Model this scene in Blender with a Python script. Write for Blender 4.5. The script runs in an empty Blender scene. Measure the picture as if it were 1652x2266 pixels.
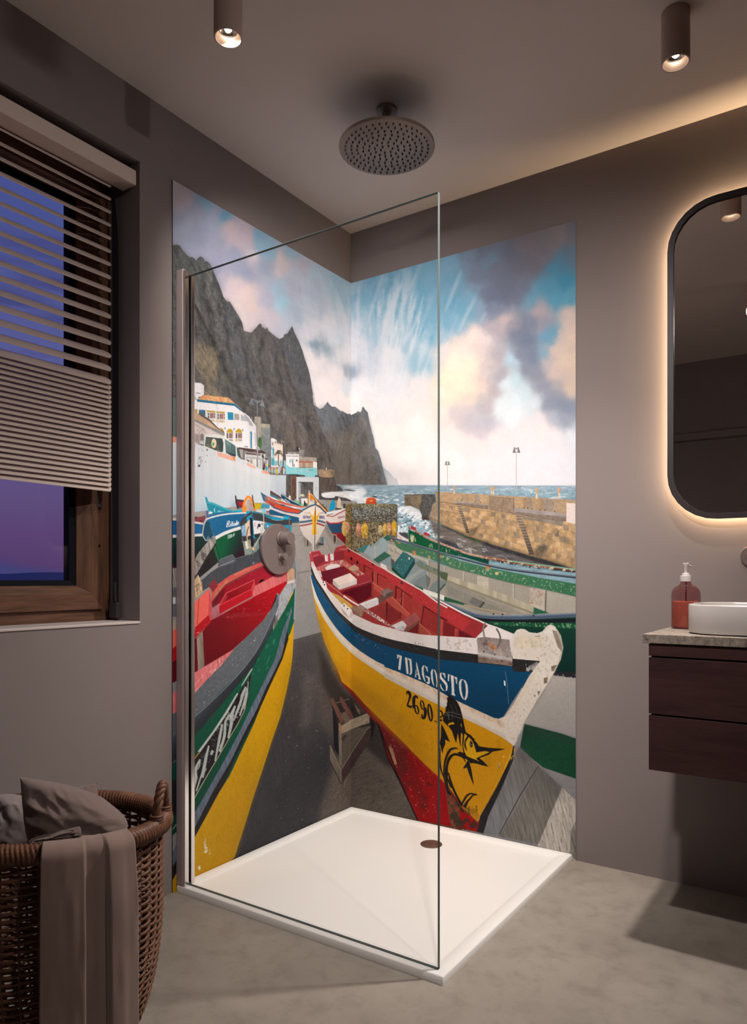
# ---------------------------------------------------------------- camera / survey
import numpy as np, math
FPX, HZ, YAW = 1605.0, 1281.0, math.radians(33.844)
CAM = (1.875, -2.616, 1.03)
LM, RM, MH = 1.0035, 1.0075, 2.339          # printed panels: width on each wall, height
PT = 0.004                                   # panel thickness
_d = (-math.sin(YAW), math.cos(YAW)); _r = (math.cos(YAW), math.sin(YAW))

def ray(u, v):
    k = (u-826.0)/FPX
    return (_d[0]+_r[0]*k, _d[1]+_r[1]*k, (HZ-v)/FPX)

def on_left(u, v, x=0.0):
    q = ray(u, v); t = (x-CAM[0])/q[0]
    return (x, CAM[1]+t*q[1], CAM[2]+t*q[2])

def on_right(u, v, y=0.0):
    q = ray(u, v); t = (y-CAM[1])/q[1]
    return (CAM[0]+t*q[0], y, CAM[2]+t*q[2])

def on_level(u, v, z):
    q = ray(u, v); t = (z-CAM[2])/q[2]
    return (CAM[0]+t*q[0], CAM[1]+t*q[1], z)

# ---------------------------------------------------------------- the harbour print
class Print:
    """A harbour photograph printed on the two panels, drawn in panel metres:
    s runs from -LM (left panel, outer edge) over 0 (corner) to RM, z is height."""
    DS, DZ = 0.0020, 0.0016
    ZOOM = dict(A=(370,390,3.9333), B=(770,480,3.239), C=(770,780,3.239), D=(380,760,5.1625), E=(600,780,5.5067),
                F=(380,820,9.178), G=(540,860,9.178), H=(380,960,9.178), I=(380,1080,7.509), J=(560,1030,7.509),
                K=(740,1050,7.509), L=(880,1060,8.26), M=(1070,1060,7.867), N=(380,1220,5.507), O=(660,1170,5.1625),
                Q=(820,1160,3.591), R=(370,1450,4.442), S=(620,1360,4.721), T=(850,1360,3.842), U=(820,1560,3.591),
                Y=(670,1280,8.26), V=(400,1460,7.083), W=(860,1430,8.26), X=(940,1530,8.26), P=(0,0,1.0))
    def __init__(self):
        self.nx = int(round((LM+RM)/self.DS))+1; self.nz = int(round(MH/self.DZ))+1
        self.s = -LM+self.DS*np.arange(self.nx); self.z = MH-self.DZ*np.arange(self.nz)
        S, Z = np.meshgrid(self.s, self.z); self.S, self.Z = S.astype(np.float32), Z.astype(np.float32)
        X = np.where(S < 0, PT, S+PT); Y = np.where(S < 0, S-PT, -PT)
        qx, qy = X-CAM[0], Y-CAM[1]
        dep = qx*_d[0]+qy*_d[1]
        self.U = (826+FPX*(qx*_r[0]+qy*_r[1])/dep).astype(np.float32)
        self.V = (HZ-FPX*(Z-CAM[2])/dep).astype(np.float32)
        self.img = np.zeros((self.nz, self.nx, 3), np.float32)+128
        rng = np.random.RandomState(7); self.tab = rng.rand(256, 256).astype(np.float32)
        self.clip = None
        self.tex = {}
    # -- noise
    def noise(self, x, y, seed=0):
        xi = np.floor(x).astype(np.int32); yi = np.floor(y).astype(np.int32)
        fx = (x-xi).astype(np.float32); fy = (y-yi).astype(np.float32)
        fx = fx*fx*(3-2*fx); fy = fy*fy*(3-2*fy)
        a, b = (xi+seed*37) & 255, (yi+seed*91) & 255; a1, b1 = (a+1) & 255, (b+1) & 255
        t = self.tab
        return (t[b, a]*(1-fx)+t[b, a1]*fx)*(1-fy)+(t[b1, a]*(1-fx)+t[b1, a1]*fx)*fy
    def fbm(self, sx, sy, octv=4, seed=0, rot=0.0, gain=0.55, sl=None):
        S, Z = (self.S, self.Z) if sl is None else (self.S[sl], self.Z[sl])
        c, s = math.cos(rot), math.sin(rot)
        x = (S*c+Z*s)*sx; y = (-S*s+Z*c)*sy
        out = 0; amp = 1.0; tot = 0
        for i in range(octv):
            out = out+amp*self.noise(x+i*13.7, y+i*7.1, seed+i); tot += amp; amp *= gain; x = x*2.03; y = y*2.03
        return out/tot-0.5
    def texture(self, name, sl):
        if name not in self.tex:
            f = self.fbm
            g = {'fine': lambda: f(330, 330, 2, 3)*1.3, 'grain': lambda: f(120, 120, 4, 11),
                 'paint': lambda: f(9, 9, 4, 21)*0.7+f(150, 150, 3, 23)*0.7,
                 'rock': lambda: f(26, 17, 6, 31, .3, .8)*1.1+(.3-np.abs(f(34, 14, 5, 33, .35, .75))*2.2)+f(240, 240, 2, 34)*.5, 'rockv': lambda: f(40, 9, 5, 35, -.35, .8)*1.2+(.28-np.abs(f(40, 8, 5, 37, -.2, .75))*2.0)+f(240, 240, 2, 34)*.5,
                 'brush': lambda: f(40, 330, 3, 41, .52)*.8+f(6, 6, 4, 45)*.7+f(200, 200, 2, 46)*.6, 'brush2': lambda: f(220, 16, 3, 43, .25)*1.3+f(6, 6, 3, 47)*.5,
                 'streak': lambda: f(55, 5, 4, 51)*1.0, 'stone': lambda: f(60, 60, 5, 61, 0, .7)*1.6,
                 'mesh': lambda: f(200, 200, 3, 71, .78, .9)*2.2, 'sea': lambda: f(28, 130, 5, 81, 0, .75)*2.0,
                 'big': lambda: f(4, 4, 4, 91)*1.2}[name]()
            self.tex[name] = g.astype(np.float32)
        return self.tex[name][sl]
    # -- geometry
    def pts(self, frame, text):
        out = []
        for t in text.split():
            if len(t) == 1: frame = t; continue
            x0, y0, k = self.ZOOM[frame]; a, b = t.split(',')
            out.append((x0+float(a)/k, y0+float(b)/k))
        return np.array(out)
    @staticmethod
    def fold(P):
        """add the points where an outline crosses the room corner"""
        out = []
        for i in range(len(P)):
            a, b = P[i-1], P[i]
            if (a[0]-775.5)*(b[0]-775.5) < 0:
                t = (775.5-a[0])/(b[0]-a[0]); out.append(a+(b-a)*t)
            out.append(b)
        return np.array(out)
    def grid(self, P):
        """pixel survey point -> canvas row/column"""
        u, v = P[:, 0], P[:, 1]; k = (u-826.0)/FPX
        dx, dy, dz = _d[0]+_r[0]*k, _d[1]+_r[1]*k, (HZ-v)/FPX
        tl = (PT-CAM[0])/dx; tr = (-PT-CAM[1])/dy
        yl = CAM[1]+tl*dy; xr = CAM[0]+tr*dx
        left = yl < -PT
        s = np.where(left, yl+PT, xr-PT); z = CAM[2]+np.where(left, tl, tr)*dz
        return np.stack([(s+LM)/self.DS, (MH-z)/self.DZ], 1)
    def smooth(self, P, n=5, closed=True):
        m = len(P); out = []
        for i in range(m if closed else m-1):
            if closed: a, b, c, d = P[i-1], P[i], P[(i+1) % m], P[(i+2) % m]
            else: a, b, c, d = P[max(i-1, 0)], P[i], P[i+1], P[min(i+2, m-1)]
            for j in range(n):
                t = j/n
                out.append(.5*((2*b)+(-a+c)*t+(2*a-5*b+4*c-d)*t*t+(-a+3*b-3*c+d)*t**3))
        if not closed: out.append(P[-1])
        return np.array(out)
    def mask(self, G, ss=3):
        x0 = max(int(np.floor(G[:, 0].min()))-1, 0); x1 = min(int(np.ceil(G[:, 0].max()))+2, self.nx)
        y0 = max(int(np.floor(G[:, 1].min()))-1, 0); y1 = min(int(np.ceil(G[:, 1].max()))+2, self.nz)
        if x1 <= x0 or y1 <= y0: return None
        w, h = (x1-x0)*ss, (y1-y0)*ss
        acc = np.zeros((h, w+1), np.int32)
        X = (G[:, 0]-x0+.5)*ss; Y = (G[:, 1]-y0+.5)*ss
        for i in range(len(G)):
            xa, ya, xb, yb = X[i-1], Y[i-1], X[i], Y[i]
            if ya == yb: continue
            if ya > yb: xa, ya, xb, yb = xb, yb, xa, ya
            r0 = max(int(math.ceil(ya-.5)), 0); r1 = min(int(math.ceil(yb-.5)), h)
            if r1 <= r0: continue
            rr = np.arange(r0, r1)
            xc = xa+(rr+.5-ya)*(xb-xa)/(yb-ya)
            np.add.at(acc, (rr, np.clip(np.ceil(xc-.5).astype(int), 0, w)), 1)
        m = (np.cumsum(acc, 1)[:, :w] & 1).astype(np.float32)
        m = m.reshape(y1-y0, ss, x1-x0, ss).mean((1, 3))
        return (slice(y0, y1), slice(x0, x1)), m
    @staticmethod
    def blur(m, r):
        r = int(round(r))
        if r < 1: return m
        for ax in (0, 1):
            for _ in range(2):
                p = [(0, 0), (0, 0)]; p[ax] = (r+1, r)
                c = np.cumsum(np.pad(m, p, mode='edge'), ax)
                n = m.shape[ax]
                m = (np.take(c, range(2*r+1, 2*r+1+n), ax)-np.take(c, range(0, n), ax))/(2*r+1)
        return m
    # -- drawing
    def paint(self, sl, a, col, tex=None, amt=0.0, g=None, op=1.0, tint=None):
        if self.clip is not None: a = a*self.clip[sl]
        a = (a*op)[..., None]
        c = np.array(col, np.float32)
        if g:                                            # linear blend between two survey points
            (p0, p1, c2) = g
            q = self.grid(np.array([p0, p1], float))
            d = q[1]-q[0]; L = (d*d).sum()
            jj, ii = np.mgrid[sl[0], sl[1]]
            t = np.clip(((ii-q[0, 0])*d[0]+(jj-q[0, 1])*d[1])/L, 0, 1)[..., None].astype(np.float32)
            c = c*(1-t)+np.array(c2, np.float32)*t
        if tex:
            n = self.texture(tex, sl)[..., None]
            if tint is not None:
                k = np.clip(.5+n*amt, 0, 1); c = c*(1-k)+np.array(tint, np.float32)*k
            else: c = c*(1+amt*n)
        self.img[sl] = self.img[sl]*(1-a)+np.clip(c, 0, 255)*a
    def F(self, frame, text, col, tex='paint', amt=.16, sm=0, fe=0, **kw):
        P = self.pts(frame, text)
        if sm: P = self.smooth(P, sm)
        self.fill(P, col, tex, amt, fe, **kw)
    def fill(self, P, col, tex=None, amt=0, fe=0, **kw):
        G = self.grid(self.fold(P))
        r = self.mask(G)
        if r is None: return
        sl, m = r
        if fe:
            p = int(3*fe)+1
            y0, y1 = max(sl[0].start-p, 0), min(sl[0].stop+p, self.nz); x0, x1 = max(sl[1].start-p, 0), min(sl[1].stop+p, self.nx)
            M = np.zeros((y1-y0, x1-x0), np.float32)
            M[sl[0].start-y0:sl[0].stop-y0, sl[1].start-x0:sl[1].stop-x0] = m
            m = self.blur(M, fe); sl = (slice(y0, y1), slice(x0, x1))
        self.paint(sl, m, col, tex, amt, **kw)
    def Ln(self, frame, text, w, col, sm=0, **kw):
        """a line; w = width(s) in survey pixels"""
        P = self.pts(frame, text)
        if sm: P = self.smooth(P, sm, False)
        n = len(P)
        ws = np.interp(np.linspace(0, 1, n), np.linspace(0, 1, len(w)), w) if hasattr(w, '__len__') else np.full(n, float(w))
        t = np.gradient(P, axis=0) if n > 2 else np.repeat(P[1:]-P[:1], 2, 0)
        nn = np.stack([-t[:, 1], t[:, 0]], 1); nn /= np.maximum(np.linalg.norm(nn, axis=1), 1e-6)[:, None]
        Q = np.concatenate([P+nn*ws[:, None]/2, (P-nn*ws[:, None]/2)[::-1]])
        kw.setdefault('tex', 'paint'); kw.setdefault('amt', .15)
        self.fill(Q, col, **kw)
    def El(self, frame, x, y, rx, ry, col, rot=0, **kw):
        a = np.linspace(0, 2*np.pi, 28, endpoint=False); c, s = math.cos(rot), math.sin(rot)
        px, py = rx*np.cos(a), ry*np.sin(a)
        self.F(frame, ' '.join('%.2f,%.2f' % (x+i*c-j*s, y+i*s+j*c) for i, j in zip(px, py)), col, **kw)
    def Blob(self, u, v, ru, rv, col, op=1.0, rot=0.0, warp=.5, seed=0, soft=.5, fq=9):
        fq = max(fq, 260./min(ru, rv))
        """a cloud: soft ellipse in the print with a ragged edge"""
        R = max(ru, rv)*1.7
        g = self.grid(np.array([[u-R, v-R], [u+R, v-R], [u-R, v+R], [u+R, v+R]]))
        x0, x1 = max(int(g[:, 0].min()), 0), min(int(g[:, 0].max())+1, self.nx)
        y0, y1 = max(int(g[:, 1].min()), 0), min(int(g[:, 1].max())+1, self.nz)
        if x1 <= x0 or y1 <= y0: return
        sl = (slice(y0, y1), slice(x0, x1))
        c, s = math.cos(rot), math.sin(rot)
        a = self.U[sl]-u; b = self.V[sl]-v
        d = np.sqrt(((a*c+b*s)/ru)**2+((-a*s+b*c)/rv)**2)
        d = d+warp*self.fbm(fq, fq*.7, 5, 101+seed, 0, .65, sl)*2.6
        m = np.clip((1-d)/soft+.0, 0, 1); m = m*m*(3-2*m)
        self.paint(sl, m, col, 'fine', .03, op=op)
    def specks(self, frame, text, col, thr=.62, scale=(90, 90), seed=5, op=1.0, rot=0.0, soft=.06):
        P = self.pts(frame, text); r = self.mask(self.grid(P))
        if r is None: return
        sl, m = r
        n = self.fbm(scale[0], scale[1], 3, 201+seed, rot, .6, sl)+.5
        self.paint(sl, m*np.clip((n-thr)/soft, 0, 1), col, op=op)
    def sat(self, k, gain=1.0):
        g = self.img.mean(2, keepdims=True); self.img = (g+(self.img-g)*k)*gain
def draw_sky(p):
    ctl = """385,405,192,172,180 400,440,188,170,182 430,470,150,150,170 455,450,125,165,195 470,470,160,160,185 500,477,105,158,190
    390,500,150,155,175 430,520,138,140,163 480,540,150,150,172 510,505,200,175,180 525,530,195,172,180 555,530,198,173,182 548,500,190,170,182
    572,525,120,170,200 590,545,140,178,205 560,570,210,190,200 520,570,150,152,178 480,590,145,143,168 540,600,150,152,178 590,590,158,165,188
    620,570,218,192,192 622,590,212,190,195 640,560,150,186,210 600,560,140,180,208 490,620,172,160,175 520,640,205,180,182 545,655,220,188,182 560,680,215,185,178
    530,690,210,188,182 560,710,205,185,185 590,660,175,170,190 620,640,160,185,205 625,670,155,195,215 600,700,195,180,188 620,730,180,178,192 650,700,170,180,198
    650,640,178,178,198 660,600,180,190,210 690,600,178,200,220 665,590,192,180,195 700,640,180,190,210 720,620,175,200,220 745,615,160,198,222 700,690,185,192,208
    680,740,215,208,215 720,720,220,215,222 705,765,140,155,172 725,775,135,160,178 690,760,150,172,188 675,780,235,222,222 700,800,240,225,222 740,740,205,215,225 770,730,190,205,220 760,780,225,222,225
    770,820,160,170,185 745,830,240,225,225 760,860,220,222,228 740,880,250,232,228 775,880,252,235,228 800,860,235,228,228 720,860,248,232,230
    800,650,125,180,208 780,640,170,200,218 830,620,115,172,202 860,610,100,165,198 800,700,160,195,212 840,680,120,178,205 830,740,170,198,212 800,760,215,215,222 850,740,150,190,208
    900,590,110,170,200 940,590,115,175,205 900,650,105,170,200 880,700,125,180,205 920,690,110,172,202 940,730,115,175,203 900,760,165,195,210 870,780,210,212,218 930,800,150,190,208
    830,800,215,212,218 870,840,225,222,225 920,860,235,222,218 900,900,245,230,222 850,900,240,230,228 800,930,250,236,228 850,960,254,240,230 920,950,254,238,228 900,1010,252,238,230 950,1010,250,235,228 880,1060,240,226,222
    990,580,120,172,200 1000,620,105,165,195 1000,670,100,165,198 990,720,118,175,203 1010,720,130,180,205 1030,690,110,172,200 1040,660,120,170,198
    1040,570,125,145,170 1060,560,118,125,148 1080,550,122,125,145 1078,570,110,160,190 1100,590,118,122,142 1130,560,112,116,138 1150,590,118,115,130 1150,540,130,122,132 1180,540,135,122,130 1200,560,130,120,130 1180,590,122,115,128
    1060,610,118,130,155 1050,640,125,150,178 1080,660,112,122,145 1110,650,110,116,138 1130,640,112,115,135 1160,630,118,122,145 1100,690,125,135,160 1090,690,130,145,170 1060,690,135,165,190
    1220,530,140,128,132 1240,520,150,135,135 1260,510,128,126,140 1262,560,105,130,155 1240,580,85,140,172 1220,590,75,148,182 1250,620,62,148,184 1210,640,80,155,188 1230,660,80,160,192 1180,660,100,160,190 1260,660,85,160,190
    1130,720,160,150,162 1118,715,215,185,180 1150,740,122,130,152 1180,700,125,135,160 1190,690,190,165,168 1195,720,150,148,165 1170,750,112,125,148 1180,790,120,130,152 1150,790,140,142,160 1210,740,100,160,190 1205,790,125,165,190 1160,820,135,138,155 1190,830,140,142,160
    1260,700,215,185,172 1265,740,222,188,170 1240,780,222,190,172 1255,800,225,190,165 1230,820,215,185,172 1215,800,205,180,175 1260,850,215,185,162 1240,860,180,165,165 1200,860,150,150,166 1215,900,145,148,165 1240,900,132,140,160 1260,900,135,140,160 1255,930,150,155,170 1225,930,170,172,185
    1050,735,238,210,200 1030,760,242,214,198 1070,760,225,200,195 1090,730,190,172,178 1010,790,252,222,195 1040,800,250,222,195 1080,800,215,192,185 1100,790,185,170,175 1110,830,175,165,172 1000,830,253,228,192 1030,850,252,225,190 1070,850,228,200,182 1095,860,190,172,172 1000,880,253,222,190 1040,880,235,205,185 1075,890,195,180,178 985,870,252,222,190 985,920,245,220,205 1010,920,215,195,192 1040,930,200,188,190 1075,930,190,182,190 1060,950,205,190,195 985,780,225,205,200 980,750,150,185,205
    1130,800,180,210,222 1145,840,195,220,226 1120,850,215,225,228 1160,870,205,220,224 1140,890,218,228,230 1110,900,222,226,228 1180,890,212,218,222 1130,920,228,228,228 1190,930,232,214,212
    1000,970,245,225,215 1050,980,240,216,210 1100,970,236,216,212 1150,950,232,214,212 1200,950,236,214,210 1230,960,228,212,212 1265,960,215,212,218 1000,1020,242,228,222 1060,1030,234,220,218 1100,1010,230,216,216 1160,1020,226,214,216 1220,1010,222,212,215 1265,1040,214,208,212 1000,1065,238,224,220 1100,1065,226,216,216 1200,1065,220,212,214"""
    c = np.array([[float(x) for x in t.split(',')] for t in ctl.split()], np.float32)
    zr = int((MH-1.30)/p.DZ)
    sl = (slice(0, zr), slice(0, p.nx))
    st = 2
    U, V = p.U[sl][::st, ::st], p.V[sl][::st, ::st]
    sub = lambda a: a[sl][::st, ::st]
    w1 = p.fbm(12, 8, 6, 301, 0, .7)[sl][::st, ::st]; w2 = p.fbm(12, 8, 6, 311, 0, .7)[sl][::st, ::st]
    U = U+w1*34; V = V+w2*40
    num = np.zeros(U.shape+(3,), np.float32); den = np.zeros(U.shape, np.float32)
    for q in c:
        d2 = (U-q[0])**2+((V-q[1])*.95)**2
        w = 1/(d2+110)**2.1
        den += w; num += w[..., None]*q[2:]
    o = num/den[..., None]
    o = np.repeat(np.repeat(o, st, 0), st, 1)[:zr, :p.nx]
    for k in range(3): o[..., k] = p.blur(o[..., k], 2)
    n = p.fbm(10, 10, 6, 321, .5, .65)[sl]+.5*p.fbm(60, 60, 3, 331)[sl]
    o = o*(1+.05*n[..., None])
    p.img[sl] = o
    # high thin streaks fanning out from the horizon
    W = np.array([240, 228, 228])
    for (a, op, w) in [("705,600 735,700 752,800", .20, 14), ("742,640 765,720 775,850", .3, 9), ("795,625 790,760", .5, 7),
        ("930,585 890,680 860,790", .35, 7), ("900,600 862,690 830,790", .28, 7), ("965,640 915,760 880,850", .2, 9), ("1020,600 1000,650 985,690", .45, 7),
        ("1052,658 1030,700 1015,735", .5, 6), ("850,600 820,690 800,760", .35, 6), ("925,700 905,740 885,770", .45, 5), ("1075,690 1062,715", .4, 4), ("920,740 905,790", .4, 6), ("1090,640 1108,655", .3, 4)]:
        p.Ln('P', a, [w*.3, w, w*.9, w*.3], W, 6, fe=2.6, op=op, tex='streak', amt=.05)
    # wisps radiating from low in the middle
    th = np.arctan2(p.U-800, 1180-p.V); rr = np.hypot(p.U-800, p.V-1180)
    n = 0
    for i, (f, g, a) in enumerate([(9, .007, 1), (22, .010, .8), (50, .018, .6), (110, .03, .4)]):
        n = n+a*p.noise(th*f+rr*.004+40, rr*g+i*9, 400+i)
    n = n/2.8+p.fbm(26, 20, 5, 341, 0, .7)*.32
    win = np.exp(-((p.U-800)/140)**2-((p.V-740)/150)**2)+.55*np.exp(-((p.U-930)/90)**2-((p.V-700)/140)**2)
    m = np.clip((n-.46)/.22, 0, 1)*np.clip(win, 0, 1)*(p.V < 1060)
    p.paint((slice(None), slice(None)), m.astype(np.float32), W, op=.6)
    m = np.clip((.46-n)/.22, 0, 1)*np.clip(win, 0, 1)*(p.V < 940)
    p.paint((slice(None), slice(None)), m.astype(np.float32), (150, 186, 206), op=.38)
    # puffs
    for (u, v, ru, rv, col, op) in [(1045,745,26,22,(243,216,206),.7),(1020,775,22,24,(248,222,204),.6),(1058,762,18,26,(236,208,200),.5),(1000,805,20,26,(253,228,200),.7),(1035,825,30,34,(252,226,194),.5),(1195,700,14,22,(172,152,160),.5),(1262,720,20,34,(218,190,178),.5),(1248,785,22,34,(228,196,172),.5),(545,650,26,32,(222,190,184),.5),(618,575,12,24,(222,196,194),.5),(512,505,16,22,(205,178,182),.4),(545,525,14,26,(203,178,184),.4),(565,567,8,14,(232,214,216),.4),(705,762,22,15,(132,152,170),.6),(728,780,16,16,(140,160,176),.5),(690,800,22,34,(246,230,228),.6),(735,850,40,50,(250,235,230),.4),(1080,1000,60,14,(240,218,210),.35),(1185,945,36,14,(240,216,208),.5),(1225,965,18,14,(236,214,212),.4),(1060,945,22,22,(192,180,190),.5),(960,800,14,30,(236,220,216),.4),(940,830,14,14,(240,226,222),.5)]:
        p.Blob(u, v, ru, rv, col, op*.75, .1, .6, int(u), 1.0, 14)
    # sunlit heads of the cumulus, then their grey undersides
    for (u, v, r, col, op) in [(1052,742,18,(246,222,210),.8),(1036,752,16,(246,218,204),.7),(1066,748,15,(240,214,206),.7),(1078,762,14,(226,202,198),.6),(1098,748,15,(206,186,188),.6),(1024,770,16,(248,222,206),.8),(1030,790,19,(252,226,204),.7),(1004,786,15,(252,230,208),.8),(992,800,15,(252,230,208),.7),(1010,806,19,(254,230,202),.7),(1040,812,23,(253,226,196),.6),(1060,790,21,(238,210,198),.6),(988,836,21,(254,230,196),.6),(1018,850,27,(254,226,190),.6),(1046,852,23,(246,214,188),.6),(1070,830,21,(220,192,184),.6),(1092,812,19,(186,172,178),.6),(1090,848,19,(184,172,178),.6),(1192,722,13,(160,152,166),.6),(1262,694,15,(222,196,182),.7),(1252,716,16,(224,196,178),.7),(1240,744,17,(222,192,174),.7),(1262,750,21,(230,198,172),.6),(1228,772,17,(216,188,174),.7),(1246,800,23,(230,198,170),.6),(1230,826,19,(216,186,172),.6),(970,870,17,(254,236,214),.5)]:
        p.Blob(u, v, r, r, col, op*.8, 0, .85, int(u*3), .8, 24)
    for (u, v, ru, rv, col, op) in [(1075,575,36,22,(118,124,146),.5),(1110,610,44,30,(112,118,140),.55),(1150,590,40,34,(116,116,134),.5),(1095,650,30,32,(108,116,140),.6),(1085,682,16,18,(120,128,152),.5),(1050,600,14,26,(122,132,156),.5),(1160,640,30,26,(114,118,142),.5),(1140,660,24,22,(116,122,146),.5),
        (1165,735,28,34,(116,126,150),.55),(1160,780,24,30,(122,130,154),.5),(1180,720,14,24,(122,130,152),.5),(1188,790,18,34,(126,134,154),.45),(1230,880,36,30,(134,140,160),.45),(1260,900,24,24,(128,138,158),.45),(1070,905,26,16,(184,174,182),.5),(1040,925,26,14,(200,184,188),.5),(1056,940,10,16,(190,180,190),.5),(700,762,18,12,(134,154,172),.5),(722,772,16,10,(140,158,174),.5)]:
        p.Blob(u, v, ru, rv, col, op, 0, .5, int(u*5), .7, 16)

def draw_land(p):
    F, L, E = p.F, p.Ln, p.El
    # farthest headland in the haze
    F('E', "1360,1395 1430,1450 1470,1490 1495,1535 1525,1530 1545,1590 1552,1616 1380,1616", (192,193,196), 'rock', .05, g=((850,1040),(868,1073),(205,200,200)))
    # middle cliff
    F('E', "470,560 520,635 590,688 630,675 660,632 687,598 700,625 735,660 775,660 815,690 855,720 865,712 900,735 935,752 950,742 975,762 1045,728 1052,708 1060,722 1095,725 1108,670 1122,660 1140,690 1175,730 1195,840 1220,950 1250,1060 1265,1165 1300,1200 1330,1290 1355,1390 1380,1500 1415,1615 760,1625 500,1300", (98,103,110), 'rock', .4, g=((745,900),(765,1060),(104,95,88)))
    F('E', "660,900 760,980 900,970 1000,900 1050,780 1100,740 1150,760 1200,1000 1240,1250 1200,1450 1000,1560 800,1580 740,1300 690,1050", (118,106,96), 'rockv', .4, op=.6, fe=8)
    F('E', "1180,760 1195,840 1250,1060 1265,1165 1300,1200 1355,1390 1415,1610 1350,1610 1300,1400 1240,1200 1200,1000", (118,124,130), 'rock', .2, op=.75, fe=3)
    F('E', "560,700 680,640 740,740 840,860 720,940 640,1000 580,860", (112,118,126), 'rock', .2, op=.6, fe=7)
    F('E', "1080,920 1120,1000 1115,1160 1090,1140 1095,1000", (84,86,92), op=.6, fe=4)
    F('E', "1150,1250 1185,1400 1160,1610 1130,1610 1140,1420", (96,96,98), op=.5, fe=4)
    F('E', "900,980 960,1090 1010,1060 1080,860 1030,900 1000,1010", (134,118,100), op=.35, fe=5)
    F('E', "720,1120 800,1200 790,1380 830,1500 780,1580 750,1400", (82,80,84), op=.45, fe=6)
    # near cliff
    F('A', "-60,600 48,600 90,595 110,605 130,640 165,680 195,708 215,702 255,735 262,715 290,697 310,710 325,742 345,740 375,765 400,830 440,920 465,985 490,1055 515,1088 542,1092 580,1155 620,1215 650,1275 665,1345 700,1355 730,1362 765,1325 800,1285 815,1285 825,1320 840,1316 846,1334 868,1315 880,1345 940,1395 975,1418 1010,1400 1015,1378 1045,1370 1070,1330 1085,1305 1105,1365 1140,1430 1175,1520 1198,1600 1224,1670 1241,1740 1253,1810 1262,1870 1268,1960 1290,2045 1320,2130 1338,2200 1362,2250 1390,2310 1425,2380 1444,2480 1452,2590 1440,2720 -60,2720", (76,74,72), 'rock', .6, g=((520,640),(640,1000),(90,81,76)))
    F('A', "48,600 90,595 130,640 195,708 255,735 290,697 345,740 375,765 400,830 470,1000 380,1100 300,1000 200,1200 48,1500", (78,80,78), 'rock', .4, op=.65, fe=7)
    F('A', "495,1060 542,1092 620,1215 665,1345 680,1420 670,1560 640,1700 560,1620 530,1400 500,1250", (80,80,82), 'rock', .45, op=.6, fe=6)
    F('A', "680,1380 760,1330 815,1285 900,1370 975,1418 1000,1480 980,1620 860,1700 720,1650 680,1500", (88,82,78), 'rockv', .4, op=.55, fe=6)
    F('A', "1000,1470 1040,1380 1085,1305 1140,1430 1198,1600 1260,1850 1290,2100 1200,1950 1080,1750 1010,1600", (84,86,90), 'rockv', .4, op=.6, fe=5)
    F('A', "200,1470 260,1450 340,1475 440,1520 430,1600 445,1660 420,1790 300,1700 205,1600", (130,112,86), 'rock', .5, op=.75, fe=3)
    F('D', "210,20 330,10 450,20 520,90 525,330 470,480 600,620 700,650 560,640 430,590 360,470 300,330 210,250", (126,110,86), 'rock', .45, op=.75, fe=6)
    F('D', "540,130 620,300 700,420 820,600 860,760 780,740 700,560 560,380", (98,98,80), 'rock', .35, op=.6, fe=6)
    F('D', "600,60 900,200 1000,420 1100,640 1060,760 980,760 900,560 760,440 640,300", (84,84,86), 'rock', .45, op=.55, fe=8)
    F('D', "1130,700 1250,620 1330,720 1420,880 1500,1000 1560,1150 1400,1200 1250,1050 1130,900", (112,98,88), 'rockv', .45, op=.5, fe=8)
    F('D', "1220,60 1330,230 1340,460 1300,420 1280,260 1220,180", (118,102,92), 'rock', .45, op=.5, fe=6)
    F('D', "1310,60 1440,120 1500,280 1460,300 1360,230", (78,82,90), 'rock', .3, op=.5, fe=6)
    F('D', "1300,390 1340,380 1350,460 1310,440", (72,76,86), op=.6, fe=3)
    F('D', "900,700 1060,760 1080,980 1150,1200 1330,1230 1240,980 1120,880", (82,82,84), 'rock', .4, op=.5, fe=7)
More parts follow.
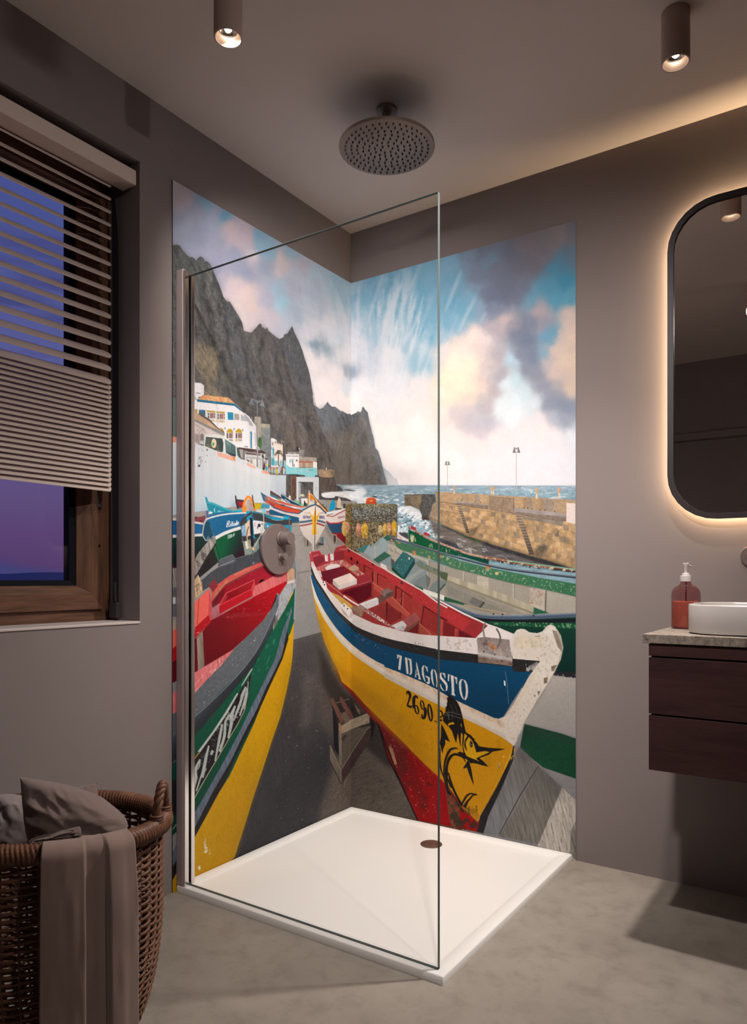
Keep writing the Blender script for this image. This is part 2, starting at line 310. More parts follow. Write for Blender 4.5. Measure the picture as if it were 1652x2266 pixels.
    for t, w, c in [("A 258,740 300,900 330,1060 380,1300 420,1480", 5, 58), ("A 375,770 380,900 330,1000 350,1150", 4, 112), ("A 495,1060 505,1200 520,1400 550,1560 560,1700", 6, 56), ("A 420,960 400,1080 430,1250 470,1420", 5, 104), ("A 545,1100 600,1240 640,1400 680,1560 700,1700", 5, 60), ("A 665,1360 690,1500 690,1640", 5, 60), ("A 815,1300 830,1420 800,1560 850,1700", 5, 62), ("A 760,1350 740,1480 780,1600", 5, 104), ("A 900,1400 960,1500 940,1640 1000,1760", 5, 64),
        ("A 1000,1430 1010,1560 1040,1700 1100,1860 1160,2000", 6, 58), ("A 1085,1320 1060,1450 1080,1560", 4, 106), ("D 560,140 620,320 720,470 800,620", 6, 62), ("D 800,40 860,220 880,420 960,560", 7, 60), ("D 930,180 1010,330 1060,480 1080,640", 6, 66), ("D 1180,160 1230,380 1260,600 1240,700", 6, 66), ("D 1120,100 1150,260 1120,420", 5, 112), ("D 1000,700 1080,760 1200,720 1290,640", 5, 112), ("D 1060,800 1180,770 1300,800 1400,900", 4, 110), ("D 1150,950 1230,1060 1260,1200", 5, 64), ("D 1330,800 1400,930 1420,1100 1440,1240", 5, 62), ("D 1460,900 1500,1000 1490,1150 1520,1280", 4, 114), ("D 1550,700 1560,900 1620,1060 1640,1230", 5, 70), ("E 320,860 400,960 420,1100", 4, 112), ("E 690,700 740,860 760,1010", 4, 88), ("E 860,740 900,880 960,980", 4, 90), ("E 1000,800 1060,900 1050,1060 1120,1240", 4, 88), ("E 1120,720 1140,860 1190,1020 1220,1200", 4, 126), ("E 780,1050 900,1100 980,1060", 3, 122), ("E 900,1200 960,1350 930,1500", 4, 86), ("E 1140,1260 1170,1400 1160,1600", 4, 86)]:
        L('A', t, [w*.4, w*1.5, w*.5], (c, c*.95, c*.91), 5, fe=2.2, op=.55, tex='rock', amt=.5)
    p.specks('A', "48,700 400,830 540,1092 665,1345 980,1420 1085,1305 1260,1850 1452,2590 760,2500 48,1600", (140,118,98), .62, (70,70), 3, .3, .4, .12)
    p.specks('A', "48,700 400,830 540,1092 665,1345 980,1420 1085,1305 1260,1850 1452,2590 760,2500 48,1600", (58,60,62), .62, (60,45), 8, .3, .4, .12)

def draw_sea(p):
    F, L, E = p.F, p.Ln, p.El
    F('P', "735,1072.5 800,1073.6 900,1074 1000,1074.3 1100,1074.6 1200,1074.8 1280,1075 1280,1300 735,1300", (128,156,168), 'sea', .22, g=((900,1076),(900,1200),(118,152,162)))
    F('P', "735,1072.5 800,1073.6 900,1074 1000,1074.3 1100,1074.6 1280,1075 1280,1086 735,1086", (140,160,172), 'sea', .15, op=.7, fe=2)
    p.specks('P', "735,1086 960,1090 960,1200 735,1200", (226,224,224), .56, (38,110), 3, .9, 0, .1)
    p.specks('P', "735,1074 1280,1076 1280,1110 735,1095", (205,210,214), .60, (50,200), 4, .7, 0, .1)
    p.specks('P', "735,1076 1280,1078 1280,1110 735,1180", (92,122,138), .60, (45,170), 9, .55, 0, .1)
    for a in ["600,1700 700,1680 830,1700 960,1690 1100,1640 1160,1720 1040,1800 800,1840 640,1820", "860,1640 1100,1620 1000,1660", "1100,1760 1300,1780 1200,1850 1000,1840"]:
        F('E', a, (232,228,226), 'sea', .1, sm=3, fe=3, op=.9)
    F('K', "1040,560 1200,520 1300,530 1400,600 1480,660 1440,720 1300,690 1150,620", (228,224,222), 'sea', .15, sm=3, fe=2, op=.9)
    F('K', "1050,620 1400,750 1560,900 1500,1000 1300,960 1100,900", (140,178,190), 'sea', .35, fe=4, op=.6)
    p.specks('L', "0,480 420,620 700,860 720,1100 300,900 0,980", (236,238,238), .52, (60,110), 6, .9, .3, .08)
    p.specks('L', "0,620 420,700 600,860 400,900 0,900", (62,88,100), .60, (60,140), 12, .7, .3, .06)
    # muddy harbour water below the quay
    F('L', "560,730 720,800 1000,910 1250,1030 1652,1160 1652,1500 1300,1400 1000,1270 720,1150 620,900", (108,96,88), 'sea', .35, fe=3)
    F('M', "-60,1080 400,1210 800,1330 1575,1560 1575,1620 800,1520 0,1400", (90,84,82), 'sea', .4, fe=2)
    p.specks('L', "640,930 1652,1250 1652,1500 1100,1320 720,1150", (190,190,190), .6, (50,140), 16, .6, -.3, .08)
    F('L', "760,1100 900,1130 1050,1180 1100,1240 1150,1290 1000,1250 800,1170", (60,60,64), 'rock', .4, sm=3)
    F('L', "20,975 180,990 195,1100 60,1080", (70,68,70), 'rock', .5)
    # lava rocks on the left shore
    F('J', "1090,190 1340,190 1365,320 1440,350 1490,400 1500,430 1300,440 1100,470 1085,420", (78,70,66), 'rockv', .5)
    F('J', "1070,75 1120,60 1200,80 1280,65 1340,70 1345,190 1260,205 1140,195 1090,180", (150,120,90), 'rock', .5)
    F('J', "1100,200 1260,200 1340,240 1380,330 1340,430 1240,440 1130,420", (88,72,62), 'rockv', .5, op=.7)
    F('J', "1210,30 1218,30 1220,72 1206,72", (225,220,218))
    F('J', "1085,440 1150,520 1300,540 1420,520 1560,550 1640,600 1620,640 1520,650 1400,600 1230,640 1090,600", (62,60,62), 'rock', .6, sm=3)
    F('J', "1500,400 1600,395 1640,415 1560,418", (80,76,76), 'rock', .4)
    F('J', "1150,450 1400,440 1640,430 1652,560 1560,540 1400,515 1200,540", (226,222,220), 'sea', .15, fe=2, op=.85)
    F('K', "0,370 60,365 120,395 180,390 270,440 290,480 190,500 0,500", (66,64,66), 'rock', .6, sm=3)
    F('K', "610,375 660,355 705,370 700,385", (70,62,62))
    F('K', "150,255 250,250 350,268 340,278 200,270", (84,80,80))

def draw_quay(p):
    F, L, E = p.F, p.Ln, p.El
    F('L', "120,288 450,272 460,560 410,565 340,540 230,492 118,492", (124,104,80), 'stone', .45)
    F('L', "440,274 680,280 700,420 640,460 570,720 440,680 400,560 430,360", (84,80,76), 'mesh', .55)
    F('L', "120,288 450,272 450,300 120,312", (104,92,78), 'stone', .4)
    F('L', "440,665 575,720 575,750 445,748", (70,56,46))
    p.specks('L', "130,320 420,300 420,560 130,480", (168,136,88), .6, (90,14), 9, .5, 0, .1)
    # main wall
    F('L', "680,235 1000,240 1040,255 1652,285 1660,1165 1250,1035 1000,915 760,805 575,725 640,460 710,420", (178,136,90), 'stone', .34)
    F('M', "-30,268 520,300 1000,330 1430,355 1590,366 1590,1575 1000,1385 800,1335 400,1215 -30,1090", (178,138,92), 'stone', .34)
    F('L', "575,725 640,460 720,420 720,800", (158,130,100), 'stone', .4)
    # stones
    rng = np.random.RandomState(3)
    tops = lambda u: np.interp(u, [972, 1080, 1137, 1252, 1271], [1111, 1126, 1134, 1152, 1156])
    bots = lambda u: np.interp(u, [951, 1001, 1031, 1080, 1121, 1172, 1271], [1147, 1170, 1184, 1200, 1214, 1229, 1258])
    for i in range(1, 7):
        for j, u in enumerate(np.arange(966, 1271, 11.5)):
            u0 = u+(i % 2)*5+rng.uniform(-2, 2); u1 = u0+rng.uniform(8, 13)
            a, b = i/7.-.07, (i+1)/7.-.075
            y = lambda uu, t: tops(uu)+(bots(uu)-tops(uu))*t
            c = [(120,106,92), (196,150,98), (168,122,78), (186,140,88), (205,160,108), (150,120,88)][rng.randint(6)]
            F('P', '%f,%f %f,%f %f,%f %f,%f' % (u0, y(u0, a)+1, u1, y(u1, a)+1, u1, y(u1, b), u0, y(u0, b)), c, 'stone', .35, op=.55)
            if rng.rand() < .6: L('P', '%f,%f %f,%f' % (u0, y(u0, a), u1, y(u1, a)), .6, (110,86,62), op=.5)
            if rng.rand() < .5: L('P', '%f,%f %f,%f' % (u0, y(u0, a), u0, y(u0, b)), .6, (112,88,64), op=.5)
    # parapet: plain upright slabs, walkway and rounded lip
    F('L', "762,240 1000,240 1050,258 1652,288 1660,465 1055,390 1050,440 762,415", (182,142,100), 'grain', .25)
    F('M', "-10,270 520,302 1000,332 1430,357 1590,368 1590,630 1435,605 525,500 95,440 -10,425", (172,136,100), 'grain', .25)
    for u0, u1, c in [(1020,1036,(160,128,96)),(1050,1062,(150,132,112)),(1062,1079,(190,150,104)),(1136,1157,(182,142,98)),(1158,1166,(158,122,88)),(1166,1176,(140,120,100)),(1176,1194,(172,136,98)),(1194,1204,(150,116,86)),(1204,1226,(142,124,110)),(1226,1252,(170,136,100))]:
        y = lambda u: np.interp(u, [972, 1080, 1137, 1252], [1090, 1096, 1099.5, 1106]); yb = lambda u: np.interp(u, [972, 1007, 1080, 1137, 1252], [1110, 1107, 1115, 1123, 1136])
        F('P', '%f,%f %f,%f %f,%f %f,%f' % (u0, y(u0)+1, u1, y(u1)+1, u1, yb(u1)-1, u0, yb(u0)-1), c, 'grain', .25, op=.75)
        E('P', u0+1, yb(u0)-1.5, .9, 1.6, (50,40,34))
    for a, b, c in [(1008,1120,1107),]:
        pass
    F('L', "1055,390 1652,472 1652,490 1100,440 1050,445", (150,134,124), 'streak', .3)
    F('L', "1050,445 1100,438 1652,488 1652,548 1100,470 1050,470", (132,110,90), 'grain', .4)
    L('L', "760,420 900,430 1040,462 1120,474 1300,500 1652,550", .9, (88,70,56))
    L('L', "760,566 1050,625", .8, (120,96,72))
    F('M', "525,500 800,530 1435,605 1435,660 900,605 525,575", (150,136,130), 'streak', .3)
    F('M', "500,580 620,572 900,612 1435,655 1435,728 1340,728 900,665 640,618 500,610", (128,108,92), 'grain', .4)
    L('M', "500,612 640,622 900,668 1340,732 1430,728", .9, (78,64,54))
    F('M', "660,640 900,680 1380,735 1375,820 1300,810 900,730 690,700", (132,114,96), 'streak', .35)
    F('M', "105,305 525,340 525,572 440,590 95,515", (150,120,94), 'grain', .35)
    F('M', "105,303 525,338 525,346 105,312", (110,94,82)); L('M', "333,330 333,540", .6, (110,88,70)); L('M', "105,310 98,515", .8, (100,80,64)); L('M', "522,340 522,572", 1, (96,82,72))
    F('M', "95,515 440,575 530,580 530,605 440,600 90,530", (138,108,88), 'grain', .3)
    for x, y in [(125,490),(240,510),(365,530),(450,550)]: E('M', x, y, 5, 10, (50,38,34))
    F('M', "1440,415 1592,425 1592,780 1435,750", (216,192,180), 'fine', .05)
    # two stairways
    for fr, top, bot, wid, nn in [('L', (1085, 478), (1255, 985), 66, 12), ('M', (560, 620), (800, 1320), 95, 14)]:
        for i in range(nn):
            t = i/nn; t2 = (i+1)/nn
            x = top[0]+(bot[0]-top[0])*t; y = top[1]+(bot[1]-top[1])*t; y2 = top[1]+(bot[1]-top[1])*t2; w = wid*(1-.15*t)
            k = 1-.5*t
            F(fr, '%f,%f %f,%f %f,%f %f,%f' % (x, y, x+w, y+8, x+w+14, y2+8, x+8, y2), (126*k+20, 104*k+16, 84*k+14), 'stone', .3)
            L(fr, '%f,%f %f,%f' % (x, y, x+w, y+8), 1.2, (166*k+16, 138*k+14, 112*k+10)); L(fr, '%f,%f %f,%f' % (x+4, y+24, x+w+6, y+30), 1.2, (70,56,46), op=.7)
    # weed and damp along the water line
    F('L', "590,700 760,780 1000,885 1250,1000 1652,1130 1652,1165 1250,1035 1000,915 760,805 575,725", (110,88,52), 'stone', .4, op=.7, fe=2)
    F('M', "0,1050 400,1180 800,1300 1000,1350 1575,1530 1590,1575 1000,1385 800,1335 400,1215 0,1090", (98,78,50), 'stone', .4, op=.7, fe=3)
    F('L', "780,830 1000,920 1250,1040 1652,1165 1652,1215 1250,1080 1000,950 800,860", (56,52,48), 'rock', .6, fe=1)
    F('M', "-20,1090 400,1215 800,1335 1000,1385 1590,1570 1590,1600 900,1440 400,1280 -20,1140", (50,46,46), 'rock', .6, fe=1)
    F('L', "1120,1020 1250,1060 1250,1080 1150,1050", (72,92,40), 'rock', .4, fe=1); F('L', "1320,1090 1500,1150 1490,1175 1350,1130", (66,88,36), 'rock', .4, fe=1)
    F('L', "1300,900 1400,900 1480,830 1520,840 1440,950 1380,1040 1300,1010", (92,74,52), 'stone', .4, op=.7, fe=2)
    F('M', "880,1230 960,1150 1040,1130 1100,1180 1180,1050 1200,1100 1060,1250 980,1380 880,1320", (84,72,60), 'stone', .5, op=.75, fe=3)
    F('M', "1235,980 1300,880 1310,1000 1250,1010", (112,98,86), 'stone', .3)
    F('L', "680,228 740,228 740,238 680,238", (90,84,80))
    # finials and lamp posts
    for u, v in [(1004.7, 1080), (1087, 1080.5), (1091.5, 1081.5), (1187, 1085.4), (1236.5, 1084.8)]:
        k = 1.0 if u > 1100 else .72
        F('P', '%f,%f %f,%f %f,%f %f,%f' % (u-1.4*k, v+5, u+1.4*k, v+5, u+2.6*k, v+18*k, u-2.6*k, v+18*k), (222,180,140))
        E('P', u, v, 3.6*k, 7*k, (206,160,116), g=((u-3, v), (u+3, v), (186,138,96)))
    L('P', "1142,1000 1142,1097", 1.6, (176,166,162)); L('P', "989.6,1026 989.6,1089", 1.3, (176,166,160))
    for fr, x, y, s in [('P', 1142, 990, 1.0), ('P', 989.6, 1021, .68)]:
        for e in (-1, 1):
            L('P', '%f,%f %f,%f' % (x, y+4*s, x+e*5*s, y-.5*s), [2.6*s, 1.6*s], (120,112,112))
            q = x+e*4.8*s
            F('P', '%f,%f %f,%f %f,%f %f,%f' % (q-.8*s, y+1*s, q+.8*s, y+1*s, q+3.8*s, y+12*s, q-3.8*s, y+12*s), (150,140,134), g=((q-3, y), (q+3, y), (104,98,98)))
def draw_town(p):
    F, L, E = p.F, p.Ln, p.El
    # small houses, palms and the concrete block in the middle distance
    F('G', "540,1005 600,1010 660,1050 660,1120 790,1130 800,1260 800,1600 540,1600", (226,212,202), 'fine', .1)
    F('G', "735,1035 785,1035 785,1160 735,1160", (128,118,110)); F('G', "660,1095 715,1095 720,1118 660,1118", (206,130,100))
    F('G', "600,1130 800,1140 800,1400 600,1400", (228,206,190)); F('G', "615,1080 640,1060 645,1110 615,1110", (150,140,134)); F('G', "560,1090 590,1095 590,1150 560,1150", (140,134,130))
    F('G', "540,1180 600,1190 610,1400 545,1560", (150,180,190)); F('G', "575,1220 608,1220 608,1330 575,1340", (50,150,176)); F('G', "555,1420 610,1420 605,1565 560,1560", (48,158,176))
    F('G', "610,1460 680,1470 660,1570 610,1560", (120,180,190)); F('G', "720,1460 840,1460 840,1600 700,1600", (140,180,186)); F('G', "545,1240 570,1240 570,1400 545,1400", (224,220,220))
    for x, y, r, n in [(700, 1320, 88, 38), (880, 1190, 70, 30)]:
        rng = np.random.RandomState(n)
        L('G', '%f,%f %f,%f' % (x-6, y, x-10, y+240), 2.2, (98,82,64))
        for i in range(n):
            a = rng.uniform(-3.4, .3); q = r*rng.uniform(.6, 1.1)
            L('G', '%f,%f %f,%f %f,%f' % (x, y, x+q*.6*math.cos(a), y+q*.8*math.sin(a)-8, x+q*math.cos(a), y+q*math.sin(a)+q*.5), [1.6, .8], [(74,72,48), (98,88,60), (58,58,44), (112,98,70)][i % 4])
    L('G', "792,1035 792,1600", 1.8, (62,48,44)); F('G', "790,1065 825,1070 820,1100 790,1100", (66,60,58)); E('G', 802, 1085, 6, 18, (220,218,218))
    F('G', "210,570 340,575 345,710 520,725 530,790 540,1560 240,1560 200,690", (140,138,132), 'grain', .35, g=((575,930),(585,1000),(118,124,126)))
    F('G', "210,570 335,575 335,705 345,790 525,800 525,728 345,712 342,575 340,1000 260,1000 230,700", (164,150,128), 'streak', .25)
    F('G', "330,575 345,580 350,715 335,712", (120,112,104)); F('G', "340,710 520,725 528,785 345,770", (168,154,132), 'streak', .2); F('G', "520,740 540,860 545,1560 525,1560", (92,100,106))
    F('G', "200,690 250,690 250,780 180,740", (150,136,116)); F('G', "140,580 165,590 165,680 145,660", (150,140,124))
    E('G', 320, 1105, 40, 125, (66,104,44), tex='rock', amt=.6)
    # big white house
    F('D', "205,540 225,560 300,640 480,690 700,700 790,770 880,850 960,940 965,1165 1000,1190 1000,1220 760,1215 560,1100 210,900", (233,221,218), 'fine', .04)
    F('D', "800,790 890,850 960,945 965,1165 880,1170 870,890", (222,214,214), 'fine', .05); F('D', "870,890 960,945 968,1175 870,1170", (226,218,218), 'fine', .05)
    F('F', "340,235 398,235 590,255 650,300 650,490 600,520 340,610", (234,222,220), 'fine', .04); F('F', "590,258 650,302 650,488 592,500", (220,208,210))
    F('F', "340,160 385,180 450,235 398,240 396,400 340,420", (176,126,90)); L('F', "437,165 437,230", .7, (190,184,180)); L('F', "474,200 474,228", .9, (225,215,205))
    F('F', "340,455 415,460 418,595 340,600", (186,176,172)); F('F', "440,475 500,485 510,600 440,600", (176,168,166)); F('F', "446,495 470,500 470,560 446,560", (86,76,72)); F('F', "485,445 578,460 575,472 490,456", (70,60,58)); F('F', "450,470 520,510 545,560 505,580 445,500", (228,222,220))
    F('F', "650,410 760,490 690,500 650,490", (120,108,96)); L('F', "655,410 755,495", 1, (190,150,120))
    F('F', "520,580 600,520 700,492 790,510 1145,548 1270,655 1268,670", (222,140,76), 'grain', .3, g=((450,876),(510,892),(226,150,92)))
    p.specks('F', "520,580 700,492 1145,548 1268,670", (240,190,130), .58, (60,160), 3, .7)
    F('F', "508,585 1270,668 1285,670 1418,790 1398,820 1262,716 512,630", (26,116,152), 'fine', .1); F('F', "510,612 1262,696 1262,716 512,630", (20,92,126))
    L('F', "1265,655 1415,790", .9, (196,120,96))
    def window(x0, y0, x1, y1):
        F('F', '%d,%d %d,%d %d,%d %d,%d' % (x0, y0, x1, y0+14, x1, y1+8, x0, y1-8), (206,196,192))
        h = y1-y0
        F('F', '%d,%d %d,%d %d,%d %d,%d' % (x0+4, y0+2, x1, y0+14, x1, y0+.2*h, x0+10, y0+.15*h), (196,148,36))
        F('F', '%d,%f %d,%f %d,%f %d,%f' % (x0+22, y0+.17*h, x1-4, y0+.22*h, x1-4, y0+.74*h, x0+22, y0+.7*h), (232,222,218))
        for a, b, c in [(.15, .34, (92,84,82)), (.42, .6, (150,84,70)), (.63, .82, (154,90,74)), (.88, .98, (96,82,78))]:
            F('F', '%f,%f %f,%f %f,%f %f,%f' % (x0+a*(x1-x0), y0+.22*h, x0+b*(x1-x0), y0+.24*h, x0+b*(x1-x0), y0+.7*h, x0+a*(x1-x0), y0+.69*h), c)
        for a in (.15, .88): L('F', '%f,%f %f,%f' % (x0+a*(x1-x0), y0+.45*h, x0+(a+.2)*(x1-x0), y0+.46*h), 1, (230,222,218))
        F('F', '%f,%f %f,%f %f,%f %f,%f' % (x0+16, y0+.77*h, x1, y0+.81*h, x1, y1+8, x0+16, y1-6), (212,178,80))
        for t in (.84, .92): F('F', '%f,%f %f,%f %f,%f %f,%f' % (x0+.42*(x1-x0), y0+t*h, x0+.82*(x1-x0), y0+(t+.015)*h, x0+.82*(x1-x0), y0+(t+.06)*h, x0+.42*(x1-x0), y0+(t+.04)*h), (140,74,70))
        for t in (.8, .88, .97): L('F', '%f,%f %f,%f' % (x0+16, y0+t*h, x1, y0+(t+.035)*h), .9, (236,226,214))
    F('F', "340,775 520,790 520,850 530,870 340,800", (190,146,50)); F('F', "545,795 680,802 682,925 545,870", (44,112,142)); F('F', "555,830 675,840 680,920 600,880", (76,92,104), op=.7); L('F', "532,760 530,870", 1.2, (240,230,226))
    window(702, 808, 880, 1040); window(893, 826, 1072, 1055)
    L('F', "840,635 890,680 915,740 925,860 925,1120", .9, (176,172,174), sm=4)
    F('F', "1130,845 1245,852 1250,1006 1136,998", (12,140,180), 'fine', .06); F('F', "1265,872 1365,885 1368,1008 1266,1000", (150,134,122), 'streak', .4)
    for x in (1290, 1318, 1345): L('F', '%d,876 %d,1004' % (x, x), .8, (196,180,168))
    F('F', "1395,890 1560,960 1560,1030 1395,1022", (196,194,196)); 
    for i in range(5): L('F', '%d,%d %d,1024' % (1400+i*34, 900+i*14, 1440+i*28), .7, (120,124,128))
    L('F', "1395,835 1480,880 1560,940 1640,1060", 2, (236,226,224)); F('F', "1550,1000 1652,1090 1652,1150 1560,1100", (212,206,206))
    for cx in (1172, 1355):
        a = "%d,1440 %d,1250 %d,1205 %d,1185 %d,1182 %d,1195 %d,1230 %d,1265 %d,1452" % (cx-72, cx-70, cx-45, cx-15, cx+12, cx+40, cx+66, cx+72, cx+70)
        F('F', a, (206,192,188)); F('F', "%d,1255 %d,1205 %d,1185 %d,1182 %d,1195 %d,1230 %d,1268" % (cx-66, cx-45, cx-15, cx+12, cx+40, cx+66, cx+70), (204,158,20))
        for a0, b0, c in [(-58, -30, (84,76,72)), (-8, 20, (132,84,74)), (26, 52, (140,94,82)), (58, 68, (96,84,80))]: F('F', '%d,1272 %d,1275 %d,1378 %d,1372' % (cx+a0, cx+b0, cx+b0, cx+a0), c)
        F('F', '%d,1385 %d,1392 %d,1448 %d,1440' % (cx-66, cx-18, cx-18, cx-66), (208,170,70)); F('F', '%d,1402 %d,1405 %d,1422 %d,1418' % (cx-10, cx+66, cx+66, cx-10), (120,84,80)); L('F', '%d,1383 %d,1394' % (cx-66, cx+70), 1, (238,228,222)); L('F', '%d,1428 %d,1436' % (cx-66, cx+70), .9, (238,228,222))
    F('F', "965,1165 1000,1165 1040,1190 1065,1255 1040,1235", (190,146,36))
    for x, y in [(1077, 1175), (1260, 1190), (1438, 1208)]: E('F', x, y, 10, 24, (22,132,164))
    F('G', "112,1210 115,880 135,862 155,890 158,1215", (36,124,166)); F('G', "112,1210 114,900 128,900 130,1210", (190,196,204)); F('G', "210,890 235,900 240,1170 215,1160", (190,180,176))
    F('G', "0,500 40,540 100,600 180,700 190,760 100,740 90,680 0,640", (176,172,172), 'streak', .4); L('G', "0,500 60,550 110,610 190,740", 1.6, (236,228,226)); F('G', "0,1160 75,1165 75,1200 0,1190", (176,164,160))
    # old pinkish building with tiled roof
    F('F', "340,930 500,960 1040,1285 1075,1330 700,1300 660,1340 640,1500 340,1450", (208,184,174), 'streak', .18)
    F('F', "340,780 400,800 540,880 740,1010 940,1165 1050,1255 1060,1290 800,1150 600,1050 340,925", (200,156,116), 'streak', .25)
    F('F', "535,868 560,855 760,985 935,1160 1065,1250 1060,1275 930,1180 740,1020 560,905", (92,84,78))
    F('F', "340,925 600,1050 860,1180 1075,1275 1065,1330 830,1225 560,1085 340,965", (150,146,140)); L('F', "340,935 600,1062 860,1190 1070,1290", .8, (92,88,84)); L('F', "340,955 600,1080 860,1210 1065,1318", .8, (104,98,94)); L('F', "340,1060 500,1110 620,1190 660,1200", .7, (120,96,88))
    F('F', "340,1140 445,1180 450,1440 340,1420", (146,160,168)); F('F', "425,1165 445,1175 450,1440 425,1430", (80,110,128)); F('F', "460,1280 550,1300 555,1480 460,1450", (140,120,116), op=.8, fe=1)
    F('F', "565,1480 565,1310 600,1270 640,1285 660,1340 655,1460", (168,154,150)); F('F', "575,1420 575,1315 605,1275 650,1320 640,1420", (124,112,112)); L('F', "555,1480 555,1260 620,1190 670,1260", .8, (110,90,86)); E('F', 527, 1215, 6, 10, (90,70,66)); F('F', "570,1430 640,1440 640,1500 565,1480", (190,176,176))
    F('G', "1060,1190 1085,1180 1110,1190 1115,1260 1065,1260", (40,38,40)); F('G', "1105,1205 1122,1205 1122,1230 1105,1230", (226,220,216))
    # street lamp and shelter
    F('G', "0,1215 360,1262 440,1325 480,1440 475,1700 360,1640 0,1480", (150,140,134)); F('G', "60,1400 320,1440 320,1620 60,1480", (196,190,186), 'streak', .5)
    F('G', "60,1440 100,1460 100,1500 60,1480", (60,50,48)); F('G', "250,1430 270,1430 270,1600 250,1590", (120,100,90)); F('G', "120,1450 160,1460 160,1530 120,1510", (176,150,100))
    for x, t, b in [(30, 1320, 1460), (345, 1290, 1640), (410, 1330, 1650), (470, 1430, 1700)]: L('G', '%d,%d %d,%d' % (x, t, x, b), 2.6, (206,204,204))
    F('G', "-120,1190 0,1205 200,1230 360,1250 440,1310 420,1325 330,1310 150,1300 0,1255 -110,1230", (82,54,50)); F('G', "30,1300 330,1340 330,1362 30,1330", (88,62,56)); F('G', "30,1330 330,1362 330,1420 30,1385", (196,190,184)); F('G', "355,1330 400,1370 400,1420 355,1390", (70,56,44)); F('G', "415,1400 480,1430 478,1450 415,1430", (70,56,52))
    F('G', "-110,1230 -20,1240 -20,1420 -110,1380", (150,146,142), 'streak', .5)
    F('D', "870,1240 960,1255 955,1180 1005,1185 1010,1230", (150,146,146), op=.6)
    # van
    F('H', "640,260 655,150 662,55 690,15 900,8 1050,55 1200,150 1320,258 1375,400 1395,500 1300,505 1050,420 930,390 660,300", (216,210,200), 'fine', .05)
    F('H', "690,62 1020,98 1045,190 1038,350 1020,378 930,355 665,245", (74,86,78), 'big', .5, g=((455,975),(493,998),(44,58,62))); F('H', "690,62 1020,98 1022,112 692,78", (40,48,50))
    F('H', "700,200 790,230 800,290 690,245", (128,120,78), op=.6, fe=1); F('H', "880,200 960,230 960,320 880,290", (104,104,78), op=.6, fe=1)
    E('H', 853, 195, 50, 95, (234,202,152)); E('H', 840, 210, 17, 38, (36,150,62)); L('H', "870,330 970,335", 1, (200,120,70))
    F('H', "1075,115 1100,120 1290,240 1302,440 1290,468 1200,440 1095,390", (96,128,122), g=((500,975),(520,1008),(66,92,94))); F('H', "1085,120 1130,230 1180,270 1200,430 1210,200", (120,150,146), op=.5); L('H', "1205,200 1210,440", .9, (52,70,74)); F('H', "1110,370 1290,430 1290,466 1200,440", (40,56,66))
    F('H', "1310,268 1345,285 1395,480 1370,490 1330,440", (70,96,90)); L('H', "1345,285 1395,490", 1.4, (40,44,44)); L('H', "1050,60 1330,270", 1.2, (232,226,218)); F('H', "1145,432 1175,440 1172,450 1145,442", (30,30,30))
    # railing, people
    F('G', "480,1590 700,1610 840,1600 840,1770 480,1770", (128,120,114)); F('G', "480,1640 640,1620 840,1640 840,1760 500,1690", (150,196,200), op=.8); F('G', "720,1590 800,1580 800,1640 720,1640", (206,150,130), op=.8); F('G', "480,1610 660,1600 660,1650 480,1660", (200,150,130), op=.8); F('G', "700,1660 840,1660 840,1770 700,1770", (120,116,116))
    for x in (535, 600): L('G', '%d,1590 %d,1740' % (x, x), 1.3, (120,70,50))
    for x, y, c, h in [(665, 1690, (218,178,30), 72), (705, 1660, (170,186,200), 80), (800, 1680, (206,200,206), 74), (405, 1580, (110,40,70), 80), (455, 1620, (50,150,190), 50), (450, 1550, (214,190,40), 20), (415, 1660, (200,220,40), 22), (390, 1650, (60,50,56), 60), (770, 1660, (110,84,80), 60)]:
        E('G', x, y, 20, h, c)
        if h > 50: E('G', x, y-h-8, 9, 16, (52,38,34)); F('G', '%d,%d %d,%d %d,%d %d,%d' % (x-10, y+h-20, x+10, y+h-20, x+8, y+h+18, x-8, y+h+18), (50,46,50))
    # turquoise house by the shore
    F('G', "880,1285 1115,1290 1115,1340 880,1330", (146,138,130), 'stone', .4); F('G', "1115,1238 1215,1240 1212,1385 1115,1385", (140,130,126), 'stone', .4)
    F('G', "1115,1380 1470,1400 1475,1480 1115,1475", (168,152,136), 'stone', .25); F('G', "845,1330 1112,1335 1112,1605 850,1600", (234,224,222), 'fine', .05); F('G', "860,1355 1095,1360 1095,1385 860,1380", (156,150,146)); L('G', "845,1338 1112,1342", 1, (240,232,230)); L('G', "850,1390 1110,1394", .8, (240,232,230))
    for x in (885, 960, 1040): L('G', '%d,1340 %d,1390' % (x, x), .8, (236,228,226))
    F('G', "975,1430 992,1432 992,1585 975,1582", (70,84,84)); F('G', "1048,1440 1082,1445 1082,1478 1048,1475", (92,76,70)); E('G', 940, 1470, 26, 44, (150,196,200)); F('G', "1005,1530 1018,1530 1018,1590 1005,1590", (70,70,70))
    F('G', "1110,1465 1395,1475 1395,1505 1105,1500", (184,98,82), 'fine', .1); F('G', "1130,1500 1390,1508 1390,1608 1130,1600", (168,140,116), 'streak', .5); F('G', "1110,1500 1135,1500 1135,1605 1110,1605", (206,140,116)); F('G', "1395,1480 1475,1490 1478,1610 1395,1608", (236,222,212))
    F('G', "835,1560 870,1585 1000,1598 1110,1610 1300,1612 1480,1608 1492,1795 1060,1790 900,1750 845,1750", (124,202,208), 'fine', .06); F('G', "838,1480 850,1540 920,1590 870,1600 836,1600", (124,206,212))
    for x in (1035, 1157, 1278): E('G', x, 1660, 14, 34, (214,196,190)); E('G', x, 1660, 8, 22, (150,180,182))
    for a in ["1305,1640 1310,1670", "1320,1650 1330,1640 1335,1665", "1345,1645 1350,1668", "1362,1645 1372,1645 1368,1668", "1380,1645 1392,1648 1388,1666"]: L('G', a, .9, (70,120,130))
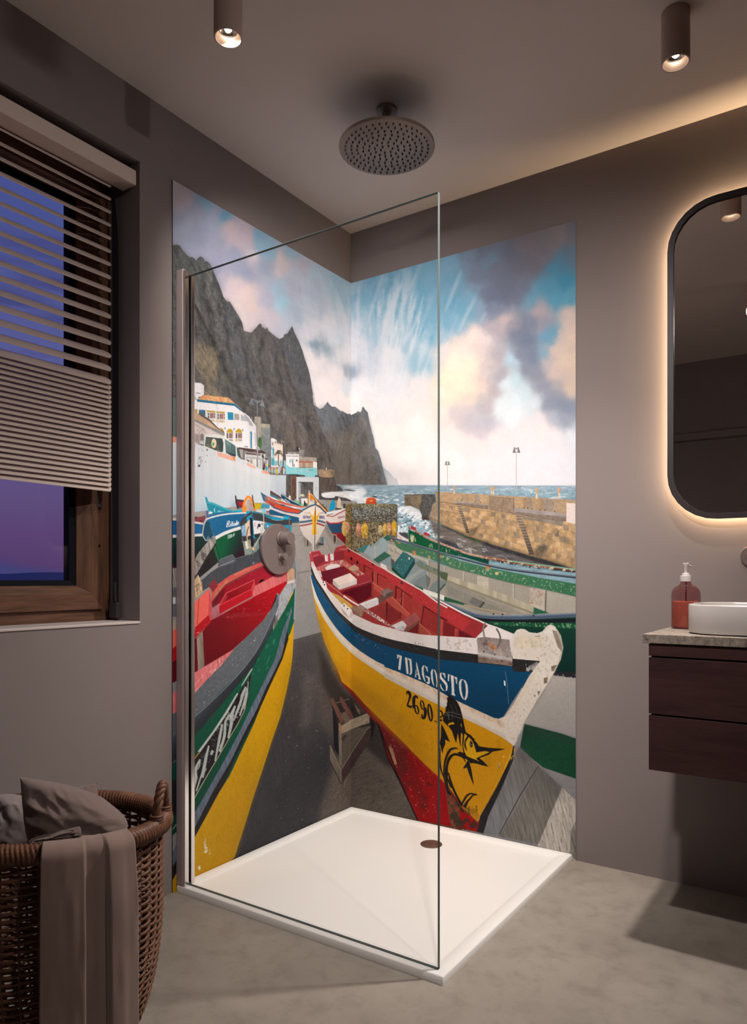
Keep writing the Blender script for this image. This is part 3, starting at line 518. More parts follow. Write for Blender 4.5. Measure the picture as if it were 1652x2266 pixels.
    # retaining walls
    F('J', "275,160 545,165 548,540 275,540", (188,196,202), 'streak', .12, g=((610,1060),(612,1100),(176,184,192))); L('J', "275,160 545,168", .8, (206,206,208))
    F('J', "545,145 715,145 715,200 640,200 640,560 545,560", (76,72,70), 'rock', .8); F('J', "625,185 720,185 720,600 640,600", (92,66,52), 'mesh', .5)
    L('J', "630,190 720,190", 2, (146,84,48)); L('J', "634,190 640,560", 2.4, (136,78,46)); L('J', "645,210 718,212", 1, (150,90,56))
    F('J', "690,140 860,165 860,185 700,190", (66,66,66), 'rock', .6); F('J', "1030,160 1090,170 1090,200 1020,190", (66,66,66), 'rock', .6); F('J', "1085,300 1100,340 1140,520 1120,600 1090,560", (64,62,62), 'rock', .6)
    F('J', "715,190 1088,192 1090,600 715,600", (200,201,204), 'fine', .04); F('J', "750,272 995,278 995,560 750,560", (76,74,72), 'rock', .8); F('J', "752,280 785,290 785,520 752,540", (160,160,162)); L('J', "750,276 995,280", 1, (60,62,64)); F('J', "1030,350 1058,350 1058,415 1030,415", (176,180,186)); F('J', "780,480 850,480 855,520 790,520", (150,150,130), op=.8)
    F('D', "-30,1045 215,1120 340,1165 520,1235 720,1300 860,1340 950,1400 1035,1440 1118,1495 1120,1830 1118,2000 -30,2080", (205,203,203), 'streak', .07, g=((440,1010),(430,1150),(176,192,200)))
    F('D', "520,1235 545,1240 720,1345 860,1395 1118,1495 1118,1560 860,1480 700,1400 525,1330", (212,208,206), 'streak', .08, op=.6, fe=3)
    F('D', "520,1240 720,1295 722,1350 525,1287", (232,160,134), 'fine', .05); F('D', "688,1296 722,1295 722,1348", (226,128,50)); F('D', "857,1358 955,1408 952,1436 857,1392", (234,166,142)); F('D', "1030,1448 1105,1472 1103,1497 1030,1480", (232,150,122))
    F('P', "378,965.5 389,967 389,979 378,978", (236,140,104)); F('P', "378,880 389,880 389,967 378,965", (96,106,98))
    p.F('I', "310,300 560,330 600,400 540,460 310,500", (150,186,200), 'streak', .1, op=.55, fe=10); F('I', "480,330 620,340 640,420 520,430", (120,168,190), op=.5, fe=6); F('I', "985,220 1060,230 1090,340 990,350", (126,150,170), op=.6, fe=5)
    p.specks('D', "215,1140 420,1200 400,1420 215,1400", (70,74,78), .70, (120,90), 4, .9, 0, .03)
    for t in ["310,1295 314,1330", "330,1300 332,1380", "310,1300 332,1296", "312,1350 322,1352"]: L('D', t, 1.2, (60,62,66), op=.7)
    E('D', 402, 1216, 9, 12, (60,62,66), op=.8); E('D', 222, 1165, 6, 10, (60,62,66), op=.8)
    # street lamp in front
    L('G', "265,240 265,1440", 1.5, (136,136,138)); L('G', "268,1200 275,1610", 2.2, (150,152,156))
    F('G', "152,188 262,250 365,228 368,245 275,300 255,305 165,225", (112,116,118)); F('G', "150,175 160,200 210,350 95,318", (128,132,134), g=((551,880),(563,890),(100,104,106))); F('G', "366,215 375,250 425,382 318,352", (128,132,134)); F('G', "95,312 210,345 205,358 100,328", (84,86,88)); F('G', "318,346 425,376 420,388 322,360", (84,86,88))

def draw_far_boats(p):
    F, L, E = p.F, p.Ln, p.El
    # slipway
    F('P', "380,1140 600,1110 700,1105 790,1110 790,1200 900,1240 1290,1300 1290,2000 380,2000", (152,143,135), 'brush', .12, g=((690,1190),(690,1380),(132,128,126)))
    F('P', "640,1330 700,1300 720,1420 760,1560 900,1700 1000,1900 500,1960 560,1800 640,1560", (118,114,114), 'brush', .3, op=.0)
    F('P', "600,1429 646,1417 711,1400 780,1500 1000,1700 1000,1990 380,1990 500,1700", (80,74,71), 'brush', .3, g=((690,1430),(610,1660),(50,48,51)))
    F('P', "660,1420 700,1408 690,1640 640,1700 560,1860 500,1900 600,1640", (62,60,62), 'brush2', .4, op=.5, fe=9)
    F('P', "780,1560 830,1600 1000,1700 1000,1900 780,1810 700,1830 730,1720", (94,82,72), 'brush', .3, op=.9, fe=14)
    F('P', "700,1500 760,1560 740,1640 700,1600", (92,80,74), 'brush', .3, op=.5, fe=10); F('P', "670,1480 700,1500 690,1600 665,1620", (104,92,88), 'brush', .3, op=.5, fe=9)
    p.specks('P', "650,1430 780,1560 900,1840 700,1850 520,1900 600,1650", (34,33,36), .60, (60,160), 21, .3, .52, .16)
    F('P', "700,1420 760,1530 850,1620 900,1680 860,1700 770,1620 715,1520", (40,34,33), 'brush', .2, op=.75, fe=7)
    p.specks('P', "650,1450 720,1560 760,1800 640,1850 600,1800", (176,174,172), .83, (120,120), 25, .8, 0, .03)
    L('P', "646,1417 712,1399", 1, (60,56,56)); L('P', "648,1269 690,1262", 1, (104,98,96)); L('P', "690,1262 652,1272", .8, (110,104,102)); L('J', "640,1012 780,1010", .8, (120,112,106)); L('J', "630,1165 820,1160", .8, (120,112,106)); L('J', "1180,1180 1310,1460", .8, (120,114,112)); L('J', "640,955 760,950", 1, (110,104,100))
    F('J', "640,890 780,890 790,945 640,950", (44,46,54)); F('J', "820,1180 900,1230 970,1330 860,1340", (112,102,94), op=.7, fe=2); F('J', "1030,1310 1100,1260 1170,1310 1100,1340 1050,1400", (96,88,84), op=.8, fe=2)
    F('J', "1160,990 1240,1000 1300,1130 1470,1250 1530,1320 1400,1330 1240,1150", (118,108,100), op=.6, fe=4)
    # boats moored by the wall
    F('I', "1050,125 1065,120 1078,190 1200,205 1180,345 1085,345 1055,240", (62,42,46)); F('I', "1090,232 1188,232 1125,304", (176,22,38)); F('I', "1150,250 1200,215 1195,330 1150,330", (170,24,36)); L('I', "1050,130 1090,345", 1.6, (44,44,50)); L('I', "1062,185 1200,205", 1.2, (80,70,72)); L('I', "1110,332 1180,335", 1, (200,190,190))
    F('I', "1370,248 1500,262 1470,350 1378,352", (196,164,20)); L('I', "1370,246 1502,262", 1.2, (140,120,60)); F('I', "1500,262 1630,285 1612,338 1470,335", (46,140,170)); F('I', "1400,360 1650,340 1652,420 1400,400", (198,196,198)); F('I', "1570,380 1652,378 1652,410 1570,410", (176,50,56)); F('I', "1500,350 1560,350 1560,420 1500,400", (110,190,210))
    F('I', "1610,390 1652,380 1652,430 1620,430", (30,60,100)); E('I', 1550, 318, 9, 16, (150,130,100))
    F('J', "405,490 430,500 590,625 620,640 560,640 430,560", (202,200,202)); F('J', "280,418 300,425 415,500 470,545 420,560 280,460", (112,46,46)); F('J', "278,455 400,520 470,560 440,585 278,500", (58,112,122)); L('J', "282,420 420,505 480,550", 1, (70,60,62)); F('J', "425,545 470,580 460,600 430,590", (206,150,60))
    F('J', "455,480 475,465 800,665 780,680 620,630 470,540", (18,66,96)); L('J', "460,470 600,560 810,668", 1.4, (206,200,196)); L('J', "520,555 610,620", 1.4, (196,200,204)); L('J', "405,490 590,628", 1, (80,76,74)); E('J', 605, 535, 20, 38, (216,200,186)); F('J', "690,555 720,580 860,660 830,675 740,640", (96,176,116)); L('J', "690,560 860,665", 1, (180,210,180))
    F('J', "795,545 905,545 900,670 830,660 795,600", (214,208,206)); F('J', "765,540 790,530 798,640 765,640", (96,104,112)); E('J', 810, 505, 38, 30, (196,190,160)); F('J', "780,515 905,515 905,548 780,545", (112,104,96)); F('J', "845,575 870,620 900,640 890,680 835,670", (34,34,36)); F('J', "860,620 900,640 895,675 870,670", (30,90,60))
    F('J', "120,440 210,505 330,560 520,615 700,660 890,690 800,745 760,790 755,870 760,940 650,938 270,810 262,740 280,640 165,582", (202,194,190), 'fine', .08)
    F('J', "265,735 300,730 450,790 640,840 758,865 762,942 650,938 640,890 500,850 265,815", (24,80,112)); F('J', "500,860 640,890 650,945 620,945 480,850", (30,38,56))
    F('J', "150,495 280,590 500,675 700,725 815,740 765,796 560,768 350,695 250,632 175,590", (204,68,38)); F('J', "250,630 350,692 560,768 762,796 760,810 550,785 340,712", (62,70,110)); F('J', "270,600 350,650 340,690 280,660", (120,60,80), op=.7)
    F('J', "118,440 210,500 255,560 200,605 165,585", (48,96,122)); F('J', "180,510 250,560 230,590 190,560", (150,100,96)); F('J', "215,495 330,560 520,615 700,665 890,688 805,702 600,668 400,620 270,570", (202,82,66)); F('J', "335,590 420,620 520,650 660,690 800,706 785,740 620,700 420,640", (196,182,178)); F('J', "450,640 530,660 520,690 450,665", (110,80,78)); F('J', "630,680 700,690 730,720 660,710", (226,222,220)); L('J', "270,575 420,640 620,702 800,745", 1.3, (70,56,60)); F('J', "800,715 860,700 850,740 790,745", (130,176,190))
    F('J', "1110,600 1220,600 1220,640 1110,640", (150,146,140)); F('J', "1110,640 1220,640 1220,760 1150,760", (112,106,100)); E('J', 1195, 660, 16, 24, (140,160,168))
    F('J', "905,470 930,440 960,455 1060,585 1150,670 1245,765 1170,765 1080,660 1020,580 945,560 915,640 900,640", (206,118,28)); L('J', "930,440 990,480 1060,580 1150,670 1245,765", 1.4, (66,50,46)); L('J', "935,455 1000,510 1080,620 1200,755", .8, (240,220,200)); L('J', "925,415 935,500 930,640", 1.8, (216,206,196)); F('J', "925,590 1010,600 1020,640 920,660", (204,196,190)); L('J', "975,570 1040,600", 2, (226,190,150)); F('J', "1060,620 1100,640 1085,660 1060,645", (240,220,190))
    F('J', "1330,555 1365,640 1350,720 1325,745 1270,762 1262,700 1290,620", (0,150,196), 'fine', .06); F('J', "1420,525 1450,560 1458,720 1385,722 1395,600", (218,190,166)); F('J', "1360,700 1480,720 1440,745 1360,740", (70,64,70), 'rock', .6); L('J', "1460,680 1500,740", 2, (226,224,224)); F('J', "1490,640 1530,630 1530,720 1500,720", (60,60,66), 'rock', .6)
    F('J', "1205,790 1360,745 1480,725 1535,705 1535,935 1400,962 1250,962 1205,925", (220,205,198), 'fine', .06); F('J', "1215,780 1400,745 1530,712 1440,790 1320,838 1215,825", (226,222,222)); L('J', "1205,832 1320,848 1430,790 1540,735", 2.2, (168,62,56)); F('J', "1225,815 1320,800 1340,808 1240,825", (90,90,92)); F('J', "1215,940 1270,968 1400,968 1535,940 1535,1135 1310,1125 1260,1050", (38,80,110), g=((728,1160),(762,1178),(28,64,98))); L('J', "1208,925 1270,962 1400,958 1535,922", 2.6, (196,44,52)); F('J', "1305,1120 1535,1120 1535,1320 1455,1240 1360,1160", (150,24,30), g=((740,1180),(762,1200),(110,14,22)))
    for i, a in enumerate(["1410,845 1415,890", "1425,850 1432,885 1422,868", "1440,848 1445,882", "1455,845 1460,880 1450,862", "1470,840 1472,875", "1485,838 1490,872 1480,855", "1500,835 1505,868", "1515,832 1518,865"]): L('J', a, 1, (150,50,56))
    F('J', "1315,1145 1385,1145 1390,1310 1320,1310", (150,134,112)); F('J', "1335,1165 1370,1165 1370,1290 1335,1290", (60,54,52)); L('J', "1320,1270 1385,1275", 1.6, (150,134,112))
    # white boat with the yellow star, bow on
    F('J', "850,1230 900,1240 900,1340 850,1335", (140,128,112)); F('J', "895,1240 910,1240 910,1335 895,1335", (40,38,40)); F('J', "1110,1190 1165,1190 1170,1320 1090,1320", (120,112,106)); F('J', "1140,1185 1165,1185 1165,1290 1140,1290", (60,110,130)); F('J', "1080,1290 1170,1300 1165,1325 1075,1320", (46,44,48))
    F('J', "1028,640 1090,680 1200,770 1212,830 1205,950 1185,1030 1120,1150 1060,1260 1030,1320 1012,1412 985,1412 978,1310 900,1230 830,1160 785,1060 762,950 752,810 850,730 960,670", (224,209,198), 'fine', .05, g=((690,1130),(690,1210),(188,176,166)))
    F('J', "1110,1000 1190,1010 1120,1150 1040,1290 1030,1100", (200,188,178), op=.6, fe=3)
    L('J', "752,800 830,740 930,685 1028,650 1110,695 1212,800", 3.2, (58,88,108)); L('J', "1026,575 1030,665", [1.4, 3.6], (50,84,108))
    F('J', "762,925 850,918 985,895 985,932 850,955 768,962", (72,98,118)); F('J', "1055,895 1140,915 1202,940 1195,968 1060,932", (72,98,118)); F('J', "770,990 880,975 992,945 990,972 880,1000 775,1015", (152,66,66)); F('J', "1050,945 1130,970 1188,988 1185,1016 1050,975", (152,66,66))
    F('J', "1018,740 1030,665 1040,740 1048,850 1110,765 1068,900 1046,940 1055,1150 975,1150 985,1020 975,890 920,755 1000,860", (232,166,18), 'fine', .06); L('J', "1030,680 1024,1000 1018,1400", 1.3, (44,40,42))
    rng = np.random.RandomState(2)
    for x0, x1 in ((830, 945), (1092, 1178)):
        for i in range(13):
            x = x0+(x1-x0)*i/12; L('J', '%f,%f %f,%f %f,%f' % (x, 835+rng.uniform(-8, 8), x+rng.uniform(-6, 10), 860, x+rng.uniform(-4, 8), 885+rng.uniform(-6, 6)), .9, (84,82,130))
        for i in range(6):
            x = x0+20+(x1-x0-25)*i/6; L('J', '%f,780 %f,800' % (x, x+3), .9, (150,130,130))
    # left group
    F('I', "-20,1150 330,1150 560,880 700,880 800,1000 1210,900 1210,1180 760,1240 400,1542 -20,1652", (32,29,31), 'rock', .5)
    F('I', "-20,800 310,805 510,800 560,880 640,890 600,1000 430,1080 310,1165 -20,1290", (16,54,46), 'paint', .35, g=((400,1190),(410,1225),(14,34,34))); F('I', "-20,1290 60,1290 60,1652 -20,1652", (66,24,28)); F('I', "310,1150 420,1090 330,1300 310,1320", (50,26,28))
    F('I', "-20,500 60,500 310,538 520,578 515,608 310,578 60,540 -20,530", (204,198,193)); F('I', "310,518 360,500 555,455 560,520 530,560 520,580 310,540", (128,56,64)); L('I', "340,495 420,482", 2, (30,30,32)); F('I', "470,540 500,535 505,550 470,552", (40,20,24))
    F('I', "-20,540 60,540 310,580 520,608 512,760 310,772 60,780 -20,780", (20,88,136), 'fine', .08); F('I', "-20,778 60,778 310,770 500,755 508,800 310,808 60,825 -20,828", (206,202,196))
    F('I', "550,150 570,143 585,160 605,225 700,250 870,325 1000,372 1180,385 1180,430 620,440 600,370 570,250", (30,150,166), 'fine', .06); F('I', "575,245 640,255 850,330 1100,420 640,440 615,370", (26,132,150)); L('I', "580,245 700,275 900,355 1060,405", 1, (80,186,196)); L('I', "722,330 705,350 706,378 720,400", [.6, 2.2, .6], (176,206,214), sm=4)
    for a in ["765,375 770,410", "765,377 785,380 780,395 768,395", "795,380 797,412", "795,382 812,384", "797,397 808,397", "822,384 824,414", "824,412 840,414", "850,385 852,410 866,392 872,412"]: L('I', a, 1, (150,190,196))
    F('I', "1060,360 1180,358 1190,400 1080,395", (30,160,178)); F('I', "620,385 680,400 660,430 610,430", (206,206,204)); F('I', "560,380 600,370 610,490 570,500", (80,90,130), 'rock', .6)
    F('I', "610,460 620,445 800,410 930,395 1270,400 1200,470 1140,570 1148,640 1000,690 850,740 720,810 660,880 560,860 510,780 505,690 530,600 560,545", (16,88,132), 'fine', .12, g=((500,1180),(470,1140),(20,98,140)))
    F('I', "560,545 620,560 700,740 660,870 560,860 512,780 508,690 535,600", (22,68,92)); F('I', "625,560 655,640 700,760 720,790 690,790 640,660", (50,130,160), op=.5)
    F('I', "630,440 800,405 935,392 920,412 720,446 620,472", (24,96,140)); L('I', "560,530 620,500 760,460 930,430 1100,418 1285,408", 3.4, (214,206,201), sm=3); L('I', "575,525 540,590 518,690 515,790 560,870", [2.6, 2, 1.6], (190,184,178), sm=3)
    F('I', "715,805 860,728 1000,675 1148,632 1150,680 1000,728 860,785 730,858", (212,207,202), 'paint', .1)
    F('I', "725,865 860,788 1000,732 1150,685 1165,900 1205,1090 1060,1165 790,1190 740,1010", (8,82,48), 'paint', .2, g=((500,1200),(530,1215),(34,34,32))); F('I', "1060,1100 1200,1000 1210,1110 1070,1165", (50,16,22), op=.8, fe=3); F('I', "688,990 735,950 800,1220 775,1245 720,1090", (24,96,54)); L('I', "730,960 800,1210", 1.6, (20,40,30))
    F('I', "570,850 600,790 640,850 600,890", (150,160,170), op=.5)
    return
def stroke_text(p, fr, strokes, w, col):
    for a in strokes: p.Ln(fr, a, w, col)

def draw_mid_boats(p):
    F, L, E = p.F, p.Ln, p.El
    W = (214,212,208)
    # "Ritinha" and its registration number
    for a in ["928,555 908,650", "930,553 955,548 960,575 925,598", "935,598 950,645", "978,590 966,640", "983,560 981,568", "1005,555 990,640", "992,588 1012,582", "1024,588 1010,635", "1028,560 1026,566", "1045,585 1032,632", "1042,600 1058,585 1062,600 1055,628", "1080,540 1066,622", "1072,588 1086,578 1088,592 1080,618", "1112,560 1100,570 1096,600 1106,606 1115,560 1110,604"]: L('I', a, 1.9, W)
    for a in ["905,650 925,648", "940,645 958,640"]: L('I', a, 1, W)
    for i, a in enumerate(["922,790 936,785 930,808 938,820 932,840 922,838", "944,782 957,776 951,800 960,812 953,833 944,832", "972,772 962,790 964,820 972,826 980,806 980,780 972,772", "992,765 990,820", "984,800 998,795", "1004,795 1014,792", "1022,760 1018,812", "1020,758 1038,756 1036,782 1022,788"]): L('I', a, 1.3, (190,200,196))
    # orange loop and dark stern of the next boat
    F('I', "1235,395 1225,280 1245,200 1275,180 1310,215 1330,290 1335,390", (168,152,142), 'streak', .3); L('I', "1188,400 1195,270 1225,190 1262,145 1300,165 1335,230 1340,280", 5, (240,126,30), sm=3); L('I', "1340,270 1385,372", 3, (236,120,26)); F('I', "1245,125 1275,150 1260,180", (244,130,32)); L('I', "1334,115 1345,200 1368,330", 2.2, (48,42,44)); F('I', "1185,310 1240,300 1235,400 1180,400", (236,130,40))
    F('I', "1140,610 1180,510 1290,425 1340,395 1652,470 1652,1100 1345,1180 1205,1110 1150,760", (60,62,64))
    F('J', "-120,760 0,770 180,810 300,850 500,880 600,850 640,900 630,1120 600,1180 100,1220 -80,1200", (18,140,172), 'fine', .1)
    F('J', "505,835 600,850 590,890 510,885", (16,160,190)); F('J', "0,760 180,800 320,850 300,870 150,840 0,800", (40,110,130))
    F('I', "1215,600 1290,525 1305,790 1230,825", (212,182,156)); F('I', "1150,640 1215,600 1230,790 1165,800", (120,160,190)); 
    for i in range(7): L('I', '%d,%d %d,%d' % (1160+i % 3*18, 660+i*18, 1178+i % 3*16, 672+i*16), 1.6, (206,210,214) if i % 2 else (60,100,140))
    F('I', "1345,540 1450,545 1570,560 1560,690 1500,790 1365,770", (214,206,206), 'paint', .1); F('I', "1560,570 1652,600 1652,680 1550,690", (18,140,172)); L('I', "1580,650 1590,610 1602,645", 1.3, (226,228,228)); L('I', "1612,630 1640,625", 1.2, (220,220,222))
    E('I', 1450, 620, 24, 30, (40,38,42)); L('I', "1470,640 1490,680 1480,720", 1.6, (190,186,176)); E('I', 1500, 600, 8, 18, (50,48,50)); L('I', "1545,570 1540,690", 2, (60,60,66)); E('I', 1425, 655, 8, 22, (60,50,50)); F('I', "1365,770 1500,745 1480,830 1400,840 1375,810", (46,44,46)); L('I', "1380,570 1378,640", 1.2, (196,120,110))
    F('I', "1175,870 1300,830 1340,1085 1215,1115", (124,136,122)); F('I', "1345,950 1440,850 1450,1000 1380,1080 1345,1080", (112,130,124)); F('I', "1165,820 1310,790 1310,850 1175,890", (52,54,54)); L('I', "1222,900 1285,1000", 1.6, (206,200,190)); F('I', "1215,890 1250,880 1270,1000 1235,1030", (190,180,160), 'rock', .6); L('I', "1280,640 1250,720 1245,850 1310,1000", 2.2, (92,72,56), sm=3); L('I', "1245,790 1260,900 1310,1000", 2, (206,170,130))
    F('I', "1290,490 1340,470 1345,700 1362,960 1315,970 1300,700", (26,25,29)); p.specks('I', "1290,490 1340,470 1362,960 1315,970", (120,140,150), .66, (150,150), 3, .7); F('I', "1290,380 1325,365 1330,490 1298,500", (60,130,150), 'rock', .5)
    L('I', "1142,625 1160,560 1200,500 1290,430 1330,410", 4.6, (56,56,60), sm=3); L('I', "1335,440 1450,460 1560,510 1652,560", 8, (54,55,57)); F('J', "0,800 150,840 300,890 400,910 520,900 640,900 640,985 500,995 300,965 150,930 0,900", (56,56,57), 'grain', .3); L('J', "300,895 400,915 500,905", 1, (120,180,190))
    L('I', "1435,385 1460,370 1505,400 1522,470 1520,620 1480,770 1420,880 1380,960 1345,1020", 2, (178,178,152), sm=3); L('I', "1520,380 1560,360 1560,400", 2.6, (120,186,196)); E('I', 1355, 1010, 36, 28, (186,158,126), tex='rock', amt=.5)
    # fish trap with floats
    F('K', "180,500 270,485 620,480 1040,495 1042,1090 900,1160 560,1290 180,1300", (112,98,70), 'mesh', .9)
    F('K', "285,550 1030,540 1030,800 285,760", (104,104,98), 'mesh', 1.1, op=.8); p.specks('K', "290,550 910,560 910,720 480,720 290,700", (176,182,184), .58, (160,160), 31, .6, .78, .05)
    F('K', "180,500 275,490 280,1290 180,1290", (128,106,66), 'mesh', .7); p.specks('K', "280,820 1040,800 1040,1150 280,1280", (196,182,156), .62, (220,220), 33, .7, .78, .05)
    p.specks('K', "180,500 1040,500 1040,1150 180,1290", (44,36,28), .62, (140,150), 37, .6, .3, .06)
    F('K', "260,490 620,480 1042,498 1042,545 700,540 280,545", (120,110,84), 'mesh', .9); 
    for x in (460, 635, 785, 850, 930): L('K', '%d,545 %d,800' % (x, x+6), 1.6, (92,80,56), op=.8)
    for a in ["285,545 285,1280", "1035,520 1038,1090", "290,700 920,690 1030,760", "290,810 700,740 910,690", "360,930 880,930"]: L('K', a, 1.5, (78,66,48), op=.8)
    for x, y, rx, ry, c in [(170, 900, 55, 128, (204,164,80)), (215, 880, 30, 100, (206,140,116)), (395, 925, 40, 118, (208,140,112)), (500, 940, 58, 132, (214,164,48)), (762, 928, 40, 88, (190,166,116)), (835, 915, 34, 104, (212,164,54)), (905, 898, 32, 102, (210,140,112)), (988, 895, 44, 128, (208,158,30))]:
        q = 740+x/7.509; E('K', x, y, rx, ry, c, tex='grain', amt=.35, g=((q-3, 1170), (q+rx/7.5, 1180), tuple(k*.78 for k in c)))
        p.specks('K', '%d,%d %d,%d %d,%d %d,%d' % (x-rx+8, y-ry+20, x+rx-8, y-ry+20, x+rx-8, y+ry-20, x-rx+8, y+ry-20), (236,206,186), .62, (120,120), x, .6)
    F('K', "525,450 535,405 580,385 640,385 685,410 693,455 685,485 530,485", (226,88,34), 'fine', .06, sm=4, g=((820,1102),(822,1114),(196,66,26))); L('K', "585,438 610,442 630,438", 1.4, (250,200,160))
    # white dinghy and green boat beyond
    F('K', "1035,930 1080,1000 1240,1090 1240,1140 1040,1080", (224,204,198)); L('K', "1040,1020 1090,1040 1115,1090", .9, (120,110,104))
    F('L', "190,925 340,985 600,1105 720,1160 1000,1290 1300,1390 1660,1475 1660,1560 1200,1425 760,1345 500,1250 200,1168", (12,88,50), 'paint', .25, g=((930,1190),(1050,1240),(10,66,50)))
    p.specks('L', "225,1000 330,1020 330,1160 230,1150", (206,196,150), .48, (70,40), 5, .9, 0, .08)
    for a in ["235,1010 240,1110", "262,1040 250,1100 268,1115", "280,1050 285,1130", "285,1050 300,1060", "312,1070 320,1150", "300,1110 330,1125"]: L('L', a, 1.2, (214,204,164))
    p.specks('L', "480,1150 720,1200 1100,1330 1200,1420 800,1340 560,1270", (186,178,130), .64, (200,70), 7, .7, 0, .06)
    L('L', "192,870 330,955 500,1058 720,1155 1000,1262 1300,1372 1660,1445", 4.6, (178,142,122), sm=3); p.specks('L', "190,880 330,965 720,1165 1300,1382 1660,1455 1660,1490 1300,1410 720,1190 200,930", (72,56,46), .56, (120,120), 8, .8)
    F('L', "235,850 325,890 345,950 240,905", (176,52,60)); F('L', "480,965 575,1000 582,1052 470,1022", (176,48,58)); F('L', "575,1005 600,1030 590,1060 570,1050", (90,110,100))
    L('M', "-10,1352 200,1390 420,1425 800,1490 1240,1545 1590,1590", 5, (150,98,72), sm=3); p.specks('M', "-10,1345 420,1410 800,1475 1590,1570 1590,1620 800,1530 -10,1400", (206,184,160), .55, (90,90), 9, .8); p.specks('M', "-10,1370 420,1440 800,1500 1590,1590 1590,1630 800,1550 -10,1410", (44,34,30), .52, (90,90), 19, .8); L('M', "420,1420 800,1470 1100,1510 1590,1570", 2.2, (110,168,140)); L('M', "200,1360 240,1335 330,1345 400,1385 425,1415", .9, (150,146,140), sm=3)

def draw_grey_boat(p):
    F, L, E = p.F, p.Ln, p.El
    F('Q', "0,180 60,130 100,105 140,130 230,165 460,285 600,340 940,430 1390,525 1640,580 1640,1300 900,1300 860,745 600,600 440,500 300,470 160,380 0,290", (150,141,127), 'paint', .12)
    F('Q', "130,150 205,175 460,290 460,330 200,215 130,180", (176,166,148)); F('Q', "60,240 130,200 280,270 330,330 260,330 150,270", (168,158,140))
    F('Q', "0,180 60,130 100,108 140,145 132,222 20,282 -10,285", (142,156,156), 'streak', .1, g=((822,1215),(850,1200),(128,146,148))); L('Q', "32,170 35,268", 2, (120,116,102)); L('Q', "38,170 40,265", 1.2, (176,164,140))
    F('Q', "100,108 135,83 160,112 130,140 108,135", (46,96,78)); F('K', "380,1260 400,1220 575,1155 600,1215 500,1270 480,1310", (64,122,116)); F('K', "575,1160 610,1215 680,1180 720,1170 745,1080 800,1040 890,1120 880,1250 660,1390 480,1310 500,1270", (146,160,160), 'streak', .1); L('K', "575,1155 610,1212 700,1172 735,1130 745,1075 800,1040", 1.6, (120,150,140)); L('K', "672,1185 680,1390", 2.2, (186,170,146))
    F('Q', "20,282 110,218 162,250 60,310", (50,94,78)); F('Q', "60,312 165,252 170,330 120,350", (128,142,142)); F('Q', "160,270 185,285 190,350 165,340", (84,80,72))
    # far gunwale
    F('Q', "178,128 220,138 530,222 700,288 900,338 1100,378 1350,428 1640,475 1640,578 1350,512 1100,462 850,400 650,350 460,272 240,205 205,180", (66,112,80), 'paint', .2, g=((900,1210),(1250,1300),(52,106,72)))
    p.specks('Q', "220,150 530,235 900,350 1350,440 1640,490 1640,570 1350,505 850,395 460,265", (186,180,150), .64, (190,120), 41, .7, -.25, .06)
    for x, y, w, h in [(345, 228, 26, 38), (222, 148, 18, 14), (556, 258, 20, 20), (930, 345, 42, 26), (1000, 392, 22, 26), (465, 266, 14, 34)]: F('Q', '%d,%d %d,%d %d,%d %d,%d' % (x-w/2, y-h/2, x+w/2, y-h/2+4, x+w/2, y+h/2, x-w/2, y+h/2-4), (186,126,86) if x < 960 else (190,160,110), 'grain', .4)
    for x in (922, 940): E('Q', x, 345, 4, 5, (90,60,46))
    L('Q', "150,103 250,133 400,178 530,218 700,266 1000,340 1300,383 1640,420", 4.6, (70,77,86), sm=3); L('Q', "150,99 250,129 400,174 530,214 700,262 1000,336 1300,379 1640,416", 1.2, (126,134,144), sm=3); L('Q', "700,272 1000,347 1300,391 1640,430", 1.6, (34,38,44), sm=3)
    for x, t, b in [(455, 280, 420), (588, 335, 400), (738, 375, 600), (1133, 470, 595), (188, 185, 225), (152, 175, 210)]: L('Q', '%d,%d %d,%d' % (x, t, x-2, b), 2.6, (172,163,146)); L('Q', '%d,%d %d,%d' % (x+8, t+4, x+6, b), 1, (112,104,92))
    L('Q', "470,290 700,355 1000,440 1390,532", 1, (104,98,86)); F('Q', "845,405 935,428 935,525 845,500", (178,166,146), 'grain', .2); F('Q', "1262,505 1390,525 1385,660 1258,635", (172,156,138), 'grain', .35); p.specks('Q', "1262,505 1390,525 1385,660 1258,635", (156,104,70), .6, (40,40), 44, .7); F('Q', "1258,628 1385,655 1385,700 1300,690", (182,170,150)); L('Q', "1392,525 1385,700", 2, (70,66,58))
    F('Q', "1398,535 1640,585 1640,715 1400,712", (164,155,140), 'paint', .1); F('Q', "600,470 740,510 900,600 1130,670 1100,720 860,690 600,560", (124,119,108), op=.75, fe=3)
    # rowing bench, box, oars
    F('Q', "330,420 445,385 450,495 420,520 270,435", (118,128,128), 'fine', .1); F('Q', "345,265 445,300 450,390 330,470 270,430 350,330", (132,142,142)); F('Q', "270,432 430,340 440,352 300,460", (150,156,150))
    F('O', "1065,430 1200,255 1325,340 1195,560 1070,465", (44,98,98), 'paint', .3); F('O', "1065,432 1195,556 1190,580 1065,470", (18,62,42)); F('O', "1325,340 1332,400 1215,582 1190,570 1195,555", (22,68,68)); p.specks('O', "1065,430 1200,255 1325,340 1195,560", (186,198,186), .70, (220,220), 51, .7); E('O', 1265, 340, 9, 14, (220,214,196))
    F('Q', "440,400 475,430 470,470 445,520 440,440", (84,82,76), op=.6); F('Q', "490,470 540,440 605,452 520,545 450,535", (118,128,122)); F('Q', "520,545 605,452 605,470 525,560", (50,84,70))
    F('Q', "780,622 828,555 912,588 860,660", (108,103,97)); F('Q', "860,660 912,588 905,625 872,668", (62,66,62)); F('Q', "580,470 620,460 760,520 900,590 1130,680 1210,715 1130,712 880,610", (140,132,116))
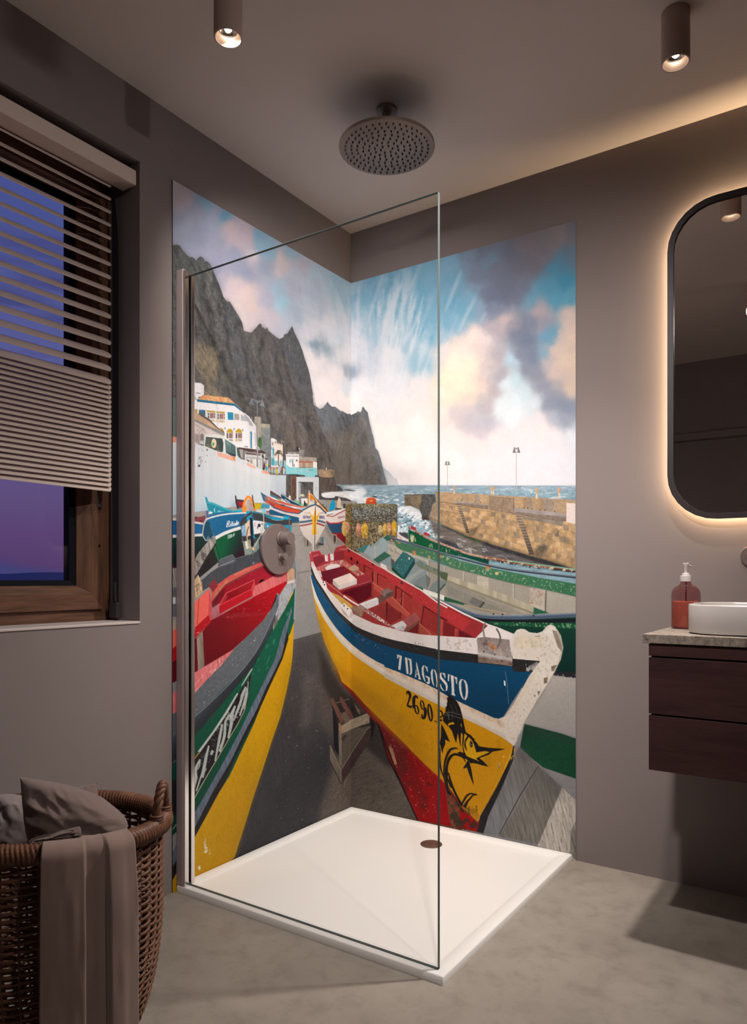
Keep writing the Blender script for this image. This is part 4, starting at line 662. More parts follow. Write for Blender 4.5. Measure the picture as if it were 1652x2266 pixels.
    F('Q', "350,312 380,288 480,338 612,388 608,452 540,412 400,352", (104,116,100), 'rock', .4); F('Q', "360,325 470,365 540,380 540,410 400,352", (136,120,92), op=.6); F('Q', "540,375 612,388 608,455 560,430", (74,88,62))
    F('Q', "612,408 900,500 1120,580 1300,655 1318,668 1290,714 1210,700 1000,610 700,492 604,452", (168,156,132), 'streak', .3); F('Q', "604,440 700,478 1000,590 1290,700 1290,716 1000,612 700,494 604,455", (120,112,90), op=.7)
    F('Q', "1295,660 1418,706 1290,716", (40,92,66))
    F('Q', "415,512 585,568 585,612 415,545", (218,212,196), 'rock', .25); F('Q', "585,575 700,612 760,635 840,668 640,620 580,612", (36,84,56)); L('Q', "740,640 880,672 1090,708", 3, (164,140,112)); F('Q', "345,480 415,510 415,545 360,500", (34,84,54))
    # near gunwale and outside
    F('Q', "540,600 700,660 830,708 1000,730 1640,705 1640,1300 900,1300 860,760", (16,56,44), 'paint', .2, g=((1150,1390),(1150,1480),(10,42,36)))
    L('Q', "545,605 620,640 700,676 830,722 930,738 1080,742 1300,738 1640,722", [5, 8, 9.5], (74,88,106), sm=3); L('Q', "560,600 700,664 830,710 930,725 1080,728 1300,724 1640,708", [1.5, 2.4, 3], (116,130,146), sm=3); L('Q', "700,700 830,748 930,762 1080,770 1300,772 1640,762", [3, 6, 7], (24,26,31), sm=3)
    for x, y in [(975, 713), (1047, 717), (1292, 726)]: E('Q', x, y, 8, 5, (26,26,28))
    F('Q', "930,775 1640,790 1640,835 1450,825 1000,800", (24,82,52), 'paint', .3); p.specks('Q', "930,772 1640,790 1640,830 1000,805", (150,180,136), .60, (220,110), 53, .7)
    F('T', "1430,480 1640,488 1640,548 1425,515", (36,37,41)); p.specks('T', "1430,500 1640,510 1640,545 1425,525", (190,186,180), .66, (120,120), 55, .8)
    F('T', "1425,515 1640,545 1640,1060 1500,1012 1190,935 1200,890 1380,600", (170,160,150), 'paint', .12, g=((1200,1500),(1250,1620),(150,142,136)))
    F('T', "1190,930 1500,1010 1640,1058 1640,1400 1350,1300 1150,1140", (22,60,42), 'paint', .3, g=((1170,1610),(1265,1720),(16,70,44))); F('T', "1195,935 1500,1012 1640,1060 1640,1110 1400,1050 1190,1010", (38,56,46), op=.5, fe=4)

def draw_ground_right(p):
    F, L, E = p.F, p.Ln, p.El
    F('U', "1130,420 1180,330 1335,480 1020,1040 880,1020 930,880 1040,650", (112,106,101), 'brush2', .3, g=((1110,1680),(1080,1830),(120,120,122)))
    F('U', "1335,485 1520,655 1340,1110 1020,1045", (112,106,98), 'brush2', .35); F('U', "1520,655 1640,770 1640,1250 1325,1120", (178,167,154), 'brush2', .3); F('U', "1590,1000 1640,900 1640,1250 1580,1180", (130,124,112), 'brush2', .5)
    p.specks('U', "1335,500 1640,770 1640,1230 1040,1030", (74,67,62), .60, (330,34), 61, .45, .25, .16); F('U', "1340,480 1520,655 1480,760 1300,560", (84,80,76), op=.5, fe=6)
    L('U', "1330,488 1180,730 1020,1030", 2.4, (72,60,58)); F('U', "1140,360 1180,330 1280,420 1200,470", (84,78,76), op=.6, fe=6)

def draw_left_boat(p):
    F, L, E = p.F, p.Ln, p.El
    F('I', "-20,1330 310,1330 430,1090 560,930 690,785 732,845 720,920 570,1150 430,1400 350,1530 310,1652 -20,1652", (132,122,114), 'brush2', .5, g=((440,1230),(470,1190),(146,136,130)))
    F('N', "-30,440 60,440 240,400 240,660 60,800 -30,800", (84,84,88), 'rock', .4); F('N', "10,560 45,560 45,640 10,640", (190,184,178)); F('N', "10,900 45,780 45,1000 10,1040", (170,146,124))
    p.specks('I', "310,1330 430,1090 690,785 720,920 430,1400 320,1640", (60,54,50), .58, (130,60), 63, .6, .6, .08)
    F('N', "250,385 318,285 350,345 372,375 378,490 255,625", (182,150,116), 'brush2', .5); p.specks('N', "255,390 372,375 378,490 255,625", (96,70,50), .6, (40,160), 64, .6, .6, .1)
    # far gunwale
    F('N', "350,350 460,255 560,190 572,120 600,92 740,38 775,92 900,50 1000,15 1060,0 1150,60 1120,150 1085,140 900,210 700,300 560,410 470,425 372,485 368,380", (64,66,70), 'grain', .22)
    F('N', "568,150 600,92 742,40 775,92 760,140 600,190", (84,87,92), 'grain', .2); L('N', "360,350 470,252 560,192 585,180 760,110", 1.2, (150,152,156)); L('N', "572,120 600,92 735,40 772,90 1000,18", .9, (124,126,130)); p.specks('N', "930,40 1030,10 1030,150 960,160", (170,170,170), .6, (80,80), 66, .6)
    F('N', "1420,-40 1470,40 1440,210 1400,230", (84,84,86))
    # far inside
    F('N', "470,425 560,400 700,300 900,205 1090,130 1105,175 900,270 745,355 650,405 560,530 485,620 480,520", (204,78,68), 'brush', .2); F('N', "520,520 660,360 700,340 640,430 560,540 490,610", (172,120,84), 'brush2', .4, op=.8); F('N', "760,270 960,190 960,215 760,300", (190,120,96), op=.6)
    F('N', "445,420 520,330 560,420 500,500", (130,40,46)); F('N', "485,620 650,405 745,355 900,270 1110,175 1300,280 1000,430 660,505 600,625 490,690", (146,16,32), 'paint', .3, g=((500,1330),(600,1265),(160,24,38))); F('N', "650,405 745,352 900,268 1105,172 1105,190 900,290 750,372 660,425", (104,60,50), 'rock', .4, op=.8); F('N', "485,620 640,430 640,520 540,640 490,690", (90,12,26), op=.8, fe=3)
    F('N', "1055,390 1075,350 1105,340 1130,352 1090,375", (30,12,18)); 
    F('N', "1005,425 1270,285 1430,205 1430,350 985,560 975,545", (208,98,98), 'brush2', .25); F('N', "475,700 580,650 580,775 478,835", (170,98,104), 'brush2', .3)
    # box on the bench
    F('N', "575,660 660,508 1005,345 1012,405 978,550 580,765", (186,20,32), 'paint', .15); F('N', "605,640 665,520 1000,352 968,460 640,610", (124,8,20), g=((510,1330),(550,1290),(160,20,32))); F('N', "600,640 660,512 680,560 640,610", (160,40,48)); F('N', "575,660 610,640 968,458 980,545 580,765", (180,18,30), 'paint', .15); L('N', "575,662 660,510 1005,345", 1.2, (220,90,92)); L('N', "580,660 968,462 1005,350", 1.2, (216,70,76)); F('N', "968,460 1005,348 1012,405 978,548", (196,60,64))
    # bench front, big red side
    F('N', "478,835 580,775 985,560 1430,345 1340,480 1300,545 1180,745 1100,855 900,1055 700,1235 380,1420 370,985", (178,14,24), 'paint', .14, g=((610,1290),(460,1460),(92,2,14))); F('N', "478,835 620,770 640,1260 390,1420 375,990", (110,2,14), op=.45, fe=8); p.specks('N', "580,775 985,560 1400,360 1200,700 700,850", (220,60,66), .7, (150,150), 67, .5); L('N', "590,770 980,570", 1.2, (206,60,66)); L('N', "480,835 720,705", 1.2, (190,110,110))
    F('N', "-30,1200 230,1105 385,985 395,1415 230,1500 -30,1620", (94,4,20), 'paint', .1); F('N', "-30,1010 40,950 240,660 455,450 450,775 230,980 40,1160 -30,1210", (224,88,76), 'fine', .06); F('N', "-30,1210 40,1160 230,978 448,772 478,860 230,1112 40,1330 -30,1380", (176,14,22), 'paint', .12); F('N', "455,452 482,600 475,860 445,775", (202,62,66)); L('N', "328,575 310,890", .9, (110,20,24)); p.specks('N', "240,970 450,775 470,860 240,1100", (240,140,130), .7, (150,150), 68, .6)
    F('N', "303,1060 375,985 398,1410 318,1460", (158,136,120), 'brush2', .3, g=((436,1420),(452,1420),(120,104,92)))
    F('N', "1190,745 1280,510 1296,560 1240,690", (48,24,26))
    # pink ledge
    F('N', "-30,1760 50,1700 230,1508 400,1402 760,1188 850,1120 600,1400 430,1560 230,1800 50,1960 -30,2000", (206,104,104), 'brush2', .25); p.specks('N', "230,1520 760,1200 600,1390 430,1550 230,1780", (236,170,166), .6, (60,220), 69, .7, .9)
    # yellow side, rails and green strake of the hull
    F('R', "-20,2200 50,2220 230,1855 400,1540 560,1240 660,1010 780,780 900,530 1000,300 1120,0 1150,-350 1170,-460 1230,-700 1245,-650 1240,-200 1230,0 1210,150 1170,350 1110,600 1030,830 940,1110 850,1380 770,1640 660,1985 230,2400 -20,2400", (206,150,2), 'paint', .14, g=((460,1750),(560,1790),(186,132,4)))
    F('R', "1230,0 1210,150 1170,350 1110,600 1030,830 940,1110 850,1380 770,1640 665,1985 600,1990 720,1620 900,1100 1060,640 1170,150", (168,124,8), op=.6, fe=5); p.specks('R', "300,1700 700,900 1000,400 1100,500 700,1700 300,2100", (160,116,12), .66, (160,40), 71, .35, .3, .14)
    F('R', "395,1800 425,1790 410,1880 440,1900 400,1960 370,1900", (226,214,196), op=0); p.specks('R', "365,1790 430,1790 420,1960 360,1940", (226,214,198), .55, (150,60), 72, .9); F('R', "300,2080 322,2065 325,2100 308,2112", (226,216,200))
    F('N', "1470,40 1495,90 1518,220 1505,640 1495,830 1440,1000 1330,1200 1220,1542 1000,2100 840,2440 700,2740 230,3480 230,3250 -30,3500 -30,2300 230,2070 420,1860 600,1640 800,1542 980,1400 1100,1180 1210,960 1290,840 1400,660 1480,500", (12,84,60), 'paint', .22, g=((560,1500),(430,1800),(6,62,46)))
    p.specks('N', "1480,600 1400,960 1200,1420 900,1542 1100,1180 1300,840", (60,140,110), .66, (30,140), 73, .5, .9)
    rail = "1500,420 1505,640 1490,830 1440,1000 1330,1210 1225,1500"
    F('R', "-20,1960 50,1930 230,1615 360,1388 540,1070 700,770 840,478 960,238 1060,30 1130,-240 1205,-420 1215,-480 1225,-440 1160,-180 1120,10 1050,160 960,340 880,530 740,800 620,1050 450,1340 230,1770 50,2080 -20,2130", (92,101,116), 'brush2', .35); F('R', "-20,2130 50,2080 230,1770 450,1335 620,1045 740,795 880,528 960,338 1050,158 1120,10 1180,-240 1190,-160 1130,40 1010,300 905,535 785,780 665,1010 565,1240 405,1540 230,1860 50,2215 -20,2215", (32,30,31), 'rock', .4)
    F('N', "1468,30 1500,95 1522,220 1510,640 1498,840 1480,830 1490,640 1500,420 1508,230 1485,110", (138,146,154), 'grain', .2)
    # name board
    F('V', "-160,1900 100,1850 155,1720 200,1545 290,1440 520,1125 700,875 940,465 1100,225 1118,200 1085,340 1058,520 1042,700 962,885 880,1015 720,1300 550,1595 380,1860 160,2160 -160,2500", (30,26,28), 'rock', .3)
    F('V', "150,1700 200,1545 290,1440 300,1455 215,1560 175,1700", (168,110,50)); F('V', "262,1440 500,1120 690,830 880,518 900,530 720,850 560,1090 300,1450", (178,180,174), 'fine', .06); F('V', "940,412 1110,122 1122,148 965,400", (172,174,168)); L('V', "-160,2700 160,2262 380,1865 560,1565 900,985 1005,770 1050,520", [1.6, 1.2], (190,172,140))
    G = (168,172,166)
    L('V', "300,1560 250,1660 225,1760 232,1850 205,1960 165,2120 120,2200", [3.4, 6.7, 7.8, 7.0, 2.8], G, sm=4); L('V', "300,1560 292,1660 262,1720", [3.4, 2.0], G)
    L('V', "438,1345 395,1520 350,1760 340,1850", [3.4, 6.4, 7.3, 4.2], G); L('V', "395,1560 330,1780 240,2060", [2.8, 3.6, 2.8], G); L('V', "330,1840 400,1700", 1.8, G); L('V', "470,1490 500,1420", [5.0, 6.4], G)
    L('V', "648,1010 610,1200 535,1590", [4.2, 6.2, 3.4], G); L('V', "760,860 700,960 690,1060 680,1200 620,1400 600,1440", [4.2, 4.8, 6.4, 5.6, 5.6], G, sm=3); L('V', "605,1360 640,1310", 2, G); L('V', "850,720 790,880 790,1000 740,1230", [3.6, 8.4, 7.0, 4.2], G, sm=3); L('V', "710,950 760,920", 2, G)
    L('V', "960,560 900,760 820,960", [2.8, 5.6, 2.8], G); L('V', "1015,420 960,560 930,700", [3.4, 7.0, 3.6], G); L('V', "1030,440 1000,640 920,880", [2.2, 4.8, 2.8], G); L('V', "1055,340 1040,520 985,780", [1.4, 2.8, 2.0], G); L('V', "870,800 940,700", 2, G)
    p.specks('V', "540,1130 900,560 1060,300 1030,680 900,900 560,1180", (150,152,148), .60, (260,70), 75, .75, .95, .06); p.specks('V', "300,1450 560,1120 800,760 780,1000 560,1400 340,1820", (140,142,138), .66, (260,60), 76, .6, .95, .06)
    # near gunwale
    F('N', "1400,400 1420,330 1500,330 1510,420 1440,560 1380,700 1290,850 1235,960 1235,860 1300,660 1310,560 1370,450", (156,156,158), 'rock', .35); F('N', "1290,850 1240,940 1245,840 1290,760", (110,92,82), 'rock', .4); F('N', "1400,385 1412,232 1440,210 1500,212 1498,340 1410,365", (190,146,116), 'brush2', .4); F('N', "1405,365 1495,345 1490,380 1400,400", (206,190,180)); F('N', "1440,200 1470,50 1500,110 1512,215", (112,114,116), 'rock', .3)
    F('N', "-30,2010 50,1960 230,1780 430,1560 600,1390 760,1190 900,1055 1100,855 1190,745 1270,590 1278,510 1300,530 1306,620 1262,760 1212,960 1100,1185 985,1400 860,1542 700,1750 480,2020 230,2280 50,2560 -30,2600", (96,99,103), 'grain', .2, g=((620,1330),(420,1620),(88,91,95)))
    F('N', "1300,560 1306,640 1262,760 1212,960 1100,1185 985,1400 850,1560 620,1840 380,2120 230,2270 50,2540 -30,2590 -30,2300 50,2230 230,2060 480,1830 640,1660 780,1542 900,1400 1050,1190 1180,930 1270,680", (76,83,93), 'grain', .2, g=((548,1425),(570,1450),(42,46,52)))
    L('N', "1275,690 1180,920 1050,1185 900,1395 770,1545 600,1720 400,1910 230,2060 50,2230", 1.1, (124,132,142), sm=3); L('N', "1262,780 1212,960 1100,1190 985,1405 850,1560 620,1845 380,2125 230,2280", 2.6, (28,34,34), op=.6); L('N', "1280,508 1302,545 1300,660", 2.6, (120,128,134), sm=3)
    p.specks('N', "430,1560 760,1200 1100,870 1150,900 800,1400 500,1850 230,2000 230,1790", (190,188,184), .76, (150,150), 77, .7, 0, .04); p.specks('N', "240,2100 640,1700 1000,1300 1180,960 1150,1050 900,1450 300,2150", (44,46,52), .74, (150,150), 78, .6, 0, .05)
    F('N', "1175,240 1230,190 1290,250 1230,285", (200,90,90), op=0)
def draw_seventh(p):
    """the big blue and yellow boat on the right"""
    F, L, E = p.F, p.Ln, p.El
    # hull bottom and keel
    F('U', "-60,-20 0,60 130,180 330,370 450,490 560,590 640,680 760,800 860,920 850,1010 370,915 250,650 130,410 60,170 -30,20", (134,12,18), 'paint', .25, g=((860,1660),(960,1800),(150,6,12)))
    F('S', "555,550 650,690 760,790 900,950 1000,1050 1130,1180 1322,1370 1322,1480 1130,1330 1040,1180 930,1060 760,862 650,735", (112,26,28), 'paint', .2); F('S', "1030,1120 1130,1250 1322,1440 1322,1900 1200,1610 1120,1405", (112,16,20), 'paint', .3)
    F('U', "60,150 250,330 300,470 250,560 130,380", (92,30,30), 'paint', .3, op=.7, fe=4); F('U', "250,420 330,460 400,640 460,780 430,880 340,650", (104,22,20), 'paint', .3, op=.6, fe=6)
    p.specks('U', "60,170 330,380 560,600 600,900 400,900 200,500", (206,110,100), .74, (150,190), 81, .7, .4, .03); p.specks('U', "60,170 330,380 500,600 480,900 400,900 200,500", (84,24,22), .58, (30,60), 82, .6, .4, .1)
    F('S', "1130,1385 1150,1360 1218,1560 1195,1575", (150,112,76), 'rock', .3); F('U', "145,330 175,345 208,470 190,470", (150,112,80), 'rock', .3, op=.8)
    L('U', "40,130 70,190 130,405 250,650 372,915", [1.6, 3, 3, 3], (26,20,22)); L('S', "1020,1140 1120,1405 1210,1640 1322,1900", 2.4, (24,19,21))
    F('U', "590,640 640,690 700,790 720,1000 640,980 620,880", (92,50,36), 'rock', .8); p.specks('U', "600,700 720,780 840,930 850,1000 640,985", (52,44,30), .52, (60,60), 83, .8)
    # yellow side
    F('Y', "150,130 180,270 210,440 250,620 300,820 350,1010 400,1180 470,1340 540,1500 620,1640 S 640,700 760,800 900,955 1000,1050 1130,1180 1322,1370 U 330,372 450,490 560,590 640,680 700,770 760,840 850,930 880,845 1000,640 1118,345 T 1097,1105 1000,1020 700,870 450,740 330,680 0,505 Y 1200,1550 700,1150 350,640", (204,144,10), 'paint', .13, g=((760,1420),(850,1640),(194,130,6)))
    F('S', "560,560 540,490 600,520 760,650 900,740 1100,900 1322,1080 1322,1370 1130,1180 1000,1050 760,790 640,680", (164,112,14), 'paint', .2, op=.6, fe=10); F('S', "380,0 420,180 470,340 560,560 620,620 540,420 470,180 430,0", (160,112,20), op=.6, fe=5); F('U', "0,0 330,240 560,450 620,640 450,490 130,180 0,60", (178,120,10), op=.5, fe=8)
    p.specks('T', "0,600 450,800 1000,1080 900,1300 450,1200 0,900", (160,110,14), .62, (50,20), 84, .45, -.4, .1)
    F('U', "860,880 830,820 760,820 720,760 700,800 850,930", (150,100,20), 'rock', .6, op=.8, fe=2); p.specks('U', "740,800 850,800 840,920 760,860", (70,60,20), .55, (90,60), 85, .7)
    # stem
    F('U', "1120,330 1150,350 1010,640 880,860 850,930 880,840 990,640", (214,150,16), 'grain', .3); L('U', "1118,340 1000,640 880,845", 1, (150,96,16))
    F('U', "1225,150 1140,330 1130,440 1040,660 935,880 895,1020 840,1010 870,880 1000,650 1110,420 1130,330 1200,160", (34,31,32), 'rock', .4); F('U', "1195,165 1222,155 1150,320 1125,330", (150,142,134), 'rock', .7); p.specks('U', "1080,440 1130,350 1140,400 1100,460", (196,150,40), .5, (140,140), 86, .8)
    # white rubbing strake
    F('Y', "138,-60 150,0 180,110 220,230 270,360 330,480 400,610 480,730 570,860 680,1000 800,1120 920,1230 1050,1330 1200,1430 1350,1520 1500,1590 1652,1680 1652,1882 1500,1795 1350,1692 1200,1592 1050,1492 920,1392 800,1282 700,1182 600,1062 500,922 420,802 350,682 290,552 240,442 200,332 160,130 128,-60", (214,202,189), 'paint', .12)
    F('T', "0,430 120,482 330,575 450,638 530,690 650,750 800,815 930,878 970,888 1020,868 1050,830 1100,760 1240,505 1325,395 1480,400 1440,500 1380,600 1300,720 1210,880 1180,930 1095,1112 1000,1042 850,962 700,892 450,762 330,702 150,612 0,532", (214,202,189), 'paint', .12, g=((1150,1560),(1130,1600),(206,190,174)))
    F('T', "0,430 330,575 530,690 800,815 970,890 1080,960 1000,960 800,860 530,730 330,620 0,470", (196,164,134), 'rock', .4, op=.7, fe=2); F('T', "0,500 330,670 450,735 700,860 1000,1010 1090,1080 1095,1112 1000,1042 700,892 450,762 150,612 0,532", (170,156,142), op=.5, fe=2)
    F('Y', "180,120 220,235 400,620 570,870 680,1010 920,1240 1200,1440 1500,1600 1652,1690 1652,1770 1350,1590 1050,1400 800,1180 560,890 390,640", (200,168,138), 'rock', .35, op=.6, fe=2); F('Y', "200,332 290,552 420,802 600,1062 800,1282 1050,1492 1350,1692 1652,1882 1652,1830 1350,1640 1050,1445 800,1230 600,1010 420,750", (172,158,144), op=.5, fe=2)
    # blue strake
    F('Y', "140,-60 150,0 180,110 220,230 270,360 330,480 400,610 480,730 570,860 680,1000 800,1120 920,1230 1050,1330 1200,1430 1350,1520 1500,1590 1652,1680 1652,1240 1400,1160 1050,1000 800,800 560,520 330,170 215,-20 190,-80", (20,76,110), 'paint', .16, g=((720,1330),(850,1450),(8,62,96)))
    F('T', "0,250 450,370 790,405 1085,440 1100,480 1290,490 1240,510 1080,755 1040,825 1012,868 972,884 930,878 800,818 650,748 530,688 450,638 330,578 120,488 0,443", (9,63,97), 'paint', .16, g=((1100,1480),(1090,1590),(8,52,80)))
    p.specks('O', "150,560 480,1050 900,1330 1000,1440 640,1230 300,820", (180,200,206), .74, (130,330), 87, .7, -.7, .03)
    L('T', "1025,480 1040,560 1050,680 1055,760", .8, (190,196,196), op=.6); F('T', "1015,560 1028,565 1030,610 1018,600", (200,200,196), 'rock', .5)
    # black strip
    F('O', "122,300 140,420 Y 150,-120 205,0 260,90 330,200 400,310 480,430 560,560 650,660 740,760 830,860 930,950 1050,1030 1200,1100 1400,1190 1652,1275 O 1250,1404 1400,1438 1600,1483 1700,1506 1700,1380 1582,1375 Y 1652,1125 1450,1070 1250,1000 1080,930 960,870 860,790 760,700 660,610 580,510 500,400 430,290 350,170 290,80 240,0 O 180,520 150,430", (42,39,40), 'grain', .4)
    L('Y', "235,40 330,195 400,300 490,425 570,540 660,640 750,735 840,830 940,915 1060,985 1220,1055 1420,1135 1652,1205", 1.6, (66,60,56), 3, op=.6, fe=1)
    F('T', "420,285 600,310 800,320 1080,370 1325,385 1320,410 1290,492 1100,485 1085,442 790,412 420,375", (40,37,38), 'grain', .45); F('T', "1225,440 1290,400 1315,405 1290,480 1230,470", (180,172,164), 'rock', 1.2, op=.6); p.specks('T', "1200,400 1320,400 1290,490 1200,480", (200,194,186), .56, (60,60), 88, .8); p.specks('O', "280,690 600,1080 1200,1330 1600,1400 1600,1450 1000,1290 500,1020", (96,88,84), .70, (150,150), 89, .5)
    # inside
    F('O', "130,262 240,245 275,300 400,282 430,210 530,180 560,220 700,300 900,420 1000,470 1200,590 1400,700 1582,840 1700,905 1900,1010 1960,1060 1850,1185 1582,1225 1400,1212 1170,1172 1000,1122 850,1082 700,1012 610,972 480,852 330,692 250,562 160,372", (156,46,44), 'paint', .2)
    F('Q', "430,560 600,640 740,720 932,800 830,908 550,888 400,870", (150,42,44), 'paint', .2)
    F('O', "700,420 760,430 1020,570 1110,660 1300,780 1420,890 1700,1040 1850,1130 1800,1200 1560,1225 1380,1200 1100,1130 860,1050 840,620", (160,52,46), 'paint', .25)
    # far inwale
    F('O', "530,215 560,222 700,300 1000,470 1300,650 1582,840 1700,905 1962,1050 1870,1180 1790,1130 1582,985 1420,880 1110,655 850,475 740,408 520,295", (178,46,48), 'paint', .12); p.specks('O', "560,240 1582,860 1900,1080 1582,970 850,470", (210,110,104), .70, (170,170), 90, .6, -.5, .05)
    for x, y in [(605, 342), (675, 385)]: F('O', '%d,%d %d,%d %d,%d %d,%d' % (x-12, y-22, x+10, y-10, x+10, y+22, x-12, y+10), (36,18,20))
    for x, y in [(850, 405), (1180, 618), (575, 255)]: E('O', x, y, 12, 18, (62,40,44))
    # frames and dark gaps
    D = (92,20,24)
    for a in ["752,420 840,460 848,600 752,500", "905,515 1015,572 1015,665 905,640", "1115,660 1180,700 1165,820 1110,800", "1190,710 1302,790 1300,950 1195,930", "1435,890 1582,985 1700,1050 1700,1225 1420,1105"]: F('O', a, (158,48,44), 'paint', .3); 
    for a, w in [("752,418 752,505", 2.2), ("850,480 845,740", 1.6), ("905,512 905,640", 2), ("1115,655 1108,800", 3), ("1182,700 1165,1030", 2), ("1435,885 1410,1100", 3.4), ("840,500 838,790", 1.4), ("1012,840 1005,1050", 3.4), ("752,418 850,470", 1.2), ("905,512 1015,570", 1.2), ("1115,655 1300,785", 1.6), ("1435,885 1582,985 1700,1050", 2.4)]: L('O', a, w, (74,18,20))
    for a in ["870,490 865,720", "890,500 885,690", "1140,800 1130,830", "1200,720 1190,940", "1170,790 1160,830"]: L('O', a, 1.6, (186,78,66))
    F('O', "835,610 960,690 1080,790 1270,980 1240,1010 1060,880 950,760 830,650", (178,72,60), 'paint', .25); L('O', "835,610 960,690 1080,790 1270,980", 1, (206,130,96)); F('O', "1380,1080 1500,1190 1520,1215 1370,1195", (160,66,54)); L('O', "1385,1085 1520,1210", 1.2, (196,120,90))
    F('O', "860,900 1000,850 1005,1050 950,1010 890,960", (150,46,44), 'paint', .35); F('O', "1020,860 1160,960 1165,1020 1050,1095 1020,1070", (132,36,36), 'paint', .3); F('O', "1230,1150 1380,1030 1370,1195 1260,1185", (112,28,30))
    F('Q', "415,655 548,735 548,885 400,800", (146,42,40), 'paint', .25); F('Q', "556,755 575,762 565,890 550,888", (180,66,60)); F('Q', "580,770 680,825 690,895 575,890", (120,30,32)); F('Q', "668,825 688,832 684,895 664,895", (170,58,54)); F('Q', "700,840 830,908 700,895", (96,24,28)); L('Q', "548,740 700,835 835,905", 1, (86,22,26)); L('Q', "420,655 400,790", 2, (58,18,20)); L('Q', "545,740 540,880", 1.6, (80,22,26))
    # stern
    F('O', "128,270 240,245 262,275 275,300 300,300 405,282 425,262 440,205 530,180 562,222 525,290 520,362 392,375 200,450 168,380", (160,48,54), 'paint', .15); F('O', "165,330 270,305 300,370 200,440 170,390", (128,34,42)); F('O', "405,282 520,240 520,350 405,365", (138,36,44)); F('O', "300,300 335,290 340,370 305,375", (196,186,184), 'rock', .6); F('O', "360,290 400,282 402,360 365,368", (186,178,178), 'rock', .6); F('O', "335,290 358,288 362,390 340,400", (190,50,52)); F('O', "470,225 560,220 550,245 470,245", (186,84,78)); F('O', "165,310 225,290 230,300 175,325", (186,84,84)); L('O', "130,268 238,246 270,298", 1, (214,150,150)); L('O', "430,215 530,182 562,222", 1, (214,150,150))
    F('O', "195,450 392,375 520,355 700,475 770,520 690,545 520,422 270,492 250,515 210,480", (172,76,70), 'rock', .3); p.specks('O', "195,450 392,375 520,355 760,520 690,540 520,422 270,492", (214,186,176), .56, (170,170), 91, .7); F('O', "300,445 370,402 440,402 478,420 470,445 330,482", (220,208,202), 'paint', .12); F('O', "205,480 250,480 270,550 240,560", (196,180,172))
    F('O', "255,492 520,425 580,470 670,540 560,520 395,580 392,632 340,620 290,600", (98,18,32), 'paint', .2, g=((715,1268),(780,1272),(128,28,40))); L('O', "520,422 682,542", 2, (196,110,80)); F('O', "585,440 640,408 692,445 690,470 630,492 580,465", (184,152,122), 'grain', .2); F('O', "585,462 630,490 690,468 690,478 630,500", (130,100,80))
    F('O', "560,520 680,548 760,515 840,585 838,612 480,716 375,650 395,600", (152,42,50), 'paint', .18); F('O', "480,700 838,590 838,620 490,735", (124,28,36)); L('O', "480,704 836,596", 1, (200,120,116))
    F('O', "480,735 838,620 832,775 695,858 600,775", (92,12,26), 'paint', .15); F('O', "838,620 860,640 858,760 832,775", (150,44,46))
    F('O', "392,578 590,506 668,580 668,632 465,698 392,632", (206,196,190), 'fine', .06); F('O', "392,578 590,506 668,580 457,652", (226,206,195), 'fine', .05); F('O', "392,578 457,652 465,698 392,632", (184,174,170))
    # spars and thwarts
    F('O', "350,715 470,765 625,880 612,925 480,862 380,780", (194,152,72), 'brush', .2); L('O', "300,600 400,680 512,765", 4.2, (160,52,58)); L('O', "300,600 420,690 512,765", 1.2, (210,130,126)); F('O', "620,880 700,890 745,930 730,1000 680,1010 610,925", (138,104,80), 'rock', .3); L('O', "590,905 700,1005", 3, (110,98,94))
    F('O', "690,860 890,785 915,800 918,865 780,922 740,910", (212,202,198), 'fine', .1); F('O', "690,860 890,785 912,800 720,880", (224,216,212)); F('O', "895,785 1010,735 1080,715 1078,765 918,862 912,800", (110,70,66), 'grain', .4); F('O', "940,715 1020,675 1082,715 1000,780 945,755", (126,100,94), 'grain', .3); F('O', "1000,745 1082,715 1078,765 1000,785", (88,66,62)); F('O', "840,905 880,890 940,1000 900,1020", (150,50,52))
    F('O', "1055,1110 1190,1048 1238,1100 1205,1168 1110,1150", (206,196,190), 'fine', .1); F('O', "1190,1048 1320,960 1350,960 1385,1040 1238,1140 1235,1098", (150,74,72), 'paint', .3); F('O', "1150,1165 1205,1168 1238,1140 1385,1045 1370,1080 1240,1180", (110,70,62)); F('O', "1120,1140 1230,1095 1210,1165", (180,176,176), 'rock', .5)
    L('O', "512,765 600,825 760,920", [4, 3.4], (222,208,202)); L('O', "690,880 860,990 1000,1080 1110,1148", [9, 6, 3], (160,122,114)); L('O', "760,915 900,1010 1110,1148", 3.2, (150,70,72)); p.specks('O', "740,900 900,990 1120,1150 1080,1150 780,960", (226,206,200), .55, (140,140), 92, .9)
    # white near gunwale and foredeck
    F('O', "122,262 135,262 165,372 255,560 335,690 485,850 615,968 705,1010 855,1080 1005,1120 1170,1168 1400,1208 1582,1222 1700,1232 1700,1385 1582,1376 Y 1652,1125 1450,1070 1250,1000 1080,930 960,870 860,790 760,700 660,610 580,510 500,400 430,290 350,170 290,80 240,0 O 180,520 150,440 130,400", (216,203,196), 'paint', .12)
    F('Q', "520,885 835,905 935,800 1000,825 1140,880 1125,1050 850,1035 520,995", (216,202,195), 'paint', .12); F('O', "122,262 165,330 175,400 135,430", (180,60,64)); F('O', "140,380 172,375 180,430 150,440", (176,160,160), 'rock', .6)
    F('Q', "835,905 935,800 1000,825 1140,880 1110,920 850,905", (224,210,202), 'paint', .08); p.specks('Q', "520,900 850,920 850,1010 520,985", (170,150,138), .62, (60,60), 93, .5)
